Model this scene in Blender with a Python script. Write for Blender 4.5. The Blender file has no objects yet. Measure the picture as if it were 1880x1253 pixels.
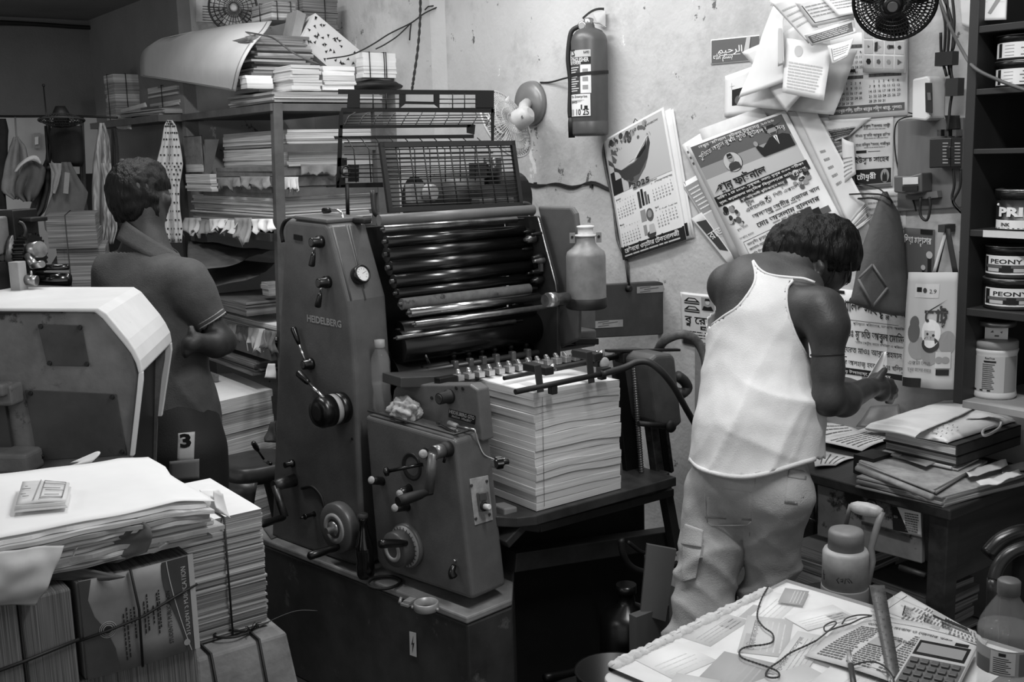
import bpy, math, random
from mathutils import Vector as V, Matrix, noise
RND = random.Random(7)
sc = bpy.context.scene
COL = sc.collection

# ---------------------------------------------------------------- camera
F = 2000.0
YAW, PIT, ROL = math.radians(53.5), math.radians(9.8), math.radians(-1.57)
EYE = V((0, 0, 1.6))
FW = V((math.cos(YAW) * math.cos(PIT), math.sin(YAW) * math.cos(PIT), -math.sin(PIT)))
_r = V((math.sin(YAW), -math.cos(YAW), 0)); _u = _r.cross(FW)
RT = math.cos(ROL) * _r + math.sin(ROL) * _u
UP = -math.sin(ROL) * _r + math.cos(ROL) * _u
cd = bpy.data.cameras.new('camera'); cam = bpy.data.objects.new('camera', cd); COL.objects.link(cam)
cam.matrix_world = Matrix(((RT.x, UP.x, -FW.x, EYE.x), (RT.y, UP.y, -FW.y, EYE.y), (RT.z, UP.z, -FW.z, EYE.z), (0, 0, 0, 1)))
cd.sensor_width = 36; cd.lens = F * 36 / 1880; cd.clip_start = 0.05
sc.camera = cam

# ---------------------------------------------------------------- light
wd = bpy.data.worlds.new('world'); sc.world = wd; wd.use_nodes = True
wd.node_tree.nodes['Background'].inputs[0].default_value = (1, 1, 1, 1)
wd.node_tree.nodes['Background'].inputs[1].default_value = 0.44
vs = sc.view_settings
sc.display_settings.display_device = 'sRGB'
vs.view_transform = 'Standard'; vs.look = 'None'; vs.exposure = 0.0; vs.gamma = 1.0; vs.use_curve_mapping = False
def strip_lamp(name, loc, target, length, width, power):
    ld = bpy.data.lights.new(name, 'AREA'); ld.shape = 'RECTANGLE'; ld.size = length; ld.size_y = width; ld.energy = power
    o = bpy.data.objects.new(name, ld); COL.objects.link(o); o.location = loc
    z = (V(loc) - V(target)).normalized(); x = V((0, 1, 0)); x = (x - z * x.dot(z)).normalized(); y = z.cross(x)
    o.matrix_world = Matrix(((x.x, y.x, z.x, loc[0]), (x.y, y.y, z.y, loc[1]), (x.z, y.z, z.z, loc[2]), (0, 0, 0, 1)))
strip_lamp('tube_and_fill_light', (2.15, 3.0, 2.6), (2.15, 2.9, 0), 1.1, 0.10, 13)
strip_lamp('tube_and_fill_light', (2.2, 1.9, 2.75), (2.2, 1.9, 0), 1.1, 0.10, 9)
strip_lamp('tube_and_fill_light', (1.35, 1.05, 2.65), (1.5, 1.4, 0), 1.1, 0.10, 28)
strip_lamp('tube_and_fill_light', (0.9, 3.3, 2.8), (1.2, 3.6, .5), 1.1, 0.10, 20)  # added fill over the rear worker and rack, no lamp known there
strip_lamp('tube_and_fill_light', (1.6, 3.95, 2.85), (1.7, 4.1, 0), 1.1, 0.10, 7)  # added to brighten the pillar, curled sheet and notepads on the rack
strip_lamp('tube_and_fill_light', (0.6, 6.9, 2.3), (0.4, 7.2, 1.2), 1.1, 0.10, 18)  # added fill for the room behind, not a known lamp
strip_lamp('tube_and_fill_light', (-1.3, 2.2, 2.3), (1.5, 3.6, 1.4), 1.1, 0.10, 6)  # added fill from the left, out of view

# ---------------------------------------------------------------- picture ray -> point in the room
def ray(x, y): return FW + RT * ((x - 940) / F) - UP * ((y - 626.5) / F)
def q(x, y, X=None, Y=None, Z=None, D=None, P=None):
    d = ray(x, y)
    if D is not None: t = D
    elif X is not None: t = (X - EYE.x) / d.x
    elif Y is not None: t = (Y - EYE.y) / d.y
    elif Z is not None: t = (Z - EYE.z) / d.z
    else: t = (P[0] - EYE).dot(P[1]) / d.dot(P[1])
    return EYE + d * t
def pxm(D): return D / F        # metres per pixel at a distance

# ---------------------------------------------------------------- materials (a monochrome place: every colour is a grey)
MATS = {}
def G(name, v, rough=0.6, metal=0.0, var=0.0, scale=12.0, bump=0.0, bscale=60.0, stretch=None, spots=None, spec=0.5, trans=0.0, alpha=1.0, coord='Object', detail=4):
    """grey material; v = sRGB-like grey 0..1; var = blotchiness; stretch = per-axis noise scale; spots = (grey, threshold, scale)"""
    if name in MATS: return MATS[name]
    m = bpy.data.materials.new(name); m.use_nodes = True; nt = m.node_tree; N = nt.nodes; L = nt.links
    b = N['Principled BSDF']; lin = lambda g: ((g + 0.055) / 1.055) ** 2.4 if g > 0.04 else g / 12.92
    b.inputs['Roughness'].default_value = rough; b.inputs['Metallic'].default_value = metal
    b.inputs['Specular IOR Level'].default_value = spec
    c = lin(v); b.inputs['Base Color'].default_value = (c, c, c, 1)
    if trans: b.inputs['Transmission Weight'].default_value = trans
    if alpha < 1: b.inputs['Alpha'].default_value = alpha
    tc = N.new('ShaderNodeTexCoord'); mp = N.new('ShaderNodeMapping'); L.new(tc.outputs[coord], mp.inputs[0])
    if stretch: mp.inputs['Scale'].default_value = stretch
    col = None
    if var:
        n = N.new('ShaderNodeTexNoise'); n.inputs['Scale'].default_value = scale; n.inputs['Detail'].default_value = detail; n.inputs['Roughness'].default_value = 0.65
        L.new(mp.outputs[0], n.inputs['Vector'])
        r = N.new('ShaderNodeValToRGB'); a, d = lin(max(0, v - var)), lin(min(1, v + var))
        r.color_ramp.elements[0].position = 0.3; r.color_ramp.elements[1].position = 0.7
        r.color_ramp.elements[0].color = (a, a, a, 1); r.color_ramp.elements[1].color = (d, d, d, 1)
        L.new(n.outputs['Fac'], r.inputs[0]); col = r.outputs[0]
    if spots:
        g, th, ssc = spots; g = lin(g)
        n = N.new('ShaderNodeTexNoise'); n.inputs['Scale'].default_value = ssc; n.inputs['Detail'].default_value = 6; n.inputs['Roughness'].default_value = 0.7
        L.new(tc.outputs[coord], n.inputs['Vector'])
        r = N.new('ShaderNodeValToRGB'); r.color_ramp.elements[0].position = th; r.color_ramp.elements[1].position = th + 0.06
        L.new(n.outputs['Fac'], r.inputs[0])
        mx = N.new('ShaderNodeMix'); mx.data_type = 'RGBA'
        L.new(r.outputs[0], mx.inputs['Factor'])
        if col: L.new(col, mx.inputs['A'])
        else: mx.inputs['A'].default_value = (c, c, c, 1)
        mx.inputs['B'].default_value = (g, g, g, 1); col = mx.outputs['Result']
    if col: L.new(col, b.inputs['Base Color'])
    if bump:
        n = N.new('ShaderNodeTexNoise'); n.inputs['Scale'].default_value = bscale; n.inputs['Detail'].default_value = 3
        L.new(mp.outputs[0], n.inputs['Vector'])
        bp = N.new('ShaderNodeBump'); bp.inputs['Strength'].default_value = bump; bp.inputs['Distance'].default_value = 0.01
        L.new(n.outputs['Fac'], bp.inputs['Height']); L.new(bp.outputs[0], b.inputs['Normal'])
    MATS[name] = m; return m
WHITE = G('paper_white', 0.9, 0.75, var=0.03, scale=5)
PAPER = G('paper_cream', 0.80, 0.8, var=0.05, scale=6)
PGREY = G('paper_grey', 0.58, 0.8, var=0.06, scale=6)
PDARK = G('paper_dark', 0.36, 0.8, var=0.06, scale=6)
INK = G('ink_black', 0.07, 0.6)
INKG = G('ink_grey', 0.36, 0.6)
INKM = G('ink_mid', 0.58, 0.7)
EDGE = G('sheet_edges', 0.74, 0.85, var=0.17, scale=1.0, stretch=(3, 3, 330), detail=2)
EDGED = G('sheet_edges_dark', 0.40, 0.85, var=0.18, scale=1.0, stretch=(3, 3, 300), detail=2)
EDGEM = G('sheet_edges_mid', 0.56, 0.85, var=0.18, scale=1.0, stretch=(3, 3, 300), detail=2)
PRESS = G('press_enamel', 0.355, 0.42, var=0.035, scale=9, bump=0.05, bscale=160, spec=0.5)
EDGEP = G('pile_edges', .80, .85, var=.07, scale=1.0, stretch=(3, 3, 300), detail=2)
PRESSD = G('press_enamel_dark', 0.22, 0.5, var=0.05, scale=7, spots=(0.36, 0.62, 9))
BLACK = G('black_plastic', 0.06, 0.28, spec=0.6)
BLACKM = G('black_matt', 0.07, 0.6)
DEEP = G('oily_dark', 0.045, 0.45, var=0.02, scale=20)
STEEL = G('worn_steel', 0.62, 0.32, metal=0.9, var=0.12, scale=25)
STEELD = G('dark_steel', 0.33, 0.4, metal=0.8, var=0.12, scale=25)
CHROME = G('chrome', 0.85, 0.2, metal=1.0)
RUBBER = G('inked_rubber', 0.04, 0.16, spec=0.8)
FELT = G('damper_sleeve', 0.38, 0.95, var=0.05, scale=40, spots=(0.2, 0.6, 12))

# ---------------------------------------------------------------- mesh building
def catmull(pts, k=6, closed=False):
    P = [V(p) for p in pts]; n = len(P); out = []
    if n < 3: return P
    rng = range(n if closed else n - 1)
    for i in rng:
        p0 = P[(i - 1) % n] if closed or i > 0 else P[0] * 2 - P[1]
        p1 = P[i]; p2 = P[(i + 1) % n]
        p3 = P[(i + 2) % n] if closed or i + 2 < n else p2 * 2 - p1
        for j in range(k):
            t = j / k
            out.append(0.5 * ((2 * p1) + (p2 - p0) * t + (2 * p0 - 5 * p1 + 4 * p2 - p3) * t * t + (-p0 + 3 * p1 - 3 * p2 + p3) * t ** 3))
    if not closed: out.append(P[-1])
    return out
def frame(ax):
    ax = V(ax).normalized(); h = V((0, 0, 1)) if abs(ax.z) < 0.9 else V((1, 0, 0))
    x = h.cross(ax).normalized(); return x, ax.cross(x), ax
TXT = {}
def glyphs(s, bold=0.0):
    if (s, bold) in TXT: return TXT[(s, bold)]
    c = bpy.data.curves.new('t', 'FONT'); c.body = s; c.size = 1; c.resolution_u = 2; c.offset = bold
    o = bpy.data.objects.new('t', c); COL.objects.link(o)
    me = bpy.data.meshes.new_from_object(o.evaluated_get(bpy.context.evaluated_depsgraph_get()))
    vs_ = [v.co.copy() for v in me.vertices]; fs_ = [tuple(p.vertices) for p in me.polygons]
    bpy.data.objects.remove(o); bpy.data.curves.remove(c); bpy.data.meshes.remove(me)
    TXT[(s, bold)] = (vs_, fs_); return vs_, fs_
def bn(s):
    """visual order for Bengali: a vowel sign written before its consonant moves in front; joined consonants become (base, sub) marks"""
    out = []; i = 0
    while i < len(s):
        ch = s[i]
        if '\u0995' <= ch <= '\u09b9' or ch in '\u09dc\u09dd\u09df\u0985\u0986\u0987\u0989\u098f':
            cl = ch; i += 1
            while i + 1 < len(s) and s[i] == '\u09cd': cl += s[i:i + 2]; i += 2
            pre = post = ''
            if i < len(s) and s[i] in '\u09bf\u09c7\u09c8': pre = s[i]; i += 1
            elif i < len(s) and s[i] in '\u09cb\u09cc': pre = '\u09c7'; post = '\u09be' if s[i] == '\u09cb' else '\u09d7'; i += 1
            out.append(pre + cl + post)
        else: out.append(ch); i += 1
    return ''.join(out)
class M:
    def __init__(s): s.v = []; s.f = []; s.m = []; s.s = []
    def add(s, vs, fs, mi=0, sm=False):
        o = len(s.v); s.v += [V(p) for p in vs]
        for f in fs: s.f.append(tuple(i + o for i in f)); s.m.append(mi); s.s.append(sm)
        return s
    def par(s, p, ex, ey, ez, mi=0):
        p, ex, ey, ez = V(p), V(ex), V(ey), V(ez)
        if ex.cross(ey).dot(ez) < 0: ex, ey = ey, ex
        c = [p, p + ex, p + ex + ey, p + ey]; c += [a + ez for a in c]
        return s.add(c, [(3, 2, 1, 0), (4, 5, 6, 7), (0, 1, 5, 4), (1, 2, 6, 5), (2, 3, 7, 6), (3, 0, 4, 7)], mi)
    def box(s, lo, hi, mi=0):
        lo, hi = V(lo), V(hi); d = hi - lo
        return s.par(lo, (d.x, 0, 0), (0, d.y, 0), (0, 0, d.z), mi)
    def rbox(s, c, size, rz=0, mi=0, rot=None):
        m = rot or Matrix.Rotation(rz, 3, 'Z'); e = [m @ V((size[0], 0, 0)), m @ V((0, size[1], 0)), m @ V((0, 0, size[2]))]
        return s.par(V(c) - (e[0] + e[1] + e[2]) / 2, *e, mi)
    def prism(s, pts, vec, mi=0, side=None):
        P = [V(p) for p in pts]; n = len(P); vec = V(vec)
        nn = V((0, 0, 0))
        for i in range(n): nn += P[i].cross(P[(i + 1) % n])
        if nn.dot(vec) > 0: P.reverse()
        s.add(P + [p + vec for p in P], [tuple(range(n))], mi); o = len(s.v) - 2 * n
        s.f.append(tuple(o + n + i for i in reversed(range(n)))); s.m.append(mi); s.s.append(False)
        for i in range(n):
            j = (i + 1) % n; s.f.append((o + j, o + i, o + n + i, o + n + j)); s.m.append(mi if side is None else side); s.s.append(False)
        return s
    def lathe(s, o, ax, prof, n=24, mi=0, cap=True, sx=1.0):
        o = V(o); x, y, z = frame(ax); k = len(prof); vs = []
        for r, h in prof:
            for i in range(n):
                a = 2 * math.pi * i / n; vs.append(o + x * (math.cos(a) * r * sx) + y * (math.sin(a) * r) + z * h)
        fs = [(j * n + i, j * n + (i + 1) % n, (j + 1) * n + (i + 1) % n, (j + 1) * n + i) for j in range(k - 1) for i in range(n)]
        s.add(vs, fs, mi, True); b = len(s.v) - len(vs)
        if cap:
            for j, rev in ((0, True), (k - 1, False)):
                if prof[j][0] > 1e-5:
                    f = [b + j * n + i for i in range(n)]; s.f.append(tuple(reversed(f)) if rev else tuple(f)); s.m.append(mi); s.s.append(False)
        return s
    def cyl(s, p0, p1, r, r1=None, n=20, mi=0):
        d = V(p1) - V(p0); return s.lathe(p0, d, [(r, 0), (r if r1 is None else r1, d.length)], n, mi)
    def tube(s, pts, r, n=8, mi=0, smooth=0, closed=False, taper=None):
        P = catmull(pts, smooth, closed) if smooth else [V(p) for p in pts]
        k = len(P); vs = []; up = None
        for i, p in enumerate(P):
            t = (P[(i + 1) % k] - P[i - 1]) if closed else (P[min(i + 1, k - 1)] - P[max(i - 1, 0)])
            t = t.normalized() if t.length > 1e-9 else V((0, 0, 1))
            if up is None: x, y, _ = frame(t)
            else: x = (up - t * up.dot(t)); x = x.normalized() if x.length > 1e-6 else frame(t)[0]; y = t.cross(x)
            up = x; rr = r if taper is None else r * taper(i / max(1, k - 1))
            for j in range(n): a = 2 * math.pi * j / n; vs.append(p + x * (math.cos(a) * rr) + y * (math.sin(a) * rr))
        fs = [(i * n + j, i * n + (j + 1) % n, ((i + 1) % k) * n + (j + 1) % n, ((i + 1) % k) * n + j) for i in range(k if closed else k - 1) for j in range(n)]
        if not closed: fs += [tuple(reversed(range(n))), tuple((k - 1) * n + j for j in range(n))]
        return s.add(vs, fs, mi, True)
    def grid(s, fn, nu, nv, mi=0, sm=True, cu=False):
        vs = [V(fn(i / nu, j / nv)) for j in range(nv + 1) for i in range(nu + (0 if cu else 1))]; w = nu if cu else nu + 1
        return s.add(vs, [(j * w + i, j * w + (i + 1) % w, (j + 1) * w + (i + 1) % w, (j + 1) * w + i) for j in range(nv) for i in range(nu)], mi, sm)
    def sheet(s, fn, nu, nv, th, mi=0, sm=True):
        """closed thin sheet of a given thickness"""
        A = [[V(fn(i / nu, j / nv)) for i in range(nu + 1)] for j in range(nv + 1)]; vs = []; vb = []
        for j in range(nv + 1):
            for i in range(nu + 1):
                a = A[j][min(i + 1, nu)] - A[j][max(i - 1, 0)]; b = A[min(j + 1, nv)][i] - A[max(j - 1, 0)][i]
                n_ = a.cross(b); n_ = n_.normalized() if n_.length > 1e-12 else V((0, 0, 1))
                vs.append(A[j][i]); vb.append(A[j][i] - n_ * th)
        w = nu + 1; N = len(vs); fs = []
        for j in range(nv):
            for i in range(nu):
                a = j * w + i; f = (a, a + 1, a + w + 1, a + w); fs.append(f); fs.append(tuple(x + N for x in reversed(f)))
        rim = [i for i in range(w)] + [j * w + nu for j in range(1, nv + 1)] + [nv * w + i for i in range(nu - 1, -1, -1)] + [j * w for j in range(nv - 1, 0, -1)]
        s.add(vs + vb, fs, mi, sm); k0 = len(s.v) - 2 * N
        for i, a in enumerate(rim):
            b = rim[(i + 1) % len(rim)]; s.f.append((k0 + b, k0 + a, k0 + a + N, k0 + b + N)); s.m.append(mi); s.s.append(False)
        return s
    def ball(s, c, r, n=14, mi=0, sc3=(1, 1, 1), fn=None, rot=None):
        c = V(c)
        def p(u, v):
            a, b = 2 * math.pi * u, math.pi * (v - 0.5); d = V((math.cos(a) * math.cos(b), math.sin(a) * math.cos(b), math.sin(b)))
            k = fn(d) if fn else 1.0; w = V((d.x * sc3[0], d.y * sc3[1], d.z * sc3[2])) * (r * k)
            return c + (rot @ w if rot else w)
        return s.grid(p, n, max(6, n * 2 // 3), mi, True, cu=True)
    def text(s, t, o, ex, ey, size, mi=0, bold=0.0, width=None, beng=False, align='L', th=0.0):
        """lettering laid on a surface: o = baseline start, ex / ey unit directions; conjuncts hang their second consonant below"""
        subs = []
        if beng:
            t = bn(t)
            while '\u09cd' in t:
                i = t.index('\u09cd'); sub = t[i + 1:i + 2]; subs.append((t[:i], sub)); t = t[:i] + t[i + 2:]
        vs_, fs_ = glyphs(t, bold)
        if not vs_: return s
        x0 = min(v.x for v in vs_); x1 = max(v.x for v in vs_); kx = size if width is None else width / max(1e-6, (x1 - x0))
        off = {'L': -x0, 'C': -(x0 + x1) / 2, 'R': -x1}[align]; o, ex, ey = V(o), V(ex), V(ey)
        P = lambda v: o + ex * ((v.x + off) * kx) + ey * (v.y * size)
        s.add([P(v) for v in vs_], fs_, mi)
        for pre, sub in subs:
            pv, _ = glyphs(pre, bold); sv, sf = glyphs(sub, bold)
            if not sv or not pv: continue
            px_ = max(v.x for v in pv); sx0 = min(v.x for v in sv); sx1 = max(v.x for v in sv)
            s.add([P(V((px_ - 0.12 - (sx1 - v.x) * 0.55, v.y * 0.55 - 0.36, 0))) for v in sv], sf, mi)
        return s
def norm_deg(a): return a
def empty(name, loc, label=None, cat=None, group=None):
    o = bpy.data.objects.new(name, None); COL.objects.link(o); o.location = loc; o.empty_display_size = 0.05
    o.matrix_world = Matrix.Translation(loc)
    if label: tag(o, label, cat, group)
    return o
def tag(o, label, cat, group=None, kind=None):
    o['label'] = label; o['category'] = cat
    if group: o['group'] = group
    if kind: o['kind'] = kind
    return o
def root_loc(p):
    v = V(p.location)
    while p.parent: p = p.parent; v += V(p.location)
    return v
def obj(name, m, mats, parent=None, bevel=0.0, seg=2, subsurf=0, label=None, cat=None, group=None, kind=None, angle=35):
    """link an M as ONE mesh object; vertices are given in room coordinates"""
    mats = mats if isinstance(mats, (list, tuple)) else [mats]
    if parent: base = root_loc(parent)
    else:
        lo = [min(v[i] for v in m.v) for i in range(3)]; hi = [max(v[i] for v in m.v) for i in range(3)]
        base = V(((lo[0] + hi[0]) / 2, (lo[1] + hi[1]) / 2, lo[2]))
    me = bpy.data.meshes.new(name); me.from_pydata([v - base for v in m.v], [], m.f)
    for x in mats: me.materials.append(x)
    me.polygons.foreach_set('material_index', m.m); me.polygons.foreach_set('use_smooth', m.s); me.update()
    o = bpy.data.objects.new(name, me); COL.objects.link(o)
    if parent: o.parent = parent
    else: o.location = base; o.matrix_world = Matrix.Translation(base)
    if bevel:
        b = o.modifiers.new('bevel', 'BEVEL'); b.width = bevel; b.segments = seg; b.limit_method = 'ANGLE'; b.angle_limit = math.radians(angle)
    if subsurf:
        b = o.modifiers.new('subsurf', 'SUBSURF'); b.levels = subsurf; b.render_levels = subsurf
    if label and cat: tag(o, label, cat, group)
    elif label: o['label'] = label
    if kind: o['kind'] = kind
    return o
def struct(name, m, mats, bevel=0.0): return obj(name, m, mats, kind='structure', bevel=bevel)
def nz(p, s=1.0, seed=0.0): return noise.noise(V((p[0] * s + seed, p[1] * s + seed * 1.7, p[2] * s - seed)))
# ================================================================ the room
W = 2.734                      # the right-hand wall's plane
def wall_mat(name, v):
    m = G(name, v, 0.85, var=0.035, scale=2.2, bump=0.25, bscale=45); nt = m.node_tree; N = nt.nodes; L = nt.links
    b = N['Principled BSDF']; old = b.inputs['Base Color'].links[0].from_socket
    tc = N.new('ShaderNodeTexCoord')
    def layer(old, sc_, lo, hi, grey, st=(1, 1, 1)):
        mp = N.new('ShaderNodeMapping'); mp.inputs['Scale'].default_value = st; L.new(tc.outputs['Object'], mp.inputs[0])
        n = N.new('ShaderNodeTexNoise'); n.inputs['Scale'].default_value = sc_; n.inputs['Detail'].default_value = 8; n.inputs['Roughness'].default_value = 0.72
        L.new(mp.outputs[0], n.inputs['Vector'])
        r = N.new('ShaderNodeValToRGB'); r.color_ramp.elements[0].position = lo; r.color_ramp.elements[1].position = hi; L.new(n.outputs['Fac'], r.inputs[0])
        mx = N.new('ShaderNodeMix'); mx.data_type = 'RGBA'; L.new(r.outputs[0], mx.inputs['Factor']); L.new(old, mx.inputs['A'])
        mx.inputs['B'].default_value = (grey, grey, grey, 1); return mx.outputs['Result']
    c = layer(old, 3.0, 0.52, 0.75, 0.34)            # grime
    c = layer(c, 9.0, 0.635, 0.66, 0.12)             # dark specks
    c = layer(c, 6.0, 0.665, 0.68, 0.80, (1, 1, 0.6)) # flaked paint
    L.new(c, b.inputs['Base Color']); return m
WALLM = wall_mat('old_plaster', 0.76)
WALLG = G('grey_plaster', 0.52, 0.9, var=0.06, scale=2.5, bump=0.2, bscale=40)
WALLD = G('dark_painted_wall', 0.5, 0.85, var=0.03, scale=2.5, bump=0.2, bscale=90)
BACKL = G('pale_back_wall', 0.62, 0.9, var=0.05, scale=2)
FLOORM = G('stained_concrete', 0.16, 0.7, var=0.07, scale=4, spots=(0.3, 0.64, 8))
struct('floor', M().box((-2.5, -1.5, -0.08), (4.5, 8.2, 0)), FLOORM)
m = M(); m.box((W, -1.5, 0), (W + 0.15, 4.172, 3.0)); struct('wall_right', m, WALLM)
m = M(); m.box((W - 0.004, -1.5, 0), (W + 0.001, 2.62, 0.92)); struct('trim_1', m, WALLG)     # greyer band low on the wall
px0 = q(722, 100, Y=4.172).x; px1 = q(792, 100, Y=4.172).x
m = M(); m.prism([(px0, 4.172, 0), (px1, 4.172, 0), (W, 4.12, 0), (W + 0.15, 4.12, 0), (W + 0.15, 5.0, 0), (px0, 5.0, 0)], (0, 0, 3.0)); struct('wall_pillar', m, WALLM)
YB = 4.95
bx = q(352, 60, Y=YB).x
struct('wall_back', M().box((bx, YB, 0), (px0 + 0.02, YB + 0.12, 3.0)), wall_mat('back_plaster', 0.66))
# dark lintel over the opening to the next room, and the room beyond
YL = 6.3
zl = q(100, 211, Y=YL).z
struct('wall_left', M().box((-2.5, YL, zl), (bx, YL + 0.1, 3.0)), WALLD)
struct('wall_return', M().box((bx - 0.06, YB, 0), (bx, YL, 3.0)), WALLD)
struct('wall_far', M().box((-2.5, 7.7, 0), (4.5, 7.8, 3.0)), BACKL)
zc = q(100, 42, Y=YL).z
m = M(); m.box((-2.5, 4.4, zc + 0.02), (bx - 0.06, YL, zc + 0.1)); struct('ceiling', m, WALLD)
m = M(); m.box((-2.5, -1.5, 3.0), (W + 0.15, 5.0, 3.08)); struct('ceiling_2', m, WALLG)
# ================================================================ the offset press
BB = math.radians(100)
BD = V((math.cos(BB), math.sin(BB), 0)); BN = V((math.sin(BB), -math.cos(BB), 0))   # along / out through the operator side (BN points into the machine)
P0 = V((1.5, 2.2, 0))
def qp(x, y, off=0.0): return q(x, y, P=(P0 + BN * off, BN))
press = empty('printing_press', (1.75, 2.6, 0), 'grey enamelled sheet-fed offset printing press on a dark plinth', 'printing press')
def pp(name, m, mats, bevel=0.0, parent=None, label=None, seg=2, kind=None, angle=35): return obj(name, m, mats, parent or press, bevel, seg, label=label, kind=kind, angle=angle)
OUT = -BN
# plinth: near top corner at (858,1133)
b0 = qp(858, 1133, -0.03); b1 = qp(470, 992, -0.03); zb = b0.z
b1 = b0 + BD * (b1 - b0).length * 1.05
plm = M(); Wd = V((1.0, 0, 0))
f0 = V((b0.x, b0.y, 0)); f1 = V((b1.x, b1.y, 0))
plm.prism([f0, f1, f1 + Wd * 1.1, f0 + Wd * 0.155 + V((0, .015, 0)), ], (0, 0, zb - 0.022), 0)
plm2 = M().prism([f0 + V((0, 0, zb - 0.02)) + OUT * 0.004 - BD * 0.002, f1 + V((0, 0, zb - 0.02)) + OUT * 0.004, f1 + Wd * 1.1 + V((0, 0, zb - 0.02)), f0 + Wd * 0.155 + V((0, .015, zb - 0.02))], (0, 0, 0.02))
plinth = pp('plinth', plm, PRESSD, 0.006)
pp('plinth_top', plm2, G('worn_plinth_top', 0.52, 0.5, var=0.07, scale=10, spots=(0.42, 0.62, 7)), 0.005, plinth)
stk = M(); c = [qp(752, 1160, -0.0325), qp(764, 1163, -0.0325), qp(765, 1207, -0.0325), qp(753, 1203, -0.0325)]
stk.prism(c, OUT * 0.001); e = (c[1] - c[0]); h = (c[0] - c[3]); o = c[3] + OUT * 0.0016
bolt = [(0.62, 0.85), (0.3, 0.45), (0.52, 0.5), (0.4, 0.12), (0.75, 0.58), (0.5, 0.53)]
stk.prism([o + e * a + h * b for a, b in bolt], OUT * 0.0006, 1)
pp('warning_sticker', stk, [PAPER, INK], parent=plinth, label='pale sticker with a black lightning bolt')

# operator side panel
pts = [(521, 408), (530, 402), (596, 409), (604, 418), (641, 553), (652, 700), (664, 1042), (640, 1037), (497, 987), (505, 760)]
m = M(); m.prism([qp(*p) for p in pts], BN * 0.135)
side = pp('operator_side_panel', m, PRESS, 0.014, seg=4)
# raised ribs on the sloping face
TH = 0.135
def slope(px, py, lift=0.0):          # a point on the sloping face, seen at a pixel
    a, b, c = qp(604, 418), qp(641, 553), qp(604, 418) + BN
    n = (b - a).cross(BN).normalized()
    if n.y > 0: n = -n
    return q(px, py, P=(a + n * lift, n)), n
m = M()
for k, ((xa, ya), (xb, yb)) in enumerate((((611, 418), (645, 552)), ((636, 413), (671, 551)), ((641, 413), (668, 530)))):
    a, n = slope(xa, ya); b, n = slope(xb, yb); m.tube([a, b], 0.0028, 6)
pp('trim_rib', m, PRESS, parent=side)
# top tray, thick plates behind the panel
m = M(); a = qp(600, 409); t = qp(521, 404)
m.prism([qp(539, 403), qp(600, 411), qp(600, 411) + BN * TH, qp(539, 403) + BN * TH], (0, 0, 0.012)); pp('panel_top', m, PRESS, 0.004, side)
# slanted cover continuing past the panel to the right (side wall of the roller bay)
def knob_lever(pc, pend, r, proj, L1=0.4, name='lever', head=BLACK):
    c = qp(*pc); hub = M(); hub.lathe(c, OUT, [(r * 1.25, 0), (r * 1.25, proj * .35), (r, proj * .4), (r * .97, proj), (r * .8, proj * 1.05)], 18)
    hub.lathe(c, OUT, [(r * .7, proj * 1.052), (r * .66, proj * 1.08)], 14, 1)
    k = pp(name, hub, [head, G('knob_face', 0.26, 0.4)], parent=side)
    tip = q(*pend, P=(P0 - BN * proj * .8, BN)); s0 = c + OUT * proj * .6
    mid = s0.lerp(tip, L1); pp('rod', M().cyl(s0, mid + (tip - mid) * .1, 0.0042, n=10), CHROME, parent=k)
    g = M(); d = (tip - mid); g.lathe(mid, d, [(0.005, 0), (0.0075, d.length * .3), (0.0098, d.length * .9), (0.008, d.length), (0.003, d.length * 1.03)], 14)
    pp('grip', g, BLACK, parent=k)
knob_lever((590, 444), (572, 489), 0.014, 0.035, 0.42)
knob_lever((603, 518), (583, 564), 0.014, 0.035, 0.42)
knob_lever((572, 668), (538, 602), 0.014, 0.03, 0.55)
# lettering on the panel
m = M(); c = qp(564, 590, -0.0012); e = (qp(627, 602, -0.0012) - c); m.text('HEIDELBERG', c, e.normalized(), V((0, 0, 1)), 0.0275, 0, 0.03, width=e.length); pp('lettering', m, G('silver_letters', 0.75, 0.3, metal=.4), parent=side)
m = M(); m.prism([qp(540, 430, -0.001), qp(555, 433, -0.001), qp(555, 443, -0.001), qp(540, 440, -0.001)], OUT * 0.002); pp('maker_plate', m, BLACK, parent=side)
# pressure gauge
c, n = slope(657, 507); gm = M(); gm.lathe(c, n, [(0.026, 0), (0.027, .008), (0.0275, 0.02), (0.025, 0.026), (0.0215, 0.026), (0.021, 0.022)], 28, cap=False)
g = pp('gauge', gm, BLACK, parent=side); dm = M().lathe(c, n, [(0.0215, 0.018), (0.0215, 0.0225)], 24)
ex, ey, _ = frame(n)
for k in range(9): a = math.radians(-40 + k * 32.5); d = ex * math.cos(a) + ey * math.sin(a); dm.par(c + n * 0.0228 + d * 0.013, d * 0.004, d.cross(n) * 0.0008, n * 0.0003, 1)
dm.par(c + n * 0.0229, ex * 0.011 + ey * 0.004, ey * 0.001, n * 0.0003, 1); pp('dial', dm, [WHITE, INK], parent=g)
# bent chrome lever on the top
a = qp(631, 403, 0.07); pts = [a, qp(627, 392, .07), qp(620, 386, .07), qp(607, 386, .07)]; k = pp('top_lever', M().tube(pts, 0.0042, 8, smooth=4), CHROME, parent=side)
pp('grip', M().lathe(qp(608, 386, .07), qp(584, 388, .07) - qp(608, 386, .07), [(0.005, 0), (0.0085, .01), (0.009, .034), (0.006, .038)], 12), BLACK, parent=k)
m = M(); a, b = qp(646, 410, .09), qp(668, 412, .09); m.par(a, b - a, BN * 0.03, (0, 0, 0.016)); pp('cover_catch', m, BLACKM, 0.005, side)
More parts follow.
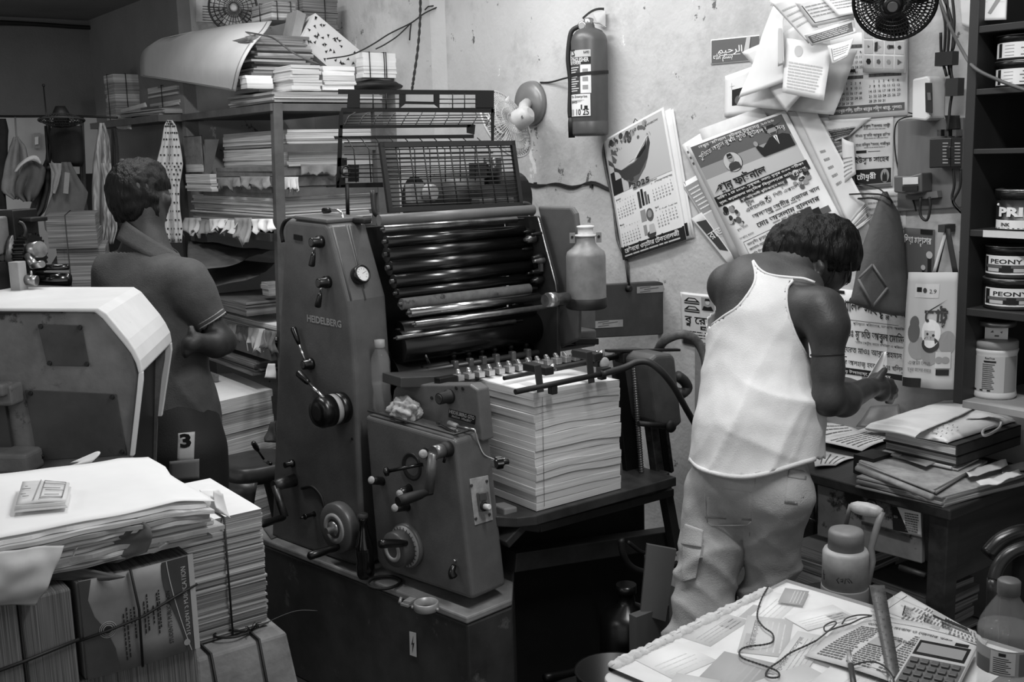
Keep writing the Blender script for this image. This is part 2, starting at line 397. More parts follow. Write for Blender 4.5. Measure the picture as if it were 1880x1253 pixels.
# black grommet cable guard at the panel's back edge
m = M(); m.tube([qp(538, 401, .02), qp(523, 408, .02), qp(517, 425, .02), qp(520, 445, .02)], 0.006, 8, smooth=5); pp('hose_end', m, BLACKM, parent=side)
# big throw-off knob with chrome lever
c = qp(630, 748); m = M(); m.lathe(c, OUT, [(0.044, 0), (0.046, .01), (0.046, .03)], 30); m.lathe(c, OUT, [(0.0445, .03), (0.0445, .048)], 30, 1); m.lathe(c, OUT, [(0.046, .048), (0.045, .08), (0.038, .092), (0.02, .094)], 30)
k = pp('throw_off_knob', m, [BLACK, G('ring_grey', .62, .5)], parent=side)
s0 = q(596, 733, P=(P0 - BN * .07, BN)); tip = q(547, 684, P=(P0 - BN * .08, BN)); mid = s0.lerp(tip, .58)
pp('rod', M().cyl(s0, mid, 0.0055, n=12), CHROME, parent=k); d = tip - mid; pp('grip', M().lathe(mid, d, [(0.006, 0), (0.009, .01), (0.0115, d.length * .9), (0.009, d.length)], 14), BLACK, parent=k)
# small fittings on the lower panel
m = M(); c = qp(538, 851); m.lathe(c, OUT, [(0.012, 0), (0.012, .008), (0.007, .012), (0.009, .03)], 14); pp('small_knob', m, BLACK, parent=side)
m = M(); m.tube([qp(*p, -0.002) for p in ((554, 897), (572, 894), (586, 906), (593, 922), (600, 953))], 0.005, 8, smooth=5); pp('arc_slot', m, BLACKM, parent=side)
m = M(); c = qp(577, 944); m.lathe(c, OUT, [(0.009, 0), (0.006, .01), (0.006, .03), (0.009, .032), (0.009, .036)], 12); m.cyl(c + OUT * .03, c + OUT * .05, 0.003); pp('slot_pin', m, BLACK, parent=side)
m = M(); c = qp(607, 950); m.lathe(c, OUT, [(0.008, 0), (0.008, .003)], 14); pp('index_disc', m, STEELD, parent=side)
m = M(); c = qp(647, 806); m.lathe(c, OUT, [(0.004, 0), (0.004, .002)], 10); pp('oil_hole', m, BLACKM, parent=side)
# left crank
hub = qp(540, 882); m = M(); m.lathe(hub, OUT, [(0.02, 0), (0.018, .04), (0.016, .075)], 16); a0 = hub + OUT * .07; a1 = q(523, 950, P=(P0 - BN * .07, BN))
m.tube([a0, a1], 0.0125, 8); k = pp('crank', m, STEELD, parent=side); h = V((a1.x, a1.y, a1.z)); pp('handle', M().lathe(h, OUT * 1 + BD * .0, [(0.007, 0), (0.010, .01), (0.012, .07), (0.011, .1), (0.007, .104)], 14), BLACK, parent=k)
# handwheel
c = qp(632, 965); m = M(); m.lathe(c, OUT, [(0.072, 0), (0.074, .006), (0.074, .03), (0.07, .035), (0.045, .036)], 36); k = pp('handwheel', m, G('handwheel_grey', .42, .4, metal=.3), parent=side)
pp('wheel_ring', M().lathe(c, OUT, [(0.045, .036), (0.045, .04), (0.03, .04), (0.03, .036)], 30, cap=False), G('ring_grey', .62, .5), parent=k)
pp('wheel_hub', M().lathe(c, OUT, [(0.022, .03), (0.022, .045), (0.01, .046), (0.009, .065)], 18), STEEL, parent=k)
a = q(622, 1004, P=(P0 - BN * .035, BN)); pp('handle', M().lathe(a, OUT + BD * .15 - V((0, 0, .05)), [(0.007, 0), (0.011, .012), (0.0125, .07), (0.012, .095), (0.006, .1)], 14), BLACK, parent=k)

# ---- roller bay behind the slope
XI = TH + 0.004
def rollr(px, py, r, L, mat, name='roller', ends=True, off=XI, dz=0.0, drop=0.0):
    a = qp(px, py, off); b = a + V((L, 0, dz)); m = M()
    if ends: m.cyl(a - V((.01, 0, 0)), b + V((.03, 0, 0)), r * .35, n=10, mi=1)
    m.cyl(a, b, r, n=28); return pp(name, m, [mat, STEELD])
INKR = G('inky_roller', .05, .24, spec=0.9)
rollr(704, 421, 0.010, .47, STEEL)
rollr(708, 444, 0.017, .49, INKR)
rollr(709, 468, 0.022, .50, INKR)
rollr(714, 492, 0.022, .50, INKR)
rollr(722, 517, 0.020, .49, INKR)
rollr(728, 539, 0.014, .48, INKR)
rollr(737, 559, 0.0165, .455, FELT)
a = rollr(752, 575, 0.0125, .46, CHROME, 'chrome_roller')
rollr(762, 596, 0.008, .50, STEEL, 'guard_bar', off=XI - .02)
rollr(728, 621, 0.006, .42, STEEL, 'guide_bar', off=XI - .02)
rollr(733, 609, 0.03, .5, INKR, off=XI + .03)
# dark interior: back plate & drum
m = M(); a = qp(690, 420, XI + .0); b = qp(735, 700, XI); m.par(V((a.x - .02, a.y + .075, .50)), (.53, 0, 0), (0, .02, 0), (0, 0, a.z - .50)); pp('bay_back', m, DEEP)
m = M(); c = qp(740, 640, XI + .01); m.cyl(c + V((0, .03, 0)), c + V((.5, .03, 0)), .05, n=30); pp('impression_drum', m, INKR)
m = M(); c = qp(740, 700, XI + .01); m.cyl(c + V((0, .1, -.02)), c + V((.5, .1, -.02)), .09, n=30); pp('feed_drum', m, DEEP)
# far side frame with its bright edge, and the drive side cover
XF = qp(704, 470, XI).x + .515
fr = [(925, 398), (985, 397), (989, 402), (1021, 523), (1023, 560), (1024, 660), (930, 668), (935, 470)]
m = M(); m.prism([q(*p, X=XF) for p in fr], (.012, 0, 0)); far = pp('drive_side_frame', m, G('drive_frame', .16, .45, var=.04, scale=8), 0.002)
m = M(); m.tube([q(988, 401, X=XF - .002), q(1020, 521, X=XF - .002), q(1022, 536, X=XF - .002)], 0.003, 6); pp('bright_edge', m, STEEL, parent=far)
cv = [(985, 378), (1048, 379), (1056, 392), (1062, 440), (1062, 560), (1060, 625), (1026, 640), (1022, 530)]
m = M(); m.prism([q(*p, X=XF + .03) for p in cv], (.02, 0, 0)); pp('drive_side_cover', m, G('drive_cover', .36, .5, var=.04, scale=6), 0.02, seg=3)
# bearing clutter on the drive frame
CL = random.Random(3)
for k in range(15):
    x = CL.uniform(945, 1000); y = CL.uniform(415, 560); x = max(x, 930 + (y - 420) * .2); c = q(x, y, X=XF - .005)
    m = M(); r = CL.uniform(.006, .014); m.lathe(c, (-1, 0, 0), [(r, 0), (r * .9, CL.uniform(.01, .03)), (r * .5, .032), (r * .45, .04)], 12)
    if k % 2: m.rbox(c + V((-.012, CL.uniform(-.02, .02), -.018)), (.01, .012, .03), 0, 0)
    pp('roller_bearing', m, [G('bearing_a', .45, .3, metal=.7), G('bearing_b', .12, .3, metal=.2)][k % 3 > 0], parent=far)
# top shaft of the guard
a = qp(704, 404, XI - .02); m = M(); m.cyl(a + V((-.015, -.0, 0)), a + V((.53, 0, 0)), .0155, n=24); pp('guard_shaft', m, G('grey_shaft', .42, .4, var=.03))
# ---- guard cages
yC = qp(690, 400, .15).y
GB = G('guard_black', .05, .5); GW = G('guard_frame', .13, .5)
def qm(p): return q(*p, P=(V((1.6, yC + .0, 1.43)), V((0, -1, .18)).normalized()))     # front hinged grid leans back
def bar4(m, pts, w, d, fn, mi=0, closed=True):
    P = [fn(p) for p in pts]; k = len(P)
    for i in range(k if closed else k - 1):
        a, b = P[i], P[(i + 1) % k]; t = (b - a).normalized(); n = V((0, -1, .18)).normalized(); s_ = t.cross(n).normalized()
        m.par(a - s_ * w / 2 - n * d / 2 - t * w / 2, t * ((b - a).length + w), s_ * w, n * d, mi)
m = M(); ring = [(697, 265), (941, 262), (955, 377), (693, 391)]
ring = [(700, 267), (941, 263), (956, 376), (716, 386)]
bar4(m, ring, .014, .012, qm); fr_ = pp('hinged_guard', m, GW)
P4 = [qm(p) for p in ring]
for k in range(1, 10):
    t = k / 10; a = P4[0].lerp(P4[1], t); b = P4[3].lerp(P4[2], t); pp('guard_wire', M().tube([a, b], .0022, 5), GW, parent=fr_)
for k in range(1, 15):
    t = k / 15; a = P4[0].lerp(P4[3], t); b = P4[1].lerp(P4[2], t); pp('guard_wire', M().tube([a, b], .0022, 5), GW, parent=fr_)
for (x0, y0), (x1, y1), (x2, y2) in (((684, 350), (688, 390), (703, 408)), ((958, 374), (970, 376), (976, 396))):
    m = M(); m.tube([qm((x0, y0)), qm((x1, y1)), qm(((x1 + x2) / 2 + 4, (y1 + y2) / 2 - 2)), qm((x2, y2))], .008, 8, smooth=5); pp('hinge_hook', m, GW, parent=fr_)
# rear upright guard: plate with cut-outs on top, wires, and the left side plate
yR = yC + .16
def qr(p): return q(*p, Y=yR)
n = V((0, -1, 0)); m = M()
def plate(m, pts, d=.004, mi=0): m.prism([qr(p) for p in pts], V((0, d, 0)), mi)
top = [(622, 164), (907, 166), (908, 200), (906, 207), (640, 205), (628, 203), (638, 198), (640, 185), (634, 176), (622, 175)]
for quad in ([(622, 164), (907, 166), (907, 174), (622, 173)], [(628, 198), (906, 198), (906, 207), (626, 205)], [(640, 173), (661, 173), (661, 199), (638, 199)], [(734, 173), (745, 173), (745, 190), (734, 199)], [(797, 173), (807, 173), (807, 199), (797, 191)], [(744, 186), (798, 187), (798, 192), (744, 191)], [(874, 173), (907, 174), (907, 199), (874, 199)]): plate(m, quad)
rear = pp('upright_guard', m, GB)
for x in (685, 709, 831, 853): pp('guard_wire', M().tube([qr((x, 172)), qr((x, 200))], .0018, 5), GB, parent=rear)
for y in (182, 190): 
    for xa, xb in ((660, 735), (806, 875)): pp('guard_wire', M().tube([qr((xa, y)), qr((xb, y))], .0018, 5), GB, parent=rear)
m = M()
for quad in ([(624, 205), (630, 205), (626, 345), (618, 345)], [(902, 200), (908, 200), (907, 262), (903, 262)], [(619, 337), (703, 335), (704, 344), (619, 345)], [(620, 290), (637, 290), (637, 304), (620, 306)], [(618, 326), (634, 326), (634, 345), (618, 345)], [(640, 302), (659, 302), (659, 334), (640, 334)], [(624, 230), (870, 228), (870, 234), (624, 236)], [(858, 229), (873, 229), (871, 247), (858, 244)], [(614, 250), (870, 247), (870, 254), (616, 256)]): plate(m, quad)
pp('guard_frame', m, GB, parent=rear)
def qt(p, dy): return q(*p, Y=yR + dy)
for k in range(11):
    t = k / 10; xa = 628 + t * 270; xb = 660 + t * 240 - 14
    pp('guard_wire', M().tube([q(632 + t * 260, 231, Y=yR), q(640 + t * 262, 214, Y=yR + .03), q(652 + t * 246, 207, Y=yR + .05)], .0018, 5), GB, parent=rear)
for k in range(4): pp('guard_wire', M().tube([q(630 + k * 3, 228 - k * 5, Y=yR + .01 + k * .012), q(893 + k * 1, 226 - k * 5, Y=yR + .01 + k * .012)], .0016, 5), GB, parent=rear)
for k in range(10):
    t = k / 9; pp('guard_wire', M().tube([q(636 + t * 240, 253, Y=yR), q(650 + t * 250, 275, Y=yR - .04), q(654 + t * 246, 335, Y=yR - .04)], .0018, 5), GB, parent=rear)
for y in (262, 269, 284, 293, 310, 318, 326): pp('guard_wire', M().tube([q(632, y, Y=yR - .01), q(905, y - 3, Y=yR - .01)], .0018, 5), GB, parent=rear)
m = M(); m.cyl(q(637, 338, Y=yR), q(639, 402, Y=yR), .006, n=8); pp('guard_stay', m, GB, parent=rear)
m = M(); c = q(634, 314, Y=yR - .003)
m.lathe(c, (0, -1, 0), [(.0165, 0), (.0165, .006), (.011, .006), (.011, 0)], 20, cap=False); pp('lock_ring', m, GB, parent=rear)
# ---- dark workings seen through the guard (delivery side)
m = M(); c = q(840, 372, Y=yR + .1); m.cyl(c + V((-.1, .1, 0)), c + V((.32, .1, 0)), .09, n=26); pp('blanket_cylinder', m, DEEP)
m = M(); c = q(762, 355, Y=yR + .04); m.rbox(c, (.05, .04, .06)); m.lathe(c + V((.03, -.02, 0)), (.4, -1, 0), [(.028, 0), (.026, .03)], 18); pp('wash_motor', m, G('motor_pale', .6, .5, var=.1), 0.004)
m = M(); c = q(905, 318, Y=yR + .05); m.cyl(c - V((0, 0, .04)), c + V((0, 0, .05)), .03, n=18); m.rbox(c + V((-.06, 0, .01)), (.05, .03, .05), 0, 0); pp('solvent_pump', m, BLACK)
m = M(); c = q(905, 380, Y=yR + .03); m.rbox(c, (.14, .05, .06)); pp('register_unit', m, STEELD, .005)
# ---- control housing at the feeder end
m = M(); m.prism([qp(*p) for p in ((669, 762), (835, 809), (868, 1103), (860, 1101), (702, 1047), (691, 1030))], BN * .128)
hous = pp('control_housing', m, PRESS, 0.012, seg=4)
OPL = .085
m = M(); m.prism([qp(*p, OPL) for p in ((722, 716), (730, 707), (862, 706), (877, 716), (886, 812), (715, 770))], BN * .045); pp('upper_plate', m, PRESS, .006, hous, seg=3)
m = M(); a, b, c = qp(676, 757, .006), qp(834, 801, .006), qp(834, 801, .085)
m.tube([a + V((0, 0, .004)), b + V((0, 0, .004)), b + BN * .07 + V((0, 0, .004))], .0035, 6); pp('ledge_lip', m, PRESSD, parent=hous)
# knob on the plate, maker's plate
c = qp(826, 728, OPL); m = M(); m.lathe(c, OUT, [(.02, 0), (.02, .008), (.016, .01), (.0155, .04)], 20); m.lathe(c, OUT, [(.0125, .0402), (.012, .042)], 18, 1); pp('feed_knob', m, [BLACKM, STEELD], parent=hous)
for p in ((838, 713), (850, 714), (793, 731)): pp('screw_hole', M().lathe(qp(*p, OPL), OUT, [(.005, 0), (.005, .002)], 10), BLACKM, parent=hous)
m = M(); cs = [qp(*p, OPL - .001) for p in ((824, 766), (872, 780), (872, 773), (873, 764), (825, 751))]; cs = [cs[0], cs[1], cs[3], cs[4]]
m.prism(cs, OUT * .0015); e = cs[1] - cs[0]; o = cs[0] + OUT * .002; h = cs[3] - cs[0]
m.text('HEIDELBERG GTO', o + e * .03 + h * .55, e.normalized(), h.normalized(), .0135, 1, .02, width=e.length * .95); m.text('36x52cm  14\u2159x20\u00bd"', o + e * .13 + h * .16, e.normalized(), h.normalized(), .009, 1, .01, width=e.length * .75)
pp('maker_plate', m, [BLACK, G('silver_letters', 0.75, 0.3, metal=.4)], parent=hous)
# crank
c = qp(824, 824); m = M(); m.lathe(c, OUT, [(.021, 0), (.021, .02), (.019, .021), (.019, .024)], 18, 0); m.lathe(c, OUT, [(.0185, .022), (.0185, .055)], 18, 1)
hb = c + OUT * .055; a1 = q(788, 903, P=(P0 - BN * .05, BN)); a0 = V((hb.x, hb.y, hb.z)); m.tube([a0, a1], .013, 10, 1); k = pp('crank', m, [BLACKM, G('crank_metal', .5, .35, metal=.7, var=.08)], parent=hous)
h1 = q(742, 918, P=(P0 - BN * .13, BN)); pp('handle', M().lathe(a1, h1 - a1, [(.011, -.006), (.009, .012), (.0125, .03), (.015, .075), (.013, .1)], 16), BLACKM, parent=k)
pp('crank_pin', M().cyl(q(818, 838, P=(P0 - BN * .02, BN)), q(815, 849, P=(P0 - BN * .02, BN)), .004), BLACKM, parent=k)
def capknob(px, r, L, px2, name='push_knob'):
    b = qp(*px2); a = q(*px, P=(P0 - BN * L, BN)); d = a - b; m = M(); m.lathe(b, d, [(r * 1.1, 0), (r, d.length * .3), (r * 1.05, d.length * .98)], 18); m.lathe(a, d, [(r * .95, 0), (r * .9, .002), (r * .3, .004)], 18, 1)
    return pp(name, m, [BLACK, G('cap_light', .66, .45, var=.1)], parent=hous)
capknob((682, 882), .0115, .05, (702, 884)); capknob((734, 907), .0115, .05, (752, 897)); capknob((725, 933), .0115, .06, (748, 931)); capknob((777, 834), .013, .02, (781, 832))
m = M(); a = qp(775, 853, -.003); b = q(712, 866, P=(P0 - BN * .06, BN)); m.cyl(a, b, .0048); m.lathe(b, b - a, [(.006, -.004), (.0125, 0), (.012, .008), (.006, .011)], 16); pp('pull_rod', m, BLACK, parent=hous)
m = M(); c = qp(756, 857, -.001); m.lathe(c, OUT, [(.0385, 0), (.0385, .002), (.034, .002), (.02, -.003), (.004, -.005)], 28, cap=False); pp('finger_recess', m, G('recess', .2, .35, metal=.3), parent=hous)
# size dial
c = qp(750, 1001); m = M(); m.lathe(c, OUT, [(.062, 0), (.062, .012), (.058, .014)], 36); k = pp('size_dial', m, PRESS, parent=hous)
m = M(); m.lathe(c, OUT, [(.058, .013), (.058, .016), (.048, .022)], 36); ex, ey, _ = frame(OUT)
for i in range(26): a = 2 * math.pi * i / 26; d = ex * math.cos(a) + ey * math.sin(a); m.par(c + OUT * .0205 + d * .05, d * .006, OUT.cross(d) * .0014, OUT * .0012, 1)
pp('scale_ring', m, [G('scale_pale', .6, .5, var=.06), INK], parent=k)
m = M(); m.lathe(c, OUT, [(.05, .018), (.05, .05), (.046, .056), (.02, .057)], 36); pp('dial_drum', m, G('drum_grey', .3, .4), parent=k)
pp('wheel_ring', M().lathe(c, OUT, [(.032, .057), (.031, .06), (.021, .06), (.02, .056)], 28, cap=False), G('ring_grey', .62, .5), parent=k)
a = q(741, 998, P=(P0 - BN * .055, BN)); b = q(699, 999, P=(P0 - BN * .12, BN)); pp('handle', M().lathe(a, b - a, [(.007, -.01), (.011, .01), (.0125, .06), (.0125, (b - a).length), (.008, (b - a).length + .005)], 16), BLACK, parent=k)
# on-off switch plate on the end face
ye = qp(868, 1000).y - .004
yE = min(qp(835, 809).y, qp(868, 1103).y)
def qe(x, y, off=0.0):
    a, b, c_ = qp(835, 809), qp(868, 1103), qp(835, 809) + BN
    n = (b - a).cross(BN).normalized(); n = n if n.y < 0 else -n
    return q(x, y, P=(a + n * off, n)), n
cs = [qe(*p)[0] for p in ((861, 880), (895, 873), (904, 955), (871, 965))]; n = qe(870, 900)[1]
m = M(); m.prism(cs, n * .003); sw = pp('switch_plate', m, G('brushed_plate', .66, .45, metal=.2, var=.1, scale=30), .001, hous, label='pale metal switch plate')
cs = [qe(*p, .004)[0] for p in ((874, 905), (891, 902), (896, 936), (879, 940))]; m = M(); m.prism(cs, n * .012); pp('switch_box', m, G('switch_grey', .42, .5), .002, sw)
cs = [qe(*p, .016)[0] for p in ((878, 907), (891, 905), (893, 918), (880, 920))]; pp('grey_rocker', M().prism(cs, n * .004), G('rocker_grey', .3, .2), .001, sw)  # grey rocker of the switch, not an indicator lamp
c = qe(887, 930, .016)[0]; m = M(); m.lathe(c, n, [(.012, 0), (.012, .006)], 18); pp('button_collar', m, BLACKM, parent=sw); pp('push_button', M().lathe(c, n, [(.0075, .004), (.0075, .022), (.006, .024)], 18), WHITE, parent=sw)
for p in ((865, 892), (893, 884), (898, 945), (873, 953)): pp('screw', M().lathe(qe(*p, .003)[0], n, [(.004, 0), (.004, .003)], 10), STEELD, parent=sw)
c = qp(836, 1030); m = M(); m.lathe(c, OUT, [(.004, 0), (.004, .006)], 10); m2 = M(); a = qp(839, 1036); b = q(832, 1060, P=(P0 - BN * .02, BN))
m2.tube([a + OUT * .01, a.lerp(b, .5) + OUT * .012, b], .011, 10, 0, 3, taper=lambda t: .6 + .5 * t); pp('latch_knob', m2, BLACK, parent=hous); pp('screw', m, STEEL, parent=hous)
# pale bracket block beside the housing
m = M(); a = q(926, 935, Y=2.26); m.par(a, q(950, 931, Y=2.26) - a, (0, .06, 0), (0, 0, -.028)); pp('bracket_block', m, G('cast_grey', .48, .6, var=.06), .004)
# ---- feeder table
zB = q(985, 945, D=2.9).z; yF = 2.2
xa = q(985, 945, Y=yF).x; xb = q(1242, 880, Y=yF).x
m = M(); m.prism([(xa - .12, yF + .1, zB - .03), (xa - .05, yF + .02, zB - .03), (xa, yF, zB - .03), (xb, yF, zB - .03), (xb, yF + .42, zB - .03), (xa - .12, yF + .42, zB - .03)], (0, 0, .028)); pp('feed_board', m, G('oiled_board', .2, .45, var=.06, scale=12), .003)
def barp(a, b, w, h, name, mat, bev=.003):
    a, b = V(a), V(b); d = b - a; s_ = d.cross(V((0, 0, 1))).normalized(); u_ = s_.cross(d).normalized(); m = M(); m.par(a - s_ * w / 2 - u_ * h / 2, d, s_ * w, u_ * h); return pp(name, m, mat, bev)
DK = G('dark_casting', .17, .55, var=.05, scale=8)
# under-board rail with the kinked bracket
pts = [(932, 1002), (965, 967), (993, 971), (1238, 905)]
P_ = [q(*p, Y=yF + .03) for p in pts]; m = M()
for i in range(3): a, b = P_[i], P_[i + 1]; d = b - a; u_ = V((d.z, 0, -d.x)).normalized(); u_ = u_ if u_.z > 0 else -u_; m.par(a - u_ * .012, d, (0, .05, 0), u_ * .024)
pp('board_rail', m, DK, .003)
barp(q(937, 1030, Y=yF + .12), q(1241, 985, Y=yF + .12), .05, .055, 'cross_beam', G('beam_dark', .15, .55, var=.04))
a = q(1215, 868, Y=yF + .06); b = q(1240, 1008, Y=yF + .06); barp(a, b, .035, .03, 'feeder_post', DK)
# lower body in the dark
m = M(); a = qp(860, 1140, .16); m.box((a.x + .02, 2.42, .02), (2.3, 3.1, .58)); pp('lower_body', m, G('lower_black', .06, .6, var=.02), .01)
m = M(); c = q(905, 1165, Y=2.4); m.lathe(c, (0, -1, 0), [(.05, 0), (.05, .03), (.02, .032), (.015, .06)], 20); pp('pump_wheel', m, G('pump_dark', .13, .4, metal=.5))
m = M(); m.tube([q(*p, Y=2.28) for p in ((1000, 1245), (1060, 1232), (1130, 1195), (1170, 1145))], .012, 8, smooth=5); pp('floor_pipe', m, G('pump_dark', .13, .4, metal=.5))
# back wall of the feeder, screw spindle, slotted bar
xs1 = q(1120, 780, Y=yF + .12).x; m = M(); m.prism([q(*p, Y=yF + .14) for p in ((1130, 684), (1162, 676), (1182, 872), (1152, 878))], (0, .02, 0)); pp('stack_guide', m, G('guide_black', .07, .3), .002)
a = q(1163, 662, Y=yF + .1); b = q(1178, 868, Y=yF + .1); m = M()
for i in range(46): t = i / 46; c = a.lerp(b, t); d = (b - a) / 46; m.lathe(c, d, [(.006, 0), (.0085, d.length * .5), (.006, d.length)], 10, 0, cap=False)
pp('lift_screw', m, G('screw_metal', .5, .3, metal=.8))
for x0, x1, mt in ((1180, 1194, STEELD), (1196, 1206, G('guide_black', .07, .3)), (1207, 1212, STEELD)):
    pts = [(x0, 668), (x1, 666), (x1 + 26, 866), (x0 + 26, 870)]; m = M(); m.prism([q(*p, Y=yF + .08) for p in pts], (0, .03, 0)); pp('slotted_bar', m, mt, .002)
pts = [(1192, 664), (1206, 652), (1233, 650), (1241, 656), (1254, 778), (1243, 786), (1222, 790), (1208, 780)]
m = M(); m.prism([q(*p, Y=yF + .03) for p in pts], (0, .17, 0)); pp('drive_motor_case', m, G('motor_case', .29, .5, var=.04), .012, seg=3)
m = M(); c = q(1232, 777, Y=yF + .01); m.cyl(q(1172, 778, Y=yF + .04), q(1222, 782, Y=yF + .02), .008); m.ball(q(1232, 783, Y=yF + .01), .02, 8, 0, (1, .6, 1)); pp('star_handle', m, BLACKM)
m = M(); m.tube([q(*p, Y=yF + .2) for p in ((1243, 690), (1256, 700), (1262, 712), (1254, 722), (1244, 721))], .017, 10, smooth=4); pp('bent_outlet', m, DK)
# ---- bars above the pile
def yb(p, Y): return q(*p, Y=Y)
m = M(); m.cyl(yb((925, 695), 2.36), yb((983, 684), 2.36), .006); m.cyl(yb((983, 684), 2.36), yb((1168, 648), 2.36), .0085); pp('side_lay_bar', m, BLACKM)
m = M(); m.par(yb((1118, 643), 2.33), yb((1250, 641), 2.33) - yb((1118, 643), 2.33), (0, .02, 0), (0, 0, -.008)); pp('flat_arm', m, BLACKM, .002)
m = M(); m.cyl(yb((946, 720), 2.185), yb((1104, 687), 2.185), .0075); pp('front_stop_bar', m, BLACKM)
for (x0, y0), (x1, y1), (cx, cy) in (((979, 672), (993, 722), (988, 677)), ((1074, 648), (1087, 705), (1078, 652))):
    a, b = yb((x0 + 2, y0), 2.2), yb((x1 - 6, y1), 2.175); m = M(); m.par(a, (.022, 0, 0), (0, .003, 0), b - a); k = pp('stop_finger', m, BLACKM, .001)
    m = M(); c = yb((cx, cy), 2.25); m.rbox(c, (.03, .1, .022)); m.rbox(c + V((0, -.06, -.045)), (.02, .02, .03)); pp('clamp', m, BLACKM, .003, k)
    m = M(); m.lathe(c + V((.025, -.02, .0)), (.5, -.8, .3), [(.009, 0), (.011, .014), (.004, .015)], 12); pp('thumb_screw', m, STEEL, parent=k)
m = M(); m.rbox(yb((1108, 681), 2.19), (.03, .03, .02)); m.ball(yb((1110, 668), 2.2), .018, 7, 1, (1, .4, 1)); pp('air_connector', m, [BLACKM, G('cap_light', .66, .45, var=.1)], .002)
m = M(); m.rbox(yb((1148, 655), 2.35), (.05, .04, .03)); m.rbox(yb((1095, 664), 2.35), (.02, .03, .03)); pp('bar_clamp', m, BLACKM, .003)
m = M(); m.lathe(yb((1096, 652), 2.33), (.3, -.9, .5), [(.013, 0), (.013, .01), (.004, .011)], 14); pp('thumb_screw', m, STEEL)
# air hoses
HO = G('hose_rubber', .13, .5, var=.03); HG = G('hose_grey', .34, .6, var=.08, scale=40)
m = M(); m.tube([yb((1104, 687), 2.18), yb((1145, 676), 2.17), yb((1170, 665), 2.16), yb((1192, 666), 2.14), yb((1216, 684), 2.12), yb((1238, 712), 2.12), yb((1258, 748), 2.13), yb((1282, 790), 2.16)], .0095, 10, smooth=6); pp('air_hose', m, HO)
m = M(); m.tube([yb((1206, 648), 2.4), yb((1220, 626), 2.35), yb((1252, 614), 2.3), yb((1279, 627), 2.28), yb((1295, 660), 2.26), yb((1298, 710), 2.24), yb((1292, 755), 2.22), yb((1280, 800), 2.2), yb((1282, 850), 2.2)], .0145, 10, smooth=6); pp('loop_hose', m, HG)
m = M(); m.tube([q(*p, Y=2.2) for p in ((1140, 990), (1145, 1020), (1165, 1045), (1205, 1052), (1243, 1035))], .0095, 8, smooth=6); pp('lower_hose', m, HO)
m = M(); m.tube([q(*p, Y=2.25) for p in ((1152, 995), (1180, 1015), (1205, 1012))], .006, 8, smooth=6); pp('lower_hose', m, HO)
# ---- feed rollers in front of the cylinders
a, b = yb((722, 691), 2.66), yb((1090, 640), 2.66); b.z = a.z; m = M(); m.cyl(a, b, .0095); shaft = pp('gripper_shaft', m, G('shaft_brown', .38, .4, metal=.6))
for i, px in enumerate((836, 864, 888, 912, 942, 970)):
    t = (q(px, 660, Y=2.65).x - a.x) / (b.x - a.x); c = a.lerp(b, t); m = M(); m.rbox(c + V((0, -.006, -.004)), (.016, .024, .046)); m.rbox(c + V((0, -.02, -.03)), (.008, .012, .05), 0, 0)
    k = pp('paper_clamp', m, G('clamp_metal', .55, .4, metal=.6, var=.1), .004, shaft); pp('knurled_screw', M().lathe(c + V((0, 0, .018)), (0, 0, 1), [(.006, 0), (.005, .008), (.0085, .009), (.0085, .019), (.004, .02)], 10), BLACKM, parent=k)
m = M(); m.cyl(yb((788, 668), 2.64), yb((776, 652), 2.64) + V((0, 0, .02)), .004); pp('chrome_pin', m, CHROME)
m = M(); a = yb((815, 703), 2.47); b = yb((1080, 655), 2.47); b.z = a.z; m.par(a, b - a, (0, .05, 0), (0, 0, -.012)); pp('tape_plate', m, G('dull_steel', .33, .45, metal=.5), .002)
for i in range(14):
    c = a.lerp(b, (i + 1.2) / 15); m = M(); m.rbox(c + V((0, -.01, .01)), (.02, .03, .016)); m.lathe(c + V((-.006, -.012, .02)), (1, 0, 0), [(.003, 0), (.008, .001), (.008, .009), (.003, .01)], 14); m.lathe(c + V((.009, .012, .022)), (1, 0, 0), [(.003, 0), (.007, .001), (.007, .008), (.003, .009)], 14)
    pp('feed_wheel', m, G('bright_wheel', .78, .25, metal=.7), .001)
m = M(); m.par(yb((808, 709), 2.44), (.06, 0, 0), (0, .03, 0), (0, 0, .02)); pp('guide_block', m, BLACK, .002)
m = M(); m.prism([q(*p, Y=2.5) for p in ((736, 694), (830, 690), (1000, 668), (1000, 690), (830, 712), (736, 712))], (0, .1, 0)); pp('feed_table', m, G('dull_steel', .33, .45, metal=.5), .002)
# far-side boxes and the big wall-side plate
m = M(); a = q(1042, 609, Y=2.62); m.par(a, q(1096, 605, Y=2.62) - a, (0, .12, 0), (0, 0, -.045)); pp('lubricator_box', m, PRESS, .008, seg=3)
m = M(); a = q(1040, 560, Y=2.72); m.par(a, q(1094, 556, Y=2.72) - a, (0, .12, 0), (0, 0, -.09)); pp('gear_cover', m, PRESS, .006, seg=3)
m = M(); a = q(1056, 622, Y=2.6); m.par(a, q(1100, 622, Y=2.6) - a, (0, .1, 0), (0, 0, -.02)); pp('gear_base', m, BLACKM, .003)
YP = 2.78
pts = [(1030, 531), (1112, 523), (1210, 517), (1222, 521), (1227, 532), (1227, 600), (1223, 611), (1212, 615), (1100, 621), (1030, 624)]
m = M(); m.prism([q(*p, Y=YP) for p in pts], (0, .03, 0)); k = pp('ink_cover', m, G('cover_dark', .24, .5, var=.03), .004)
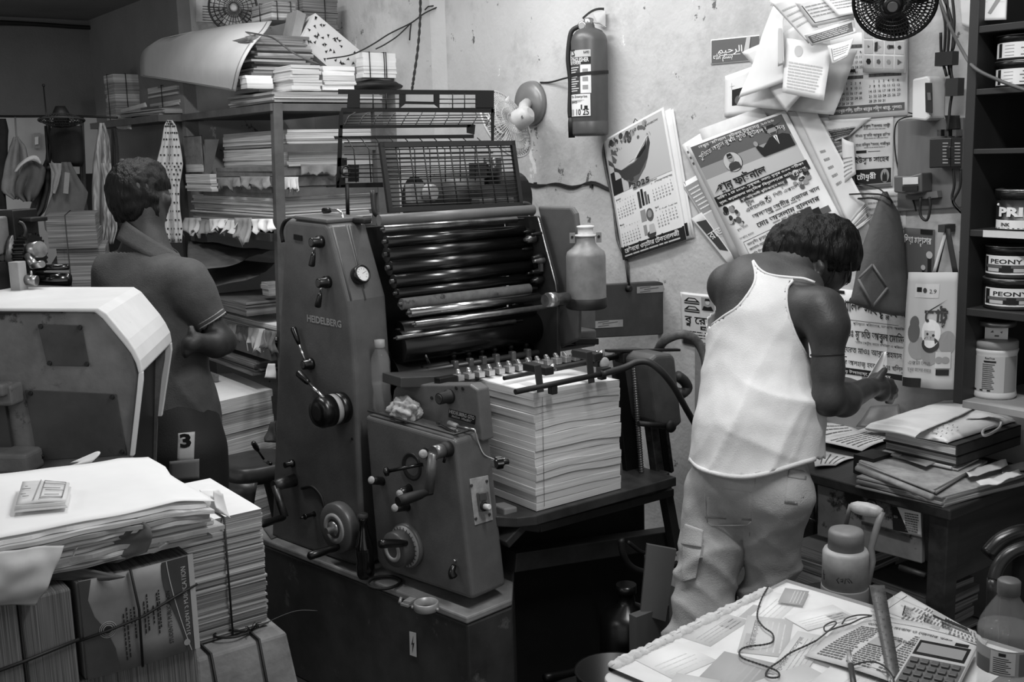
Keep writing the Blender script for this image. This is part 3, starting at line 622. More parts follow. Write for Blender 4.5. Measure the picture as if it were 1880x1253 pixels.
for (x0, y0, x1, y1) in ((1169, 526, 1219, 538), (1092, 589, 1143, 602)):
    m = M(); m.prism([q(*p, Y=YP - .001) for p in ((x0, y0 + 1), (x1, y0 - 2), (x1, y1 - 2), (x0, y1 + 1))], (0, -.002, 0)); a = q(x0 + 6, (y0 + y1) / 2 + 2, Y=YP - .0035)
    for j in range(3): m.par(a + V((.02 * (j % 2), 0, .008 - j * .007)), (.05 + .02 * (j == 1), 0, 0), (0, -.0005, 0), (0, 0, .0022), 1)
    pp('rating_plate', m, [G('plate_pale', .62, .5, var=.05), INKG], parent=k, label='pale riveted maker plate')
m = M(); c = q(1153, 530, Y=YP - .002); m.lathe(c, (0, -1, 0), [(.013, 0), (.011, .012), (.006, .014)], 14); m.tube([c + V((0, -.01, 0)), q(1152, 505, Y=YP), q(1149, 480, Y=YP + .01)], .004, 6); pp('power_plug', m, BLACKM, parent=k)
# ---- the pile of printing paper
ps = M(); x0, x1 = q(985, 930, Y=2.22).x, q(1140, 889, Y=2.22).x; z0, z1 = zB, q(962, 728, Y=2.22).z; n_ = 16; RR = random.Random(5); zz = z0
for k in range(n_):
    th = (z1 - z0) / n_; jx, jy = RR.uniform(-.0025, .0025), RR.uniform(-.003, .003); A_ = RR.uniform(.2, 1)
    wv = lambda u, v, k=k: (.006 * math.sin(3.3 * u + .4) + .0015 * math.sin(9 * u + k) - .004 * u) * min(1, k / 4) - .003 * v * (k > 3)
    ps.sheet(lambda u, v, zz=zz, th=th, jx=jx, jy=jy, wv=wv: (x0 + jx + u * (x1 - x0), 2.22 + jy + v * .34, zz + th + wv(u, v)), 14, 5, th * (.93 if k % 3 else .985), 0)
    zz += th
ps.tube([(x0 + .024, 2.216, z0 + .01), (x0 + .024, 2.214, z1 - .01)], .0006, 4, 2)
ps.sheet(lambda u, v: (x0 + u * (x1 - x0), 2.222 + v * .335, z1 + .0012 + .006 * math.sin(3.3 * u + .4) - .004 * u), 14, 5, .0008, 1)
obj('paper_pile', ps, [EDGEP, WHITE, INK], label='tall pile of blank printing sheets standing on the press feed board', cat='paper stack')
# ================================================================ paper helpers
def stack(base, h, n, mats=None, jit=.004, name='paper_stack', seed=1, twist=.01, top=1, straps=(), strapr=.0022, sag=0.0, gap=.0, **kw):
    """a pile of sheets: base = floor polygon (>=3 points), n visible signatures, each a thin block slightly out of line"""
    R_ = random.Random(seed); m = M(); P = [V(p) for p in base]; c = sum(P, V()) / len(P); z = 0.0
    ths = [R_.uniform(.5, 1.5) for _ in range(n)]; s_ = sum(ths)
    for i in range(n):
        th = ths[i] / s_ * h; d = V((R_.uniform(-jit, jit), R_.uniform(-jit, jit), 0)); rot = Matrix.Rotation(R_.uniform(-twist, twist), 3, 'Z')
        pts = [c + rot @ (p - c) + d + V((0, 0, z)) for p in P]
        m.prism(pts, (0, 0, th * (1 - gap)), top if i == n - 1 else R_.choice((0, 0, 0, 2)), side=R_.choice((0, 0, 2)) if i < n - 1 else 0); z += th
    for t, u in straps:       # string around the pile, t along the first edge or u along the second
        a, b, d2, e2 = P[0], P[1], P[2], P[3]
        p, r_ = (a.lerp(b, t), e2.lerp(d2, t)) if u == 0 else (a.lerp(e2, t), b.lerp(d2, t))
        o_ = (p - r_).normalized() * (jit + .002); H = V((0, 0, h + .002)); p = p + o_; r_ = r_ - o_
        m.tube([p, p + H, r_ + H, r_], strapr, 5, 3)
    mats = mats or (EDGE, WHITE, EDGEM)
    return obj(name, m, list(mats) + ([INK] if len(mats) < 4 else []), **kw)
def blk(cx, yb, lx, rx, Yf, X=None):
    """axis-aligned footprint from its near corner pixel and the pixels where its two visible faces end"""
    p = q(cx, yb, Y=Yf); z = p.z; X1 = q(rx, yb, Y=Yf).x; d = ray(lx, yb); t = p.x / d.x; Y1 = t * d.y
    return [(p.x, Yf, z), (X1, Yf, z), (X1, Y1, z), (p.x, Y1, z)]
def rect3(x0, y0, x1, y1, z): return [(x0, y0, z), (x1, y0, z), (x1, y1, z), (x0, y1, z)]
def crumple(pts, nu, nv, amp, mats, name, seed=0.0, th=.0012, fs=9, **kw):
    """a creased sheet between four corner points (bottom-left, bottom-right, top-right, top-left)"""
    a, b, c, d = [V(p) for p in pts]; n = (b - a).cross(d - a).normalized(); m = M()
    def f(u, v):
        p = a.lerp(b, u).lerp(d.lerp(c, u), v); return p + n * (amp * (nz(p, fs, seed) + .5 * nz(p, fs * 2.3, seed + 3)))
    m.sheet(f, nu, nv, th); return obj(name, m, mats, **kw)
def ragged(pts, name, mats, seed, amp=.01, th=.001, parent=None, drop=0.0, **kw):
    """a sheet hanging or lying with a torn outer edge: pts as crumple, the edge at v=0 is torn"""
    a, b, c, d = [V(p) for p in pts]; n = (b - a).cross(d - a).normalized(); R_ = random.Random(seed); nu = 18; tear = [R_.uniform(-.22, .28) for _ in range(nu + 1)]; m = M()
    def f(u, v):
        t = tear[int(round(u * nu))]; vv = v * (1 - t) + t if v < 1 else v
        p = a.lerp(b, u).lerp(d.lerp(c, u), vv); k = 1 - v
        return p + n * (amp * k * (1.3 * nz(p, 14, seed) + .6 * math.sin(u * 17 + seed))) + V((0, 0, -drop * k * k))
    m.sheet(f, nu, 5, th); return obj(name, m, mats, parent=parent, **kw)
# ================================================================ the steel rack of paper behind the press
YR0, XR = 3.98, 1.82
RACK = G('rack_steel', .33, .55, var=.05, scale=10); zt = q(503, 190, Y=YR0).z
rack = empty('storage_rack', (2.1, 4.4, 0), 'grey steel angle rack piled with paper, behind the press', 'rack')
m = M(); a = q(501, 190, Y=YR0); m.par((1.765, YR0 - .004, 0), (.038, 0, 0), (0, .03, 0), (a.x - 1.765, 0, zt + .002)); obj('post', m, RACK, rack)
m = M(); a = q(323, 210, X=XR); m.box((XR - .004, a.y, 0), (XR + .035, a.y + .03, zt + .002)); obj('post', m, RACK, rack)
xr1 = q(700, 188, Y=YR0).x
m = M(); m.box((xr1 - .035, YR0 - .004, 0), (xr1 + .002, YR0 + .03, zt + .002)); obj('post', m, RACK, rack)
YR1 = 4.93
m = M(); m.box((XR, YR0, zt - .028), (xr1, YR1, zt)); obj('top_shelf', m, RACK, rack)
z1 = q(503, 428, Y=YR0).z; z2 = q(505, 642, Y=YR0).z
m = M(); m.box((XR - .02, YR0 + .03, z1 - .035), (xr1, YR1, z1 - .005)); obj('shelf', m, RACK, rack)
m = M(); m.box((XR - .05, YR0 + .03, z2 - .05), (xr1, YR1, z2 - .005)); obj('shelf', m, RACK, rack)
for y in (270, 352):
    zz = q(560, y, Y=YR0).z; m = M(); m.box((XR + .01, YR0 + .002, zz - .018), (xr1, YR0 + .022, zz + .012)); obj('ladder_rail', m, RACK, rack)
m = M(); m.box((1.72, YR1 + .02, zt - .03), (1.93, 6.0, zt)); obj('plank', m, RACK, rack)
def rk(name, cx, yb, yt, lx, rx, n, label, mats=None, Yf=YR0 + .04, seed=1, cat='paper stack', group=None, **kw):
    b = blk(cx, yb, lx, rx, Yf); b = [(x, min(y, YR1 - .03), z) for x, y, z in b]; h = q(cx, yt, Y=Yf).z - b[0][2]
    return stack(b, h, n, mats, name=name, seed=seed, label=label, cat=cat, group=group, **kw)
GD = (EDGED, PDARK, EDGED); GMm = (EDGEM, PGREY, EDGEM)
KRAFT = G('kraft_paper', .46, .8, var=.08, scale=9, bump=.4, bscale=30)
# upper shelf, from the shelf upwards
rk('frayed_sheets', 505, 424, 396, 338, 680, 9, 'frayed white sheets lying lowest on the rack\'s middle shelf', seed=3, jit=.012, Yf=YR0 + .035)
rk('checked_sheets', 503, 394, 364, 345, 690, 8, 'loose pale sheets lying over the frayed sheets on the rack', seed=4, jit=.01, Yf=YR0 + .05)
rk('wrapped_ream', 500, 363, 345, 374, 600, 2, 'lower grey wrapped ream with torn paper on the rack', (KRAFT, KRAFT, KRAFT), seed=5, jit=.003, cat='ream', Yf=YR0 + .06)
rk('wrapped_ream', 506, 344, 325, 392, 690, 2, 'middle grey wrapped ream with split wrapper on the rack', (KRAFT, KRAFT, KRAFT), seed=6, jit=.003, cat='ream', Yf=YR0 + .05)
rk('wrapped_ream', 506, 324, 307, 398, 690, 2, 'topmost grey wrapped ream lying under white folded reams', (KRAFT, KRAFT, KRAFT), seed=7, jit=.003, cat='ream', Yf=YR0 + .05)
rk('folded_ream', 530, 306, 271, 412, 690, 8, 'lower block of white folded paper reams on rack\'s middle shelf', (EDGE, WHITE, EDGE), seed=8, jit=.004)
rk('folded_ream', 528, 269, 238, 410, 690, 6, 'upper block of white folded paper reams below rack top', (EDGE, WHITE, EDGEM), seed=9, jit=.004)
rk('folded_booklets', 388, 352, 320, 343, 400, 6, 'small bundle of folded booklets at the left of the rack shelf', (EDGE, PAPER, EDGE), seed=10, Yf=4.5)
pk = rk('wrapped_parcel', 372, 316, 250, 334, 377, 4, 'small wrapped parcel on notepads at the rack\'s left end', (KRAFT, KRAFT, EDGE), seed=11, Yf=4.7, cat='parcel', straps=((.5, 0),))
m = M(); m.prism([q(*p, Y=4.6) for p in ((377, 256), (402, 256), (388, 318), (376, 322))], (.0, .012, 0)); obj('dark_board', m, PDARK, label='dark framed board leaning beside the wrapped parcel on rack', cat='board')
# torn wrappers hanging over the shelf edge
TR = random.Random(2)
for i in range(9):
    px = 345 + i * 18; py = 402 + TR.uniform(-4, 6); w = TR.uniform(22, 34); d = TR.uniform(18, 42)
    X_ = XR - .012 - .004 * i; dd = lambda x, y: q(x, y, X=X_ + (.0 if y < py + 5 else -.02))
    ragged([dd(px, py + d), dd(px + w, py + d), dd(px + w, py), dd(px, py)], 'torn_wrapper', [PAPER, PGREY][i % 2], i + 1, .03, label=None) if False else None
HG_ = 'torn wrapper sheets hanging over the shelf edge'
TW = ['first torn wrapper strip from the left below frayed sheets', 'second torn strip from the left below the frayed sheets', 'third torn strip from the left below the frayed sheets', 'fourth torn strip from the left below the frayed sheets', 'fifth torn strip from the left below the frayed sheets', 'sixth torn strip, beside the rack post']
for i, (px, py, w, d, dr) in enumerate(((338, 400, 30, 30, 0), (362, 405, 26, 28, 0), (384, 402, 34, 22, 0), (412, 404, 26, 26, 0), (430, 400, 32, 46, .01), (460, 402, 40, 24, 0))):
    X_ = XR - .028 - .003 * i; a, b, c, e = (q(px, py + d, X=X_ - .02), q(px + w, py + d - 4, X=X_ - .02), q(px + w, py, X=X_), q(px, py, X=X_))
    ragged([a, b, c, e], 'torn_wrapper', [PAPER, PGREY, WHITE][i % 3], i + 1, .025, label=TW[i], cat='torn paper', group=HG_)
for i, (px, py, w, d, lb) in enumerate(((380, 326, 60, 22, 'torn grey flap at the left of the middle wrapped ream'), (440, 324, 55, 20, 'torn flap of the wrapped ream left of the rack post'), (552, 302, 86, 18, 'crumpled paper flap under the white reams, right of the post'), (520, 325, 28, 26, 'white crumpled scrap just right of the rack post'))):
    if px < 500: f = lambda x, y, o: q(x, y, X=XR - .01 - o)
    else: f = lambda x, y, o: q(x, y, Y=YR0 + .02 - o)
    ragged([f(px, py + d, .02), f(px + w, py + d, .02), f(px + w, py, 0), f(px, py, 0)], 'torn_wrapper', [KRAFT, KRAFT, KRAFT, PAPER][i], 30 + i, .02, label=lb, cat='torn paper')
# lower shelf
rk('frayed_bundle', 512, 632, 600, 402, 690, 10, 'frayed bundle in torn wrapping on the rack\'s lower shelf', (EDGE, WHITE, EDGEM), seed=13, jit=.01, Yf=YR0 + .04)
for i, (px, w) in enumerate(((408, 26), (434, 22), (456, 30), (484, 24))):
    f = lambda x, y, o: q(x, y, X=XR - .035 - o); py = 590 + (px - 408) * .17
    ragged([f(px, py + 40, .01), f(px + w, py + 44, .01), f(px + w, py + 6, 0), f(px, py + 3, 0)], 'torn_wrapper', [PAPER, KRAFT][i % 2], 50 + i, .035, label=['first', 'second', 'third', 'fourth'][i] + ' torn wrapper piece from the left on the lower frayed bundle', cat='torn paper')
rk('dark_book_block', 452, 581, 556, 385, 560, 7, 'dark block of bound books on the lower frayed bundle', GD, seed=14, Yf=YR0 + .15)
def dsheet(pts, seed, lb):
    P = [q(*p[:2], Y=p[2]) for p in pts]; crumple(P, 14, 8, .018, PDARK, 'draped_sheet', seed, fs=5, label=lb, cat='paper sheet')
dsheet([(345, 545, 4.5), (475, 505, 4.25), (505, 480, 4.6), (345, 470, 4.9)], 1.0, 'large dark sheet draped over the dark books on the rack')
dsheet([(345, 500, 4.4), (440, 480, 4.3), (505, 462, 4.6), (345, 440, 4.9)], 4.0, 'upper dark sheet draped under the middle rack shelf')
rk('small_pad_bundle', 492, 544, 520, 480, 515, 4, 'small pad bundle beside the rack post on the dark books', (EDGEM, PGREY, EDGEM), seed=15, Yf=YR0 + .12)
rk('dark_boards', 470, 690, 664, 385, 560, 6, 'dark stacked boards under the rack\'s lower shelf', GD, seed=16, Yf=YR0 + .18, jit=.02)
# top of the rack
rk('flat_sheet_bundle', 503, 187, 168, 420, 700, 6, 'flat bundle of sheets lying on the rack top at its corner', (EDGEM, PAPER, EDGE), seed=20, Yf=YR0 + .01, jit=.006)
rk('notepad_stack', 537, 166, 119, 494, 590, 9, 'tall white notepad stack on rack top, corner towards camera', (EDGE, WHITE, EDGE), seed=21, Yf=YR0 + .05, jit=.006, group='white notepad stacks on the rack', twist=.03)
rk('notepad_stack', 594, 165, 121, 588, 652, 7, 'shorter white notepad stack left of the tied box on rack', (WHITE, WHITE, EDGE), seed=22, Yf=YR0 + .06, jit=.006, group='white notepad stacks on the rack', twist=.03)
rk('old_paper_pile', 470, 168, 62, 430, 570, 22, 'leaning pile of old grey papers behind the white notepads', (EDGED, PGREY, EDGEM), seed=23, Yf=YR0 + .22, jit=.022, twist=.06)
rk('white_book_block', 452, 162, 138, 440, 500, 3, 'white book block at the left of the notepad stack', (WHITE, PAPER, EDGE), seed=24, Yf=YR0 + .17)
# curled white poster sheet: rolls over at the left and droops in front of the pile
bl, br, tr, tl = q(258, 140, X=XR + .1), q(434, 167, X=XR - .03), q(498, 38, X=XR + .25), q(290, 74, X=XR + .28)
m = M()
CUR = [[(258, 140), (320, 149), (380, 159), (432, 168)], [(257, 112), (320, 120), (390, 124), (442, 124)], [(264, 92), (330, 88), (400, 84), (462, 86)], [(290, 74), (350, 63), (420, 55), (488, 56)], [(310, 68), (370, 55), (430, 44), (499, 38)]]
XS = [-.03, -.035, .02, .13, .24]
def cur(u, v):
    j = min(3, int(v * 4)); t = v * 4 - j; i = min(2, int(u * 3)); s_ = u * 3 - i
    def g(jj):
        r_ = CUR[jj]; x = r_[i][0] + (r_[i + 1][0] - r_[i][0]) * s_; y = r_[i][1] + (r_[i + 1][1] - r_[i][1]) * s_
        return q(x, y, X=XR + XS[jj] * u - (1 - u) * .03)
    P = [g(max(0, min(4, k))) for k in (j - 1, j, j + 1, j + 2)]
    return 0.5 * ((2 * P[1]) + (P[2] - P[0]) * t + (2 * P[0] - 5 * P[1] + 4 * P[2] - P[3]) * t * t + (-P[0] + 3 * P[1] - 3 * P[2] + P[3]) * t ** 3)
m.sheet(cur, 18, 24, .002)
m.tube([cur(.965, .02 + k / 30) + V((-.003, -.003, .001)) for k in range(29)], .0011, 4, 1); m.tube([cur(.03 + k / 32, .03) + V((-.003, -.003, 0)) for k in range(30)], .0008, 4, 1)
obj('curled_sheet', m, [G('curled_paper', .78, .7, var=.03, scale=4), INKG], label='big curled white sheet drooping over the rack top', cat='paper sheet')
m = M(); m.tube([q(345, 55, X=2.05), q(405, 54, X=1.99), q(418, 60, X=1.97), q(440, 58, X=1.94), q(480, 64, X=1.86), q(505, 72, Y=4.15), q(540, 98, Y=4.1), q(585, 118, Y=4.03)], .0035, 6, smooth=5); obj('grey_wire', m, G('wire_grey', .3, .6), label='thin grey cable running across the curled sheet', cat='cable')
# tied bundles at the far left of the top
def ybk(cx, yb, yt, lx, rx, Y_, n, **kw):
    b = blk(cx, yb, lx, rx, Y_); h = q(cx, yt, Y=Y_).z - b[0][2]; return stack(b, h, n, **kw)
zpl = zt
for i, (cx, lx, rx, Y_, h, yb, lb) in enumerate(((213, 196, 272, 5.55, None, (196, 136), 'tall string-tied paper bundle at the far end of rack top'), (330, 274, 352, 5.0, None, (180, 152), 'low rubber-banded paper bundle beneath the curled sheet'))):
    b = blk(cx, yb[0], lx, rx, Y_); hh = q(cx, yb[1], Y=Y_).z - b[0][2]; dz = zpl + (.003 if i == 0 else .04) - b[0][2]
    b = [(x, y, zpl + (.003 if i == 0 else .04)) for x, y, z in b]; stack(b, hh - dz, 9, (EDGE, PAPER, EDGEM), jit=.008, name='tied_bundle', seed=30 + i, label=lb, cat='paper bundle', straps=((.35, 0), (.5, 1)), twist=.03)
stack(rect3(1.74, 4.98, 1.93, 5.5, zt + .002), .03, 5, GMm, jit=.02, name='loose_papers', seed=33, twist=.08, label='loose grey papers under the banded bundle on rack top', cat='paper stack')
crumple([q(203, 212, X=1.74), q(268, 196, X=1.74), q(265, 188, X=1.74), q(215, 203, X=1.74)], 10, 4, .012, PAPER, 'rolled_sheet', 2.0, label='rolled pale sheet sticking out below the tied bundle', cat='paper sheet')
crumple([q(215, 236, X=1.73), q(243, 238, X=1.73), q(240, 212, X=1.75), q(210, 214, X=1.75)], 8, 5, .015, PAPER, 'torn_sheet', 5.0, label='torn sheet hanging from the rack plank\'s end', cat='torn paper')
# patterned gift box, grey box, books behind
BIRD = G('bird_paper', .84, .7)
P1 = [q(*p, Y=YR0 + .28) for p in ((550, 78), (579, 24), (660, 92), (655, 124), (600, 121))]
m = M(); m.prism(P1, (.03, .13, 0)); nrm = V((0, -1, 0)); BR = random.Random(8)
for k in range(64):
    px, py = BR.uniform(556, 655), BR.uniform(32, 118)
    ins = (py > 24 + (px - 579) * .84 + 4 if px > 579 else py > 78 - (px - 550) * 1.86 + 5) and py < (80 + (px - 550) * .86 - 4 if px < 600 else 119)
    if not ins: continue
    c = q(px, py, Y=YR0 + .2785); a = BR.uniform(0, 6.28); e1 = V((math.cos(a), 0, math.sin(a))); e2 = V((-e1.z, 0, e1.x)); s_ = .0085
    m.prism([c + e1 * s_, c + e2 * s_ * .35, c - e1 * s_ + e2 * s_ * .6, c - e1 * s_ * .3, c - e2 * s_], V((0, -.0004, 0)), 1)
obj('gift_box', m, [BIRD, INK], bevel=.002, label='white gift box with small black bird pattern on rack top', cat='box')
m = M(); m.prism([q(*p, Y=YR0 + .34) for p in ((536, 66), (546, 18), (562, 26), (549, 78))], (.02, .14, 0)); obj('grey_box', m, PGREY, label='plain grey box end behind the bird-patterned box', cat='box')
stack(blk(500, 36, 462, 542, YR0 + .5), .075, 6, (EDGEM, PAPER, EDGE), name='book_bundle', seed=40, jit=.006, label='string-tied book bundle standing behind the curled sheet', cat='paper bundle', straps=((.2, 0), (.8, 0), (.5, 1)))
stack(blk(560, 62, 548, 622, YR0 + .55), .16, 8, (EDGED, PGREY, EDGED), name='book_bundle', seed=41, jit=.006, label='dim grey book bundle behind the bird-patterned box', cat='paper bundle', straps=((.6, 0), (.5, 1)))
b = blk(668, 142, 655, 728, YR0 + .16); h = q(668, 96, Y=YR0 + .16).z - b[0][2]
stack(b, h, 7, (WHITE, WHITE, EDGE), name='tied_box', seed=42, jit=.004, label='string-tied white paper block beside the wall on rack top', cat='paper bundle', straps=((.18, 0), (.62, 0), (.68, 0)))
m = M(); c = q(692, 158, Y=YR0 + .2); m.ball(c, .1, 16, 0, (1.15, .8, .26), lambda d: 1 + .18 * noise.noise(d * 2.4)); obj('black_bag', m, BLACKM, label='flattened black plastic bag under the tied white block', cat='bag')
# strings and the twisted rope
m = M(); m.tube([q(*p, Y=4.15) for p in ((812, 9), (780, 24), (755, 42), (715, 62), (690, 78), (665, 92), (640, 102), (600, 108))], .0032, 6, smooth=5); m.tube([q(*p, Y=4.14) for p in ((755, 42), (730, 66), (706, 82), (690, 90))], .003, 6, smooth=5); m.tube([q(*p, Y=4.14) for p in ((755, 42), (753, 58), (752, 74))], .003, 6); m.tube([q(*p, Y=4.16) for p in ((800, 10), (786, 12), (780, 18))], .003, 6)
obj('tie_string', m, G('string_dark', .14, .8), label='dark string tied from a wall nail to the white block', cat='string')
m = M(); pts = catmull([q(772, -6, Y=3.9), q(771, 40, Y=3.9), q(767, 90, Y=3.9), q(760, 140, Y=3.9), q(756, 168, Y=3.9)], 12)
for s_ in (0, math.pi):
    m.tube([p + V((math.cos(i * .9 + s_) * .003, math.sin(i * .9 + s_) * .003, 0)) for i, p in enumerate(pts)], .0034, 6)
obj('twisted_rope', m, G('string_dark', .14, .8), label='twisted dark rope hanging in front of the wall pillar', cat='rope')
# posters and the caged fan on the back wall
m = M(); a = [q(*p, Y=YB - .004) for p in ((360, 40), (412, 42), (412, -12), (360, -12))]; m.prism(a, (0, .003, 0))
for k in range(6): o_ = q(372, 12 + k * 5, Y=YB - .0055); m.par(o_, (.05 + .03 * (k % 2), 0, 0), (0, .001, 0), (0, 0, .003), 1)
obj('wall_notice', m, [PAPER, INKG], label='printed notice on the back wall, left of caged fan', cat='notice')
def fan_cage(m, c, ax, r, depth, nspoke=40, rings=6, wire=.0012, mi=0, dome=.5):
    x, y, z = frame(ax); c = V(c)
    for sgn in (1, -1):
        for k in range(nspoke):
            a = 2 * math.pi * k / nspoke; d = x * math.cos(a) + y * math.sin(a)
            m.tube([c + d * (r * t) + z * sgn * depth * (1 - t ** 2.2) for t in (.16, .4, .65, .85, 1)], wire, 4, mi)
        for k in range(rings):
            t = .2 + .8 * k / rings; m.tube([c + (x * math.cos(a) + y * math.sin(a)) * r * t + z * sgn * depth * (1 - t ** 2.2) for a in [2 * math.pi * j / 36 for j in range(36)]], wire, 4, mi, closed=True)
    m.tube([c + (x * math.cos(a) + y * math.sin(a)) * r for a in [2 * math.pi * j / 40 for j in range(40)]], wire * 3.2, 6, mi, closed=True)
def fan_blades(m, c, ax, r, n=3, mi=0, pitch=.35):
    x, y, z = frame(ax); c = V(c)
    for k in range(n):
        a0 = 2 * math.pi * k / n + .4
        def f(u, v):
            rr = r * (.15 + .85 * u); a = a0 + (v - .5) * (.9 + .5 * math.sin(math.pi * u)); return c + (x * math.cos(a) + y * math.sin(a)) * rr + z * ((v - .5) * pitch * rr)
        m.sheet(f, 6, 6, .002, mi)
fc = q(428, 14, Y=YB - .16); fan = empty('wall_fan', (fc.x, fc.y, fc.z - .2), 'pale caged wall fan high on the back wall above rack', 'fan')
m = M(); fan_cage(m, fc, (-.35, -1, -.1), .105, .05, 30, 4, .0016); obj('cage', m, G('cage_dark', .2, .5), fan)
m = M(); fan_blades(m, fc, (-.35, -1, -.1), .092); obj('blades', m, PAPER, fan)
m = M(); m.cyl(fc, fc + V((.05, .15, .02)), .035); m.lathe(fc, (-.35, -1, -.1), [(.03, .0), (.028, .03), (.01, .04)], 18); obj('motor', m, PAPER, fan)
# paper pile on the floor in front of the rack
zw = .66; b = [q(345, 751, Z=zw), q(498, 716, Z=zw), q(428, 686, Z=zw), q(330, 690, Z=zw)]
b0_ = [V((p.x, p.y, .23)) for p in b]; stack(b0_, zw - .23, 11, (EDGE, WHITE, EDGEM), jit=.006, name='paper_pile', seed=50, label='tall pile of white printed sheets on floor behind the stool', cat='paper stack')
c_ = sum(b, V()) / 4; stack([V((p.x - .035, p.y - .05, .002)) for p in b], .227, 6, (EDGEM, PGREY, EDGEM), jit=.006, name='paper_pile', seed=51, label='lower grey paper pile carrying the white printed sheets', cat='paper stack')
m = M(); c = [q(*p, X=1.66) for p in ((362, 690), (393, 690), (393, 668), (362, 662))]; b = blk(393, 690, 352, 400, 4.45); stack([(x, y, zw + .004) for x, y, z in b], .03, 2, (KRAFT, KRAFT, KRAFT), name='flat_parcel', seed=52, label='flat kraft parcel on the back of the printed sheets', cat='parcel')
# plastic stool
zs = .51; c = q(470, 842, Z=zs); ST = G('stool_plastic', .2, .35, var=.03); stool = empty('plastic_stool', (c.x, c.y, 0), 'dark plastic stool between the paper pile and press', 'stool')
m = M(); R0 = .13
def sq(a, r): return V((math.copysign(abs(math.cos(a)) ** .6, math.cos(a)) * r, math.copysign(abs(math.sin(a)) ** .6, math.sin(a)) * r, 0))
prof = [(.02, zs - .002), (.09, zs - .002), (.118, zs), (.128, zs - .006), (.134, zs - .03), (.138, zs - .06), (.132, zs - .06), (.12, zs - .012), (.02, zs - .012)]
NS = 40; m.grid(lambda u, v: V((c.x, c.y, 0)) + sq(2 * math.pi * u, prof[int(round(v * (len(prof) - 1)))][0]) + V((0, 0, prof[int(round(v * (len(prof) - 1)))][1])), NS, len(prof) - 1, cu=True)
m.lathe((c.x, c.y, zs - .012), (0, 0, 1), [(.022, 0), (.022, .01)], 16); obj('seat', m, ST, stool)
for k in range(4):
    a0 = math.pi / 4 + k * math.pi / 2 + .0; m = M()
    def f(u, v, a0=a0):
        w = .78 * (1 - v) ** 2.2 + .32; a = a0 + (u - .5) * w; r = .136 + .045 * v; return V((c.x, c.y, 0)) + sq(a, r) + V((0, 0, (zs - .05) * (1 - v)))
    m.sheet(f, 8, 12, .004); obj('leg', m, ST, stool)
# plastic bag hanging at the press back
crumple([qp(487, 812, .08), qp(508, 815, .04), qp(508, 772, .04), qp(494, 775, .08)], 10, 10, .03, G('clear_bag', .3, .25, spec=.8), 'plastic_bag', 3.0, label='crumpled dark plastic bag hanging behind the press panel', cat='bag')
crumple([q(485, 694, Y=3.96), q(507, 696, Y=3.96), q(505, 668, Y=3.97), q(492, 668, Y=3.97)], 8, 8, .03, PAPER, 'crumpled_rag', 8.0, label='pale crumpled rag tucked against the rack post', cat='rag')
m = M(); m.cyl(q(486, 846, Y=3.45), q(470, 822, Y=3.45), .004); m.lathe(q(474, 828, Y=3.45), q(464, 812, Y=3.45) - q(474, 828, Y=3.45), [(.006, 0), (.01, .015), (.009, .035), (.004, .04)], 12); m.tube([q(486, 846, Y=3.45), qp(497, 852, .02)], .006, 6); pp('back_lever', m, BLACK)
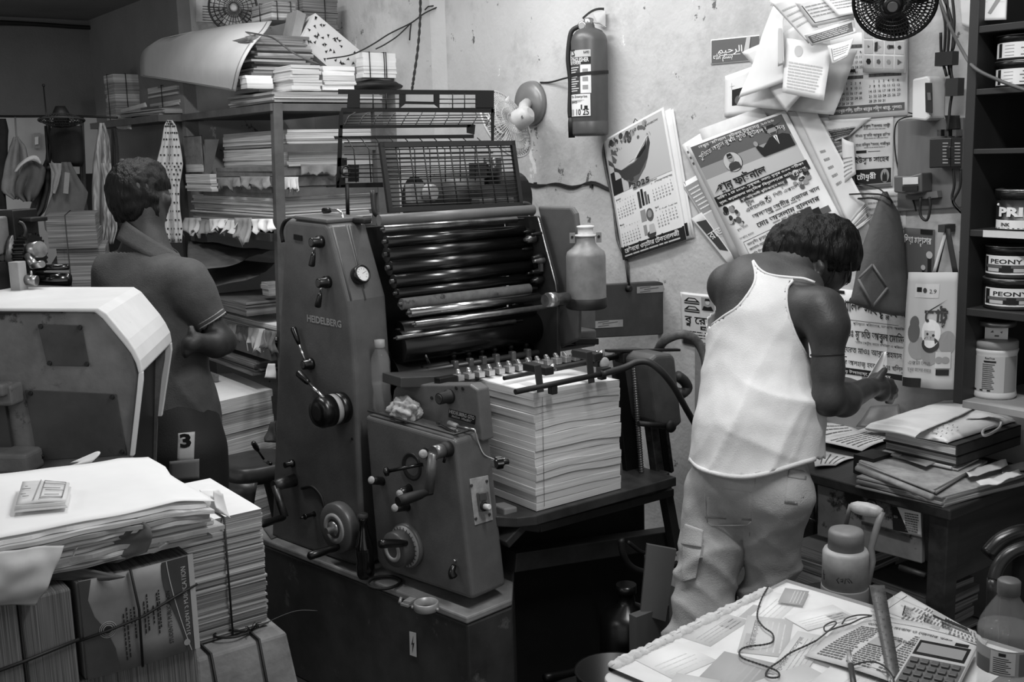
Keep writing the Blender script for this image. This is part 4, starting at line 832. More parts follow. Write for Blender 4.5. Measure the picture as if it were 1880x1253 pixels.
# ================================================================ two workers
import numpy as np
from mathutils.bvhtree import BVHTree
def blobs(prims, res):
    """continuous skin over tapered limbs: each prim = (p0, p1, r0, r1, blend[, flat_dir, flat]); naive surface nets"""
    lo = np.min([np.minimum(np.array(p[0]) - p[2], np.array(p[1]) - p[3]) for p in prims], 0) - .03
    hi = np.max([np.maximum(np.array(p[0]) + p[2], np.array(p[1]) + p[3]) for p in prims], 0) + .03
    n = np.ceil((hi - lo) / res).astype(int) + 1; f = np.full(n, .2, np.float32)
    for p in prims:
        a, b, r0, r1, k = np.array(p[0]), np.array(p[1]), p[2], p[3], p[4]; R = max(r0, r1) + max(k, .012) + 2 * res
        i0 = np.maximum(0, np.floor((np.minimum(a, b) - R - lo) / res).astype(int)); i1 = np.minimum(n, np.ceil((np.maximum(a, b) + R - lo) / res).astype(int) + 1)
        g = np.meshgrid(*[lo[d] + res * np.arange(i0[d], i1[d]) for d in range(3)], indexing='ij'); P = np.stack(g, -1)
        ab = b - a; t = np.clip(((P - a) @ ab) / max(1e-9, ab @ ab), 0, 1); v = P - a - t[..., None] * ab
        if len(p) > 5:
            fd = np.array(p[5]) / np.linalg.norm(p[5]); c = v @ fd; v = v + fd * (c * (1 / p[6] - 1))[..., None]
        d = np.linalg.norm(v, axis=-1) - (r0 + (r1 - r0) * t); sl = tuple(slice(i0[i], i1[i]) for i in range(3)); o = f[sl]
        h = np.clip(.5 + .5 * (o - d) / k, 0, 1); f[sl] = o * (1 - h) + d * h - k * h * (1 - h)
    s = f < 0; C = [(i, j, k) for i in (0, 1) for j in (0, 1) for k in (0, 1)]; N = n - 1
    cnt = sum(s[c[0]:N[0] + c[0], c[1]:N[1] + c[1], c[2]:N[2] + c[2]].astype(np.int8) for c in C); act = (cnt > 0) & (cnt < 8)
    idx = np.full(act.shape, -1); ac = np.argwhere(act); idx[act] = np.arange(len(ac)); acc = np.zeros((len(ac), 3)); w = np.zeros(len(ac))
    for c in C:
        for d in range(3):
            if c[d]: continue
            e = list(c); e[d] = 1; fa = f[tuple((ac + c).T)]; fb = f[tuple((ac + e).T)]; mk = (fa < 0) != (fb < 0)
            t = fa[mk] / (fa[mk] - fb[mk]); q_ = np.array(c, float)[None] + np.zeros((mk.sum(), 3)); q_[:, d] += t; acc[mk] += q_; w[mk] += 1
    pos = lo + (ac + acc / w[:, None]) * res; faces = []
    for d in range(3):
        e1, e2 = [(1, 2), (2, 0), (0, 1)][d]; sh = [slice(1, N[i]) for i in range(3)]; sh[d] = slice(0, N[d]); nx = list(sh); nx[d] = slice(1, N[d] + 1)
        A, B = s[tuple(sh)], s[tuple(nx)]; pts = np.argwhere(A != B); off = np.array([sh[i].start for i in range(3)]); flip = A[tuple(pts.T)]; pts = pts + off
        def cell(a, b): c = pts.copy(); c[:, e1] -= a; c[:, e2] -= b; return idx[tuple(c.T)]
        qd = np.stack([cell(1, 1), cell(0, 1), cell(0, 0), cell(1, 0)], 1); qd[~flip] = qd[~flip][:, ::-1]; faces.append(qd)
    return pos, np.concatenate(faces)
def normals(v, f):
    n = np.cross(v[f[:, 2]] - v[f[:, 0]], v[f[:, 3]] - v[f[:, 1]]); o = np.zeros_like(v)
    for i in range(4): np.add.at(o, f[:, i], n)
    return o / np.maximum(1e-9, np.linalg.norm(o, axis=1))[:, None]
def pix(v):
    d = v - np.array(EYE); z = d @ np.array(FW); return 940 + F * (d @ np.array(RT)) / z, 626.5 - F * (d @ np.array(UP)) / z
def skin_obj(name, v, f, mat, parent, thick=0.0, keep=None):
    if keep is not None:
        f = f[keep[f].all(1)]; used = np.unique(f); mp = np.full(len(v), -1); mp[used] = np.arange(len(used)); v = v[used]; f = mp[f]
    m = M(); m.v = [V(p) for p in v]; m.f = [tuple(int(i) for i in x) for x in f]; m.m = [0] * len(f); m.s = [True] * len(f)
    o = obj(name, m, mat, parent)
    if thick: s_ = o.modifiers.new('cloth', 'SOLIDIFY'); s_.thickness = thick; s_.offset = 1
    return o
class Surf:
    def __init__(s, v, f): s.c = V(v.mean(0)); s.b = BVHTree.FromPolygons([tuple(p) for p in v], [tuple(int(i) for i in x) for x in f])
    def hit(s, x, y, off=0.0):
        d = ray(x, y).normalized(); h = s.b.ray_cast(EYE, d)
        return ((h[0] or s.b.find_nearest(EYE + d * (s.c - EYE).dot(d))[0]) - d * off)
    def patch(s, quad, nu, nv, th, off=.004):
        a, b, c, d = [V((p[0], p[1], 0)) for p in quad]; m = M(); last = [None]
        def f(u, v):
            p = a.lerp(b, u).lerp(d.lerp(c, u), v); h = s.hit(p.x, p.y, off)
            if h is None: h = last[0]
            last[0] = h; return h
        m.sheet(f, nu, nv, th); return m
def noise_disp(v, n, fn):
    return v + n * np.array([fn(p) for p in v])[:, None]
SKIN = G('skin_dark', .20, .5, var=.03, scale=14, bump=.08, bscale=200, spec=.45)
HAIR = G('hair_black', .035, .5, var=.02, scale=60, spec=.25, bump=.4, bscale=1, stretch=(260, 260, 25))
TANK = G('white_cotton', .83, .9, var=.02, scale=20, bump=.15, bscale=350, spec=.2)
TROU = G('cargo_cotton', .66, .9, var=.04, scale=14, bump=.2, bscale=300, spec=.2)
POLO = G('polo_cotton', .32, .9, var=.03, scale=14, bump=.2, bscale=260, spec=.2)
def J(x, y, D): return np.array(q(x, y, D=D))
def hair_mesh(name, prims, res, parent, keepfn, freq, amp, clumps=()):
    v, f = blobs(prims, res); n = normals(v, f); x, y = pix(v); keep = keepfn(v, x, y)
    v = noise_disp(v, n, lambda p: amp * (nz(p, freq, 3) + .8 * noise.noise(V((p[0] * freq * 3.2, p[1] * freq * 3.2, p[2] * freq * .9)))))
    m = M(); fk = f[keep[f].all(1)]; m.v = [V(p) for p in v]; m.f = [tuple(int(i) for i in t) for t in fk]; m.m = [0] * len(fk); m.s = [True] * len(fk)
    for c in clumps: m.tube(c, .0045, 5, 0, 4, taper=lambda t: 1.05 - t)
    return obj(name, m, HAIR, parent)
# ---- worker at the desk, seen from behind
man = empty('person', (1.95, 1.69, 0), 'person in white tank top and cargo trousers bending over the wall desk', 'person')
FD = (.97, .26, 0)
hipL, hipR, pel = J(1330, 905, 2.66), J(1424, 905, 2.54), J(1382, 885, 2.6)
kneeL, kneeR = J(1288, 1112, 2.64), J(1408, 1095, 2.66)
ankL, ankR = np.array([kneeL[0] - .04, kneeL[1] + .03, .07]), np.array([kneeR[0] - .06, kneeR[1] - .0, .07])
wst, chs, upc = J(1388, 800, 2.6), J(1388, 660, 2.63), J(1398, 560, 2.66)
shL, shR = J(1340, 526, 2.74), J(1507, 572, 2.52)
elR, wrR = J(1521, 734, 2.50), J(1592, 714, 2.66)
nk0, nk1 = J(1432, 512, 2.68), J(1472, 482, 2.70)
hd = 2.70
elL, wrL = J(1405, 700, 3.0), J(1450, 745, 3.02)
B = [(hipL, hipR, .075, .068, .03), (pel, wst, .10, .105, .06, FD, .85), (wst, chs, .105, .112, .06, FD, .85), (chs, upc, .113, .105, .06, FD, .8),
     (shL, shR, .052, .05, .05), (upc, nk0, .08, .06, .05), (nk0, nk1, .052, .05, .03), (J(1375, 500, 2.7), nk0, .04, .045, .04), (J(1480, 525, 2.6), nk0, .04, .045, .04),
     (shL, J(1378, 585, 2.88), .053, .043, .02), (J(1378, 585, 2.88), elL, .043, .036, .02), (elL, wrL, .036, .025, .02),
     (shR, J(1522, 600, 2.5), .05, .046, .03), (J(1520, 600, 2.5), J(1520, 680, 2.5), .042, .034, .02), (J(1520, 680, 2.5), elR, .034, .035, .02), (elR, J(1548, 735, 2.55), .035, .038, .02), (J(1548, 733, 2.55), wrR, .037, .0245, .02),
     (hipL, kneeL, .07, .048, .02), (kneeL, ankL, .048, .034, .02), (hipR, kneeR, .06, .042, .02), (kneeR, ankR, .042, .034, .02)]
for an in (ankL, ankR): B.append((an + np.array([0, 0, -.03]), an + np.array([.17, .05, -.04]), .036, .028, .02))
# head: bowed, looking down to the right
B += [(J(1478, 458, hd), J(1514, 462, hd), .078, .074, .03), (J(1506, 480, hd), J(1520, 505, hd), .06, .046, .03), (J(1500, 505, hd), J(1512, 524, hd), .034, .022, .02),
      (J(1536, 500, hd), J(1541, 513, hd), .012, .013, .012), (J(1537, 486, hd), J(1540, 490, hd), .02, .02, .015), (J(1526, 521, hd - .012), J(1526, 521, hd + .012), .011, .011, .01),
      (J(1507, 491, hd - .075), J(1502, 507, hd - .072), .02, .013, .006, RT + UP * .4, .45), (J(1507, 491, hd + .075), J(1502, 507, hd + .072), .02, .013, .006, RT, .45)]
# right hand gripping a sheet: palm, thumb up, four curled fingers
hD = 2.71
B += [(wrR, J(1612, 710, hD), .026, .028, .015, UP, .8), (J(1610, 700, hD), J(1618, 722, hD), .022, .022, .012)]
B += [(J(1606, 702, hD - .02), J(1615, 692, hD - .022), .013, .011, .006), (J(1615, 692, hD - .022), J(1624, 680, hD - .018), .0105, .0085, .004)]
for i, (kx, ky, l) in enumerate(((1622, 700, 1.0), (1626, 710, 1.08), (1626, 720, 1.0), (1622, 730, .82))):
    k0 = J(kx, ky, hD + .0); k1 = J(kx + 13 * l, ky + 1, hD + .012); k2 = J(kx + 16 * l, ky + 7, hD + .034); k3 = J(kx + 8 * l, ky + 8, hD + .045)
    B += [(k0, k1, .0095, .0088, .004), (k1, k2, .0088, .0082, .003), (k2, k3, .0082, .007, .003)]
for i in range(4):
    a = wrL; b = wrL + np.array([.07, .02 * i - .03, -.01]); c = b + np.array([.05, 0, -.03 - .005 * i]); B += [(a, b, .02, .011, .01), (b, c, .0095, .007, .004)]
B += [(wrL, wrL + np.array([.05, -.06, -.01]), .016, .009, .008)]
v, f = blobs(B, .0055); body = skin_obj('body', v, f, SKIN, man)
def hk(v, x, y): return ~((x > 1503) & (y > 506 - (x - 1503) * .12) ) & ~((x > 1494) & (x < 1519) & (y > 480) & (y < 514)) & (y < 478 + np.clip((x - 1428) * .75, 0, 60))
cl = []
for k in range(26):
    t = k / 25; x = 1562 - t * 58; y = 500 - abs(t - .4) * 10; D_ = hd - .06 + .12 * ((k * 7) % 13) / 13
    cl.append([q(x - 8, y - 40, D=D_), q(x, y - 10, D=D_), q(x - 2 - 8 * t, y + 12 + 10 * (1 - t), D=D_), q(x - 10 - 10 * t, y + 20 + 12 * ((k * 5) % 7) / 7, D=D_)])
for k in range(16):
    t = k / 15; x = 1428 + t * 62; y = 462 + t * 30; D_ = hd - .055 + .03 * (k % 3); cl.append([q(x + 12, y - 30, D=D_), q(x + 4, y - 10, D=D_), q(x - 2, y + 6, D=D_), q(x - 6, y + 16, D=D_)])
hair_mesh('hair', [(J(1470, 456, hd), J(1516, 458, hd), .083, .086, .03), (J(1440, 462, hd), J(1474, 454, hd), .048, .07, .03), (J(1528, 470, hd), J(1544, 492, hd), .055, .034, .03)], .004, man, hk, 34, .005, cl)
# tank top
T = [(J(1386, 872, 2.6), J(1389, 790, 2.6), .155, .138, .04, FD, .95), (J(1389, 790, 2.6), J(1391, 700, 2.62), .136, .115, .05, FD, .9), (J(1391, 700, 2.62), J(1392, 600, 2.64), .116, .118, .05, FD, .85), (J(1392, 600, 2.64), J(1408, 540, 2.66), .115, .1, .05, FD, .8),
     (J(1375, 515, 2.69), J(1470, 545, 2.6), .057, .056, .05), (J(1384, 500, 2.7), J(1420, 520, 2.68), .046, .05, .03), (J(1484, 528, 2.58), J(1450, 525, 2.63), .047, .05, .03)]
v, f = blobs(T, .006); n = normals(v, f); x, y = pix(v)
ed = np.interp(y, [478, 505, 528, 562, 580, 598, 620, 657, 900], [1381, 1387, 1381, 1356, 1330, 1303, 1296, 1290, 1200])
er = np.interp(y, [505, 514, 532, 569, 613, 640, 657, 690, 900], [1500, 1458, 1444, 1446, 1460, 1474, 1484, 1500, 1560])
nl = np.interp(x, [1381, 1390, 1405, 1426, 1455, 1477, 1499], [476, 490, 502, 506, 509, 511, 520])
far_ = (v - np.array(EYE)) @ np.array(FW) > 2.70
keep = ((x > ed) & (x < er) & (y > nl)) | (far_ & (y > 545) & (x > ed - 30) & (x < er + 25))
keep &= y < np.interp(x, [1262, 1285, 1320, 1350, 1400, 1440, 1505], [846, 862, 874, 878, 873, 862, 843])
dr = np.array(RT); up_ = np.array(UP)
def rid(t): return (1 - abs(math.sin(t))) ** 1.6
def folds(p):
    d = p - np.array(EYE); z = d @ np.array(FW); X_ = 940 + F * (d @ dr) / z; Y_ = 626.5 - F * (d @ up_) / z
    low = min(1, max(0, (Y_ - 560) / 220)); a = (X_ - 1385) * .9 + (Y_ - 700) * .42
    s_ = rid(a * .032 + 1.6 * nz(p, 4, 1)) * .014 * low * (.4 + 1.2 * abs(nz(p, 5, 9)))
    diag = rid(((Y_ - 650) * .85 - (X_ - 1300) * .5) * .036 + 1.3 * nz(p, 4, 5)) * .02 * low * max(0, min(1, (X_ - 1310) / 120)) * max(.2, 1 - abs(Y_ - 740) / 140)
    return s_ + diag + .007 * low * rid((X_ - 1385) * .06 + (Y_ - 700) * .02 + 2 * nz(p, 5, 8)) * abs(nz(p, 7, 6)) + .005 * nz(p, 8, 2) * low + .0025 * nz(p, 24, 4) + .004 * low
v2 = noise_disp(v, n, folds); tank = skin_obj('tank_top', v2, f, TANK, man, .0022, keep)
# hems and bindings
sT = Surf(v2, f)
def binding(pts, r=.0032):
    P = [sT.hit(px, py, .002) for px, py in pts]; P = [p for p in P if p is not None]
    return M().tube(P, r, 6, smooth=3)
for pts in ([(1382, 480), (1387, 506), (1381, 528), (1356, 562), (1330, 580), (1307, 597)], [(1383, 479), (1392, 492), (1406, 502), (1426, 507), (1455, 510), (1476, 512), (1496, 519)], [(1456, 515), (1445, 532), (1446, 569), (1460, 613), (1474, 640), (1482, 655)]):
    obj('binding', binding(pts), TANK, tank)
obj('hem', binding([(1268, 844), (1284, 860), (1310, 869), (1340, 875), (1370, 876), (1402, 871), (1436, 861), (1468, 851), (1496, 843)], .006), TANK, tank)
# cargo trousers
Pn = [(pel + np.array([0, 0, .04]), pel, .122, .122, .04, FD, .9), (hipL, hipL * .5 + kneeL * .5, .092, .072, .02), (hipL * .5 + kneeL * .5, kneeL, .072, .058, .02), (kneeL, ankL, .058, .056, .02),
      (hipR, hipR * .5 + kneeR * .5, .083, .058, .02), (hipR * .5 + kneeR * .5, kneeR, .058, .05, .015), (kneeR, ankR, .05, .05, .02)]
v, f = blobs(Pn, .007); n = normals(v, f); x, y = pix(v)
def tf(p):
    d = p - np.array(EYE); z = d @ np.array(FW); X_ = 940 + F * (d @ dr) / z; Y_ = 626.5 - F * (d @ up_) / z; low = min(1, max(.15, (Y_ - 930) / 130))
    return (.026 * rid((Y_ * .9 + (X_ - 1300) * .55) * .034 + 1.8 * nz(p, 5, 7)) + .01 * rid((Y_ * .7 - (X_ - 1300) * .7) * .07 + 2 * nz(p, 6, 4))) * low * (.4 + abs(nz(p, 7, 2))) + .004 * nz(p, 11, 3) + .004 + .002 * nz(p, 30, 3)
v = noise_disp(v, n, tf); keep = (v[:, 2] < .96) & (v[:, 2] > .05); tro = skin_obj('trousers', v, f, TROU, man, .002, keep); sP = Surf(v, f)
obj('back_pocket', sP.patch([(1294, 952), (1380, 957), (1381, 905), (1299, 892)], 10, 10, .002, .003), TROU, tro)
obj('back_pocket', sP.patch([(1440, 925), (1474, 930), (1482, 870), (1447, 864)], 6, 8, .002, .003), TROU, tro)
obj('pocket_flap', sP.patch([(1447, 876), (1480, 882), (1483, 866), (1450, 860)], 6, 5, .004, .005), TROU, tro)
cp = sP.patch([(1250, 1070), (1277, 1062), (1289, 1000), (1254, 990)], 6, 10, .012, .016); obj('cargo_pocket', cp, TROU, tro, bevel=.004)
cp = sP.patch([(1249, 1000), (1287, 1006), (1291, 974), (1256, 962)], 6, 6, .006, .024); obj('pocket_flap', cp, TROU, tro, bevel=.003)
for pts in ([(1300, 960), (1306, 966), (1372, 965), (1379, 958)], [(1388, 870), (1384, 930), (1376, 985)], [(1294, 888), (1296, 940), (1299, 960)]):
    P = [sP.hit(*p, .002) for p in pts]; obj('seam', M().tube([p for p in P if p], .0016, 5), TROU, tro)
# sandals under the feet
for an in (ankL, ankR):
    m = M(); c = V((an[0] + .06, an[1] + .02, .008)); m.rbox(c, (.27, .095, .014), .28); obj('sandal', m, BLACKM, man, bevel=.005)
# arm band
m = M(); c = V(J(1519, 652, 2.5)); R_ = .0365; ax = V(J(1520, 700, 2.5)) - V(J(1518, 610, 2.5)); x_, y_, _ = frame(ax)
m.tube([c + (x_ * math.cos(a) + y_ * math.sin(a)) * R_ for a in [2 * math.pi * k / 28 for k in range(28)]], .0025, 6, closed=True)
tuft = q(1545, 655, D=2.5)
for k in range(10): d = V((RND.uniform(-1, 1), RND.uniform(-1, 1), RND.uniform(-1, .6))) * .013; m.tube([tuft, tuft + d], .0012, 4)
obj('arm_band', m, INK, man)
m = M(); P = [q(1593, 694, D=2.72), q(1618, 692, D=2.74), q(1628, 646, D=2.76), q(1621, 648, D=2.74)]
m.sheet(lambda u, v: P[0].lerp(P[1], u).lerp(P[3].lerp(P[2], u), v) + FW * (.008 * math.sin(3 * u)), 6, 6, .0008); obj('folded_sheet', m, WHITE, label='white folded sheet pinched in the bending person\'s right hand', cat='paper sheet')
# ---- worker standing at the rear, seen from behind
ml = empty('person', (1.12, 3.28, 0), 'person in grey polo shirt standing with back turned, hand on hip', 'person')
d0 = 3.2; FD2 = (.55, .83, 0)
pel, wst, chs, upc = J(332, 805, d0), J(322, 730, d0), J(296, 620, d0), J(274, 520, d0)
shL, shR = J(214, 500, d0 + .02), J(342, 518, d0 - .05); nk0, nk1 = J(268, 452, d0), J(264, 400, d0)
hipL, hipR = J(300, 830, d0 + .03), J(352, 832, d0 - .04)
elR, haR = J(410, 628, d0 - .02), J(358, 628, d0 - .14)
elL = J(190, 640, d0 + .1); wrL = J(230, 760, d0 + .2)
legs = []
B = [(hipL, hipR, .095, .095, .05), (pel, wst, .11, .1, .05, FD2, .8), (wst, chs, .1, .11, .05, FD2, .8), (chs, upc, .11, .11, .05, FD2, .75), (shL, shR, .055, .052, .05), (upc, nk0, .08, .058, .05), (nk0, nk1, .058, .054, .03),
     (J(246, 352, d0), J(258, 350, d0 + .03), .077, .077, .03), (J(262, 385, d0 + .02), J(268, 402, d0 + .06), .06, .045, .04), (J(285, 372, d0 + .06), J(284, 396, d0 + .08), .04, .03, .03), (J(262, 372, d0 + .12), J(262, 380, d0 + .13), .014, .016, .012),
     (J(303, 368, d0 + .01), J(301, 386, d0 + .02), .021, .014, .006, FW, .5),
     (shR, J(352, 545, d0 - .05), .05, .046, .03), (J(352, 545, d0 - .05), elR, .044, .035, .02), (elR, J(396, 634, d0 - .06), .034, .035, .02), (J(396, 634, d0 - .06), haR, .034, .024, .02), (shL, elL, .05, .036, .03), (elL, wrL, .036, .026, .02), (wrL, wrL + np.array([.05, .05, -.03]), .026, .02, .015)]
for hp, sx in ((hipL, -.03), (hipR, .0)):
    kn = np.array([hp[0] + sx, hp[1], .45]); an = np.array([hp[0] + sx - .02, hp[1] + .02, .07]); legs.append((hp, kn, an)); B += [(hp, kn, .085, .056, .03), (kn, an, .054, .036, .02), (an + np.array([0, 0, -.03]), an + np.array([.1, .14, -.04]), .034, .026, .02)]
hp_ = J(352, 630, d0 - .15)
B += [(haR, J(350, 632, d0 - .15), .026, .026, .012), (J(360, 622, d0 - .15), J(352, 612, d0 - .155), .012, .011, .005), (J(352, 612, d0 - .155), J(351, 602, d0 - .15), .0105, .0085, .004)]
for i, (y0, l) in enumerate(((626, 1), (633, 1.08), (639, 1.0), (645, .8))):
    a = J(349, y0, d0 - .155); b = J(349 - 8 * l, y0 + 4, d0 - .16); c = J(349 - 11 * l, y0 + 9, d0 - .15); B += [(a, b, .0105, .0095, .004), (b, c, .0095, .008, .003)]
for i in range(4): a = wrL + np.array([.05, .05, -.03]); B += [(a, a + np.array([.05, .03 - .02 * i, -.05]), .011, .008, .004)]
v, f = blobs(B, .006); skin_obj('body', v, f, SKIN, ml)
def hk2(v, x, y): return (y < 408 - np.clip((x - 240), -30, 60) * .15) & ~((x > 293) & (y > 350)) & ((v - np.array(EYE)) @ np.array(FW) < d0 + .07)
hair_mesh('hair', [(J(246, 350, d0), J(258, 345, d0 + .03), .08, .083, .03), (J(240, 328, d0), J(268, 326, d0 + .02), .05, .05, .03), (J(250, 385, d0 - .002), J(272, 384, d0 + .012), .066, .062, .03)], .0045, ml, hk2, 36, .0045)
S = [(J(330, 800, d0), J(322, 735, d0), .118, .108, .04, FD2, .9), (J(322, 735, d0), J(300, 640, d0), .106, .112, .05, FD2, .85), (J(300, 640, d0), J(276, 545, d0), .114, .124, .05, FD2, .8), (J(276, 545, d0), J(268, 490, d0), .12, .075, .05, FD2, .75), (shL, shR, .064, .06, .05), (J(268, 470, d0), J(266, 455, d0), .07, .062, .04),
     (shR, J(358, 545, d0 - .05), .06, .056, .04), (J(358, 545, d0 - .05), J(388, 592, d0 - .035), .055, .047, .03), (shL, J(200, 560, d0 + .06), .06, .05, .04)]
v, f = blobs(S, .0065); n = normals(v, f); x, y = pix(v)
def pf(p):
    d = p - np.array(EYE); z = d @ np.array(FW); X_ = 940 + F * (d @ dr) / z; Y_ = 626.5 - F * (d @ up_) / z
    return .016 * rid((Y_ * .8 - (X_ - 300) * .55) * .04 + 1.5 * nz(p, 5, 3)) * min(1, max(.1, (Y_ - 540) / 120)) * (.3 + abs(nz(p, 6, 1))) + .006 * nz(p, 8, 2) + .002 * nz(p, 25, 5)
v = noise_disp(v, n, pf); hem = (x - 364) * .8 + (y - 602) * .5
keep = (y < 796 - (x - 300) * .11) & (y > 462 - (x - 237) * .02) & ~((x > 350) & ((x - 364) * .57 + (y - 604) * .85 > 8) & (y > 560) & (x + y * .1 > 432) & (y < 640)) & ~((x < 215) & (y > 600))
polo = skin_obj('polo_shirt', v, f, POLO, ml, .002, keep)
m = M(); C0 = V(J(268, 447, d0)); cx_, cy_, _ = frame((0.05, 0, 1))
def coll(u, vv):
    a = 2 * math.pi * u; px_ = RT * (math.cos(a) * .088) + V((FW.x, FW.y, 0)).normalized() * (math.sin(a) * .08)
    slope_ = -.05 * math.cos(a) - .012 * math.sin(a); return V(J(280, 452, d0)) + px_ * (.8 + .3 * vv) + V((0, 0, .028 + slope_ - .055 * vv))
m.grid(coll, 36, 4, cu=True); o = obj('collar', m, POLO, polo); s_ = o.modifiers.new('cloth', 'SOLIDIFY'); s_.thickness = .003
for k, t in enumerate((0, .012)):
    m = M(); a, b = V(J(383, 586, d0 - .035)), V(J(391, 598, d0 - .03)); ax = (b - a).normalized(); c = V(J(388, 592, d0 - .035)) - ax * (.004 + t); x_, y_, _ = frame(ax)
    m.tube([c + (x_ * math.cos(g) + y_ * math.sin(g)) * .0495 for g in [2 * math.pi * i / 30 for i in range(30)]], .0022, 6, closed=True); obj('sleeve_stripe', m, G('pale_trim', .62, .9), polo)
SH = [(pel + np.array([0, 0, .04]), pel, .115, .117, .05, FD2, .9)] + [(h_, h_ * .35 + k_ * .65, .1, .09, .05) for h_, k_, a_ in legs] + [(h_ * .35 + k_ * .65, a_, .088, .07, .03) for h_, k_, a_ in legs]
v, f = blobs(SH, .008); n = normals(v, f); v = noise_disp(v, n, lambda p: .006 * nz(p, 9, 2)); sh = skin_obj('trousers', v, f, G('black_sports_cloth', .1, .8, bump=.1, bscale=200), ml, .002, (v[:, 2] < .93) & (v[:, 2] > .05)); sS = Surf(v, f)
ob = obj('number_panel', sS.patch([(325, 848), (356, 846), (358, 793), (327, 796)], 5, 8, .002, .003), [G('panel_pale', .66, .9)], sh, label='pale trouser panel with the number 3')
m = M(); o_ = sS.hit(331, 822, .0075); ex = (sS.hit(352, 820, .0075) - o_); ex.normalize(); m.text('3', o_, ex, V((0, 0, 1)), .052, 0, .05, width=.031); obj('number', m, INK, ob)
obj('pocket', sS.patch([(310, 884), (366, 880), (366, 843), (311, 848)], 8, 6, .003, .004), G('pocket_grey', .45, .9), sh)
# ================================================================ soft things
def rowsat(rows, v):
    t = v * (len(rows) - 1); i = min(int(t), len(rows) - 2); s_ = t - i; a, b = rows[i], rows[i + 1]; return [a[k] + (b[k] - a[k]) * s_ for k in range(3)]
def cloth(name, rows, D, amp, fr, mat, label, cat, seed=1.0, th=.004, nu=26, nv=18, parent=None, group=None, gather=0.0, pre=None):
    """hanging cloth: rows of (y, left, right) pixels at distance D, folded in depth"""
    m = pre or M()
    def f(u, v):
        y, l, r = rowsat(rows, v); k = gather + (1 - gather) * v
        return q(l + (r - l) * u, y, D=D + amp * k * (math.sin(u * fr * 6.283 + seed + v * .8) + .6 * math.sin(u * fr * 11 + seed * 2)) + amp * .8 * noise.noise(V((u * 4 + seed, v * 3, seed))))
    m.sheet(f, nu, nv, th); return obj(name, m, mat, parent, label=label, cat=cat, group=group) if label else obj(name, m, mat, parent)
def sack(name, rows, D, depth, mat, label, cat, amp=.01, fs=9, seed=1.0, parent=None, e=.75, nu=36, nv=24):
    """closed soft volume between pixel outlines, depth metres thick"""
    m = M()
    def f(u, v):
        y, l, r = rowsat(rows, v); a = 2 * math.pi * u; c, s_ = math.cos(a), math.sin(a); k = math.sin(math.pi * min(1, max(0, .08 + .9 * v))) ** .4
        x = (l + r) / 2 + (r - l) / 2 * math.copysign(abs(c) ** e, c); p = q(x, y, D=D + depth / 2 * k * math.copysign(abs(s_) ** e, s_))
        return p + FW * (amp * nz(p, fs, seed)) + RT * (amp * .5 * nz(p, fs, seed + 9))
    m.grid(f, nu, nv, cu=True); n_ = len(m.v)
    m.f.append(tuple(range(nu))); m.m.append(0); m.s.append(False); m.f.append(tuple(reversed(range(n_ - nu, n_)))); m.m.append(0); m.s.append(False)
    return obj(name, m, mat, parent, label=label, cat=cat) if label else obj(name, m, mat, parent)
# ================================================================ the old white-hooded machine on the left
HOODW = G('hood_white', .86, .45, var=.03, scale=6, spots=(.45, .69, 26))
SIDEM = G('hood_side', .40, .6, var=.09, scale=5, spots=(.14, .57, 7), bump=.1, bscale=80)
HN = V((math.cos(math.radians(46)), math.sin(math.radians(46)), 0)); HP = q(180, 566, D=2.48)
def qh(x, y, off=0.0): return q(x, y, P=(HP + HN * off, HN))
DV = q(246, 527, Z=HP.z) - HP
old = empty('printing_press', (.75, 2.9, 0), 'old machine with white hood and stained grey side, left of the grey press', 'printing press')
def po(name, m, mats, bevel=0.0, parent=None, label=None): return obj(name, m, mats, parent or old, bevel, 3, label=label)
outer = [(-90, 565), (180, 566), (196, 576), (236, 624), (248, 642), (258, 662), (262, 684)]
inner = [(262 - 7, 690), (249, 668), (240, 650), (228, 634), (188, 586), (174, 574), (-90, 572)]
m = M(); m.prism([qh(*p) for p in outer + inner], DV); hood = po('hood', m, HOODW, .006)
m = M(); m.prism([qh(x, y) for x, y in ((254, 686), (262, 684), (262, 700), (246, 838), (238, 838), (251, 720))], DV * .04); po('front_strut', m, HOODW, .002)
a = [qh(x, y) + DV * .95 for x, y in ((250, 690), (262, 684), (263, 700), (243, 838), (228, 838), (248, 720))]; m = M(); m.prism(a, DV * .05); po('rear_strut', m, HOODW, .002)
sidep = [(-90, 571), (176, 573), (190, 587), (229, 635), (243, 655), (252, 690), (238, 838), (225, 1240), (-90, 1240)]
m = M(); m.prism([qh(*p, .012) for p in sidep], HN * .02); sp = po('side_plate', m, SIDEM, .003)
m = M(); m.prism([qh(*p, .02) + DV * .9 for p in sidep], DV * .02); po('far_side_plate', m, SIDEM)
m = M(); m.prism([qh(*p, .03) for p in ((-90, 575), (176, 577), (236, 650), (225, 1240), (-90, 1240))], DV * .88); po('body', m, DEEP)
for pts in (((70, 596), (150, 598), (164, 673), (88, 671)), ((47, 716), (213, 724), (233, 836), (70, 845))):
    m = M(); m.prism([qh(*p, .011) for p in pts], -HN * .003); k = po('cover_panel', m, G('cover_panel', .24, .6, var=.05, scale=7, spots=(.14, .6, 9)), .001, sp)
    for i in (0, 1, 2, 3): c = sum((V((*p, 0)) for p in pts), V()) / 4; p_ = V((*pts[i], 0)).lerp(c, .1); po('screw', M().lathe(qh(p_.x, p_.y, .008), -HN, [(.006, 0), (.005, .004)], 10), BLACKM, parent=k)
m = M(); m.prism([qh(*p, .009) for p in ((-90, 568), (115, 568), (115, 575), (-90, 575))], -HN * .006); po('slot_rail', m, BLACKM, parent=sp)
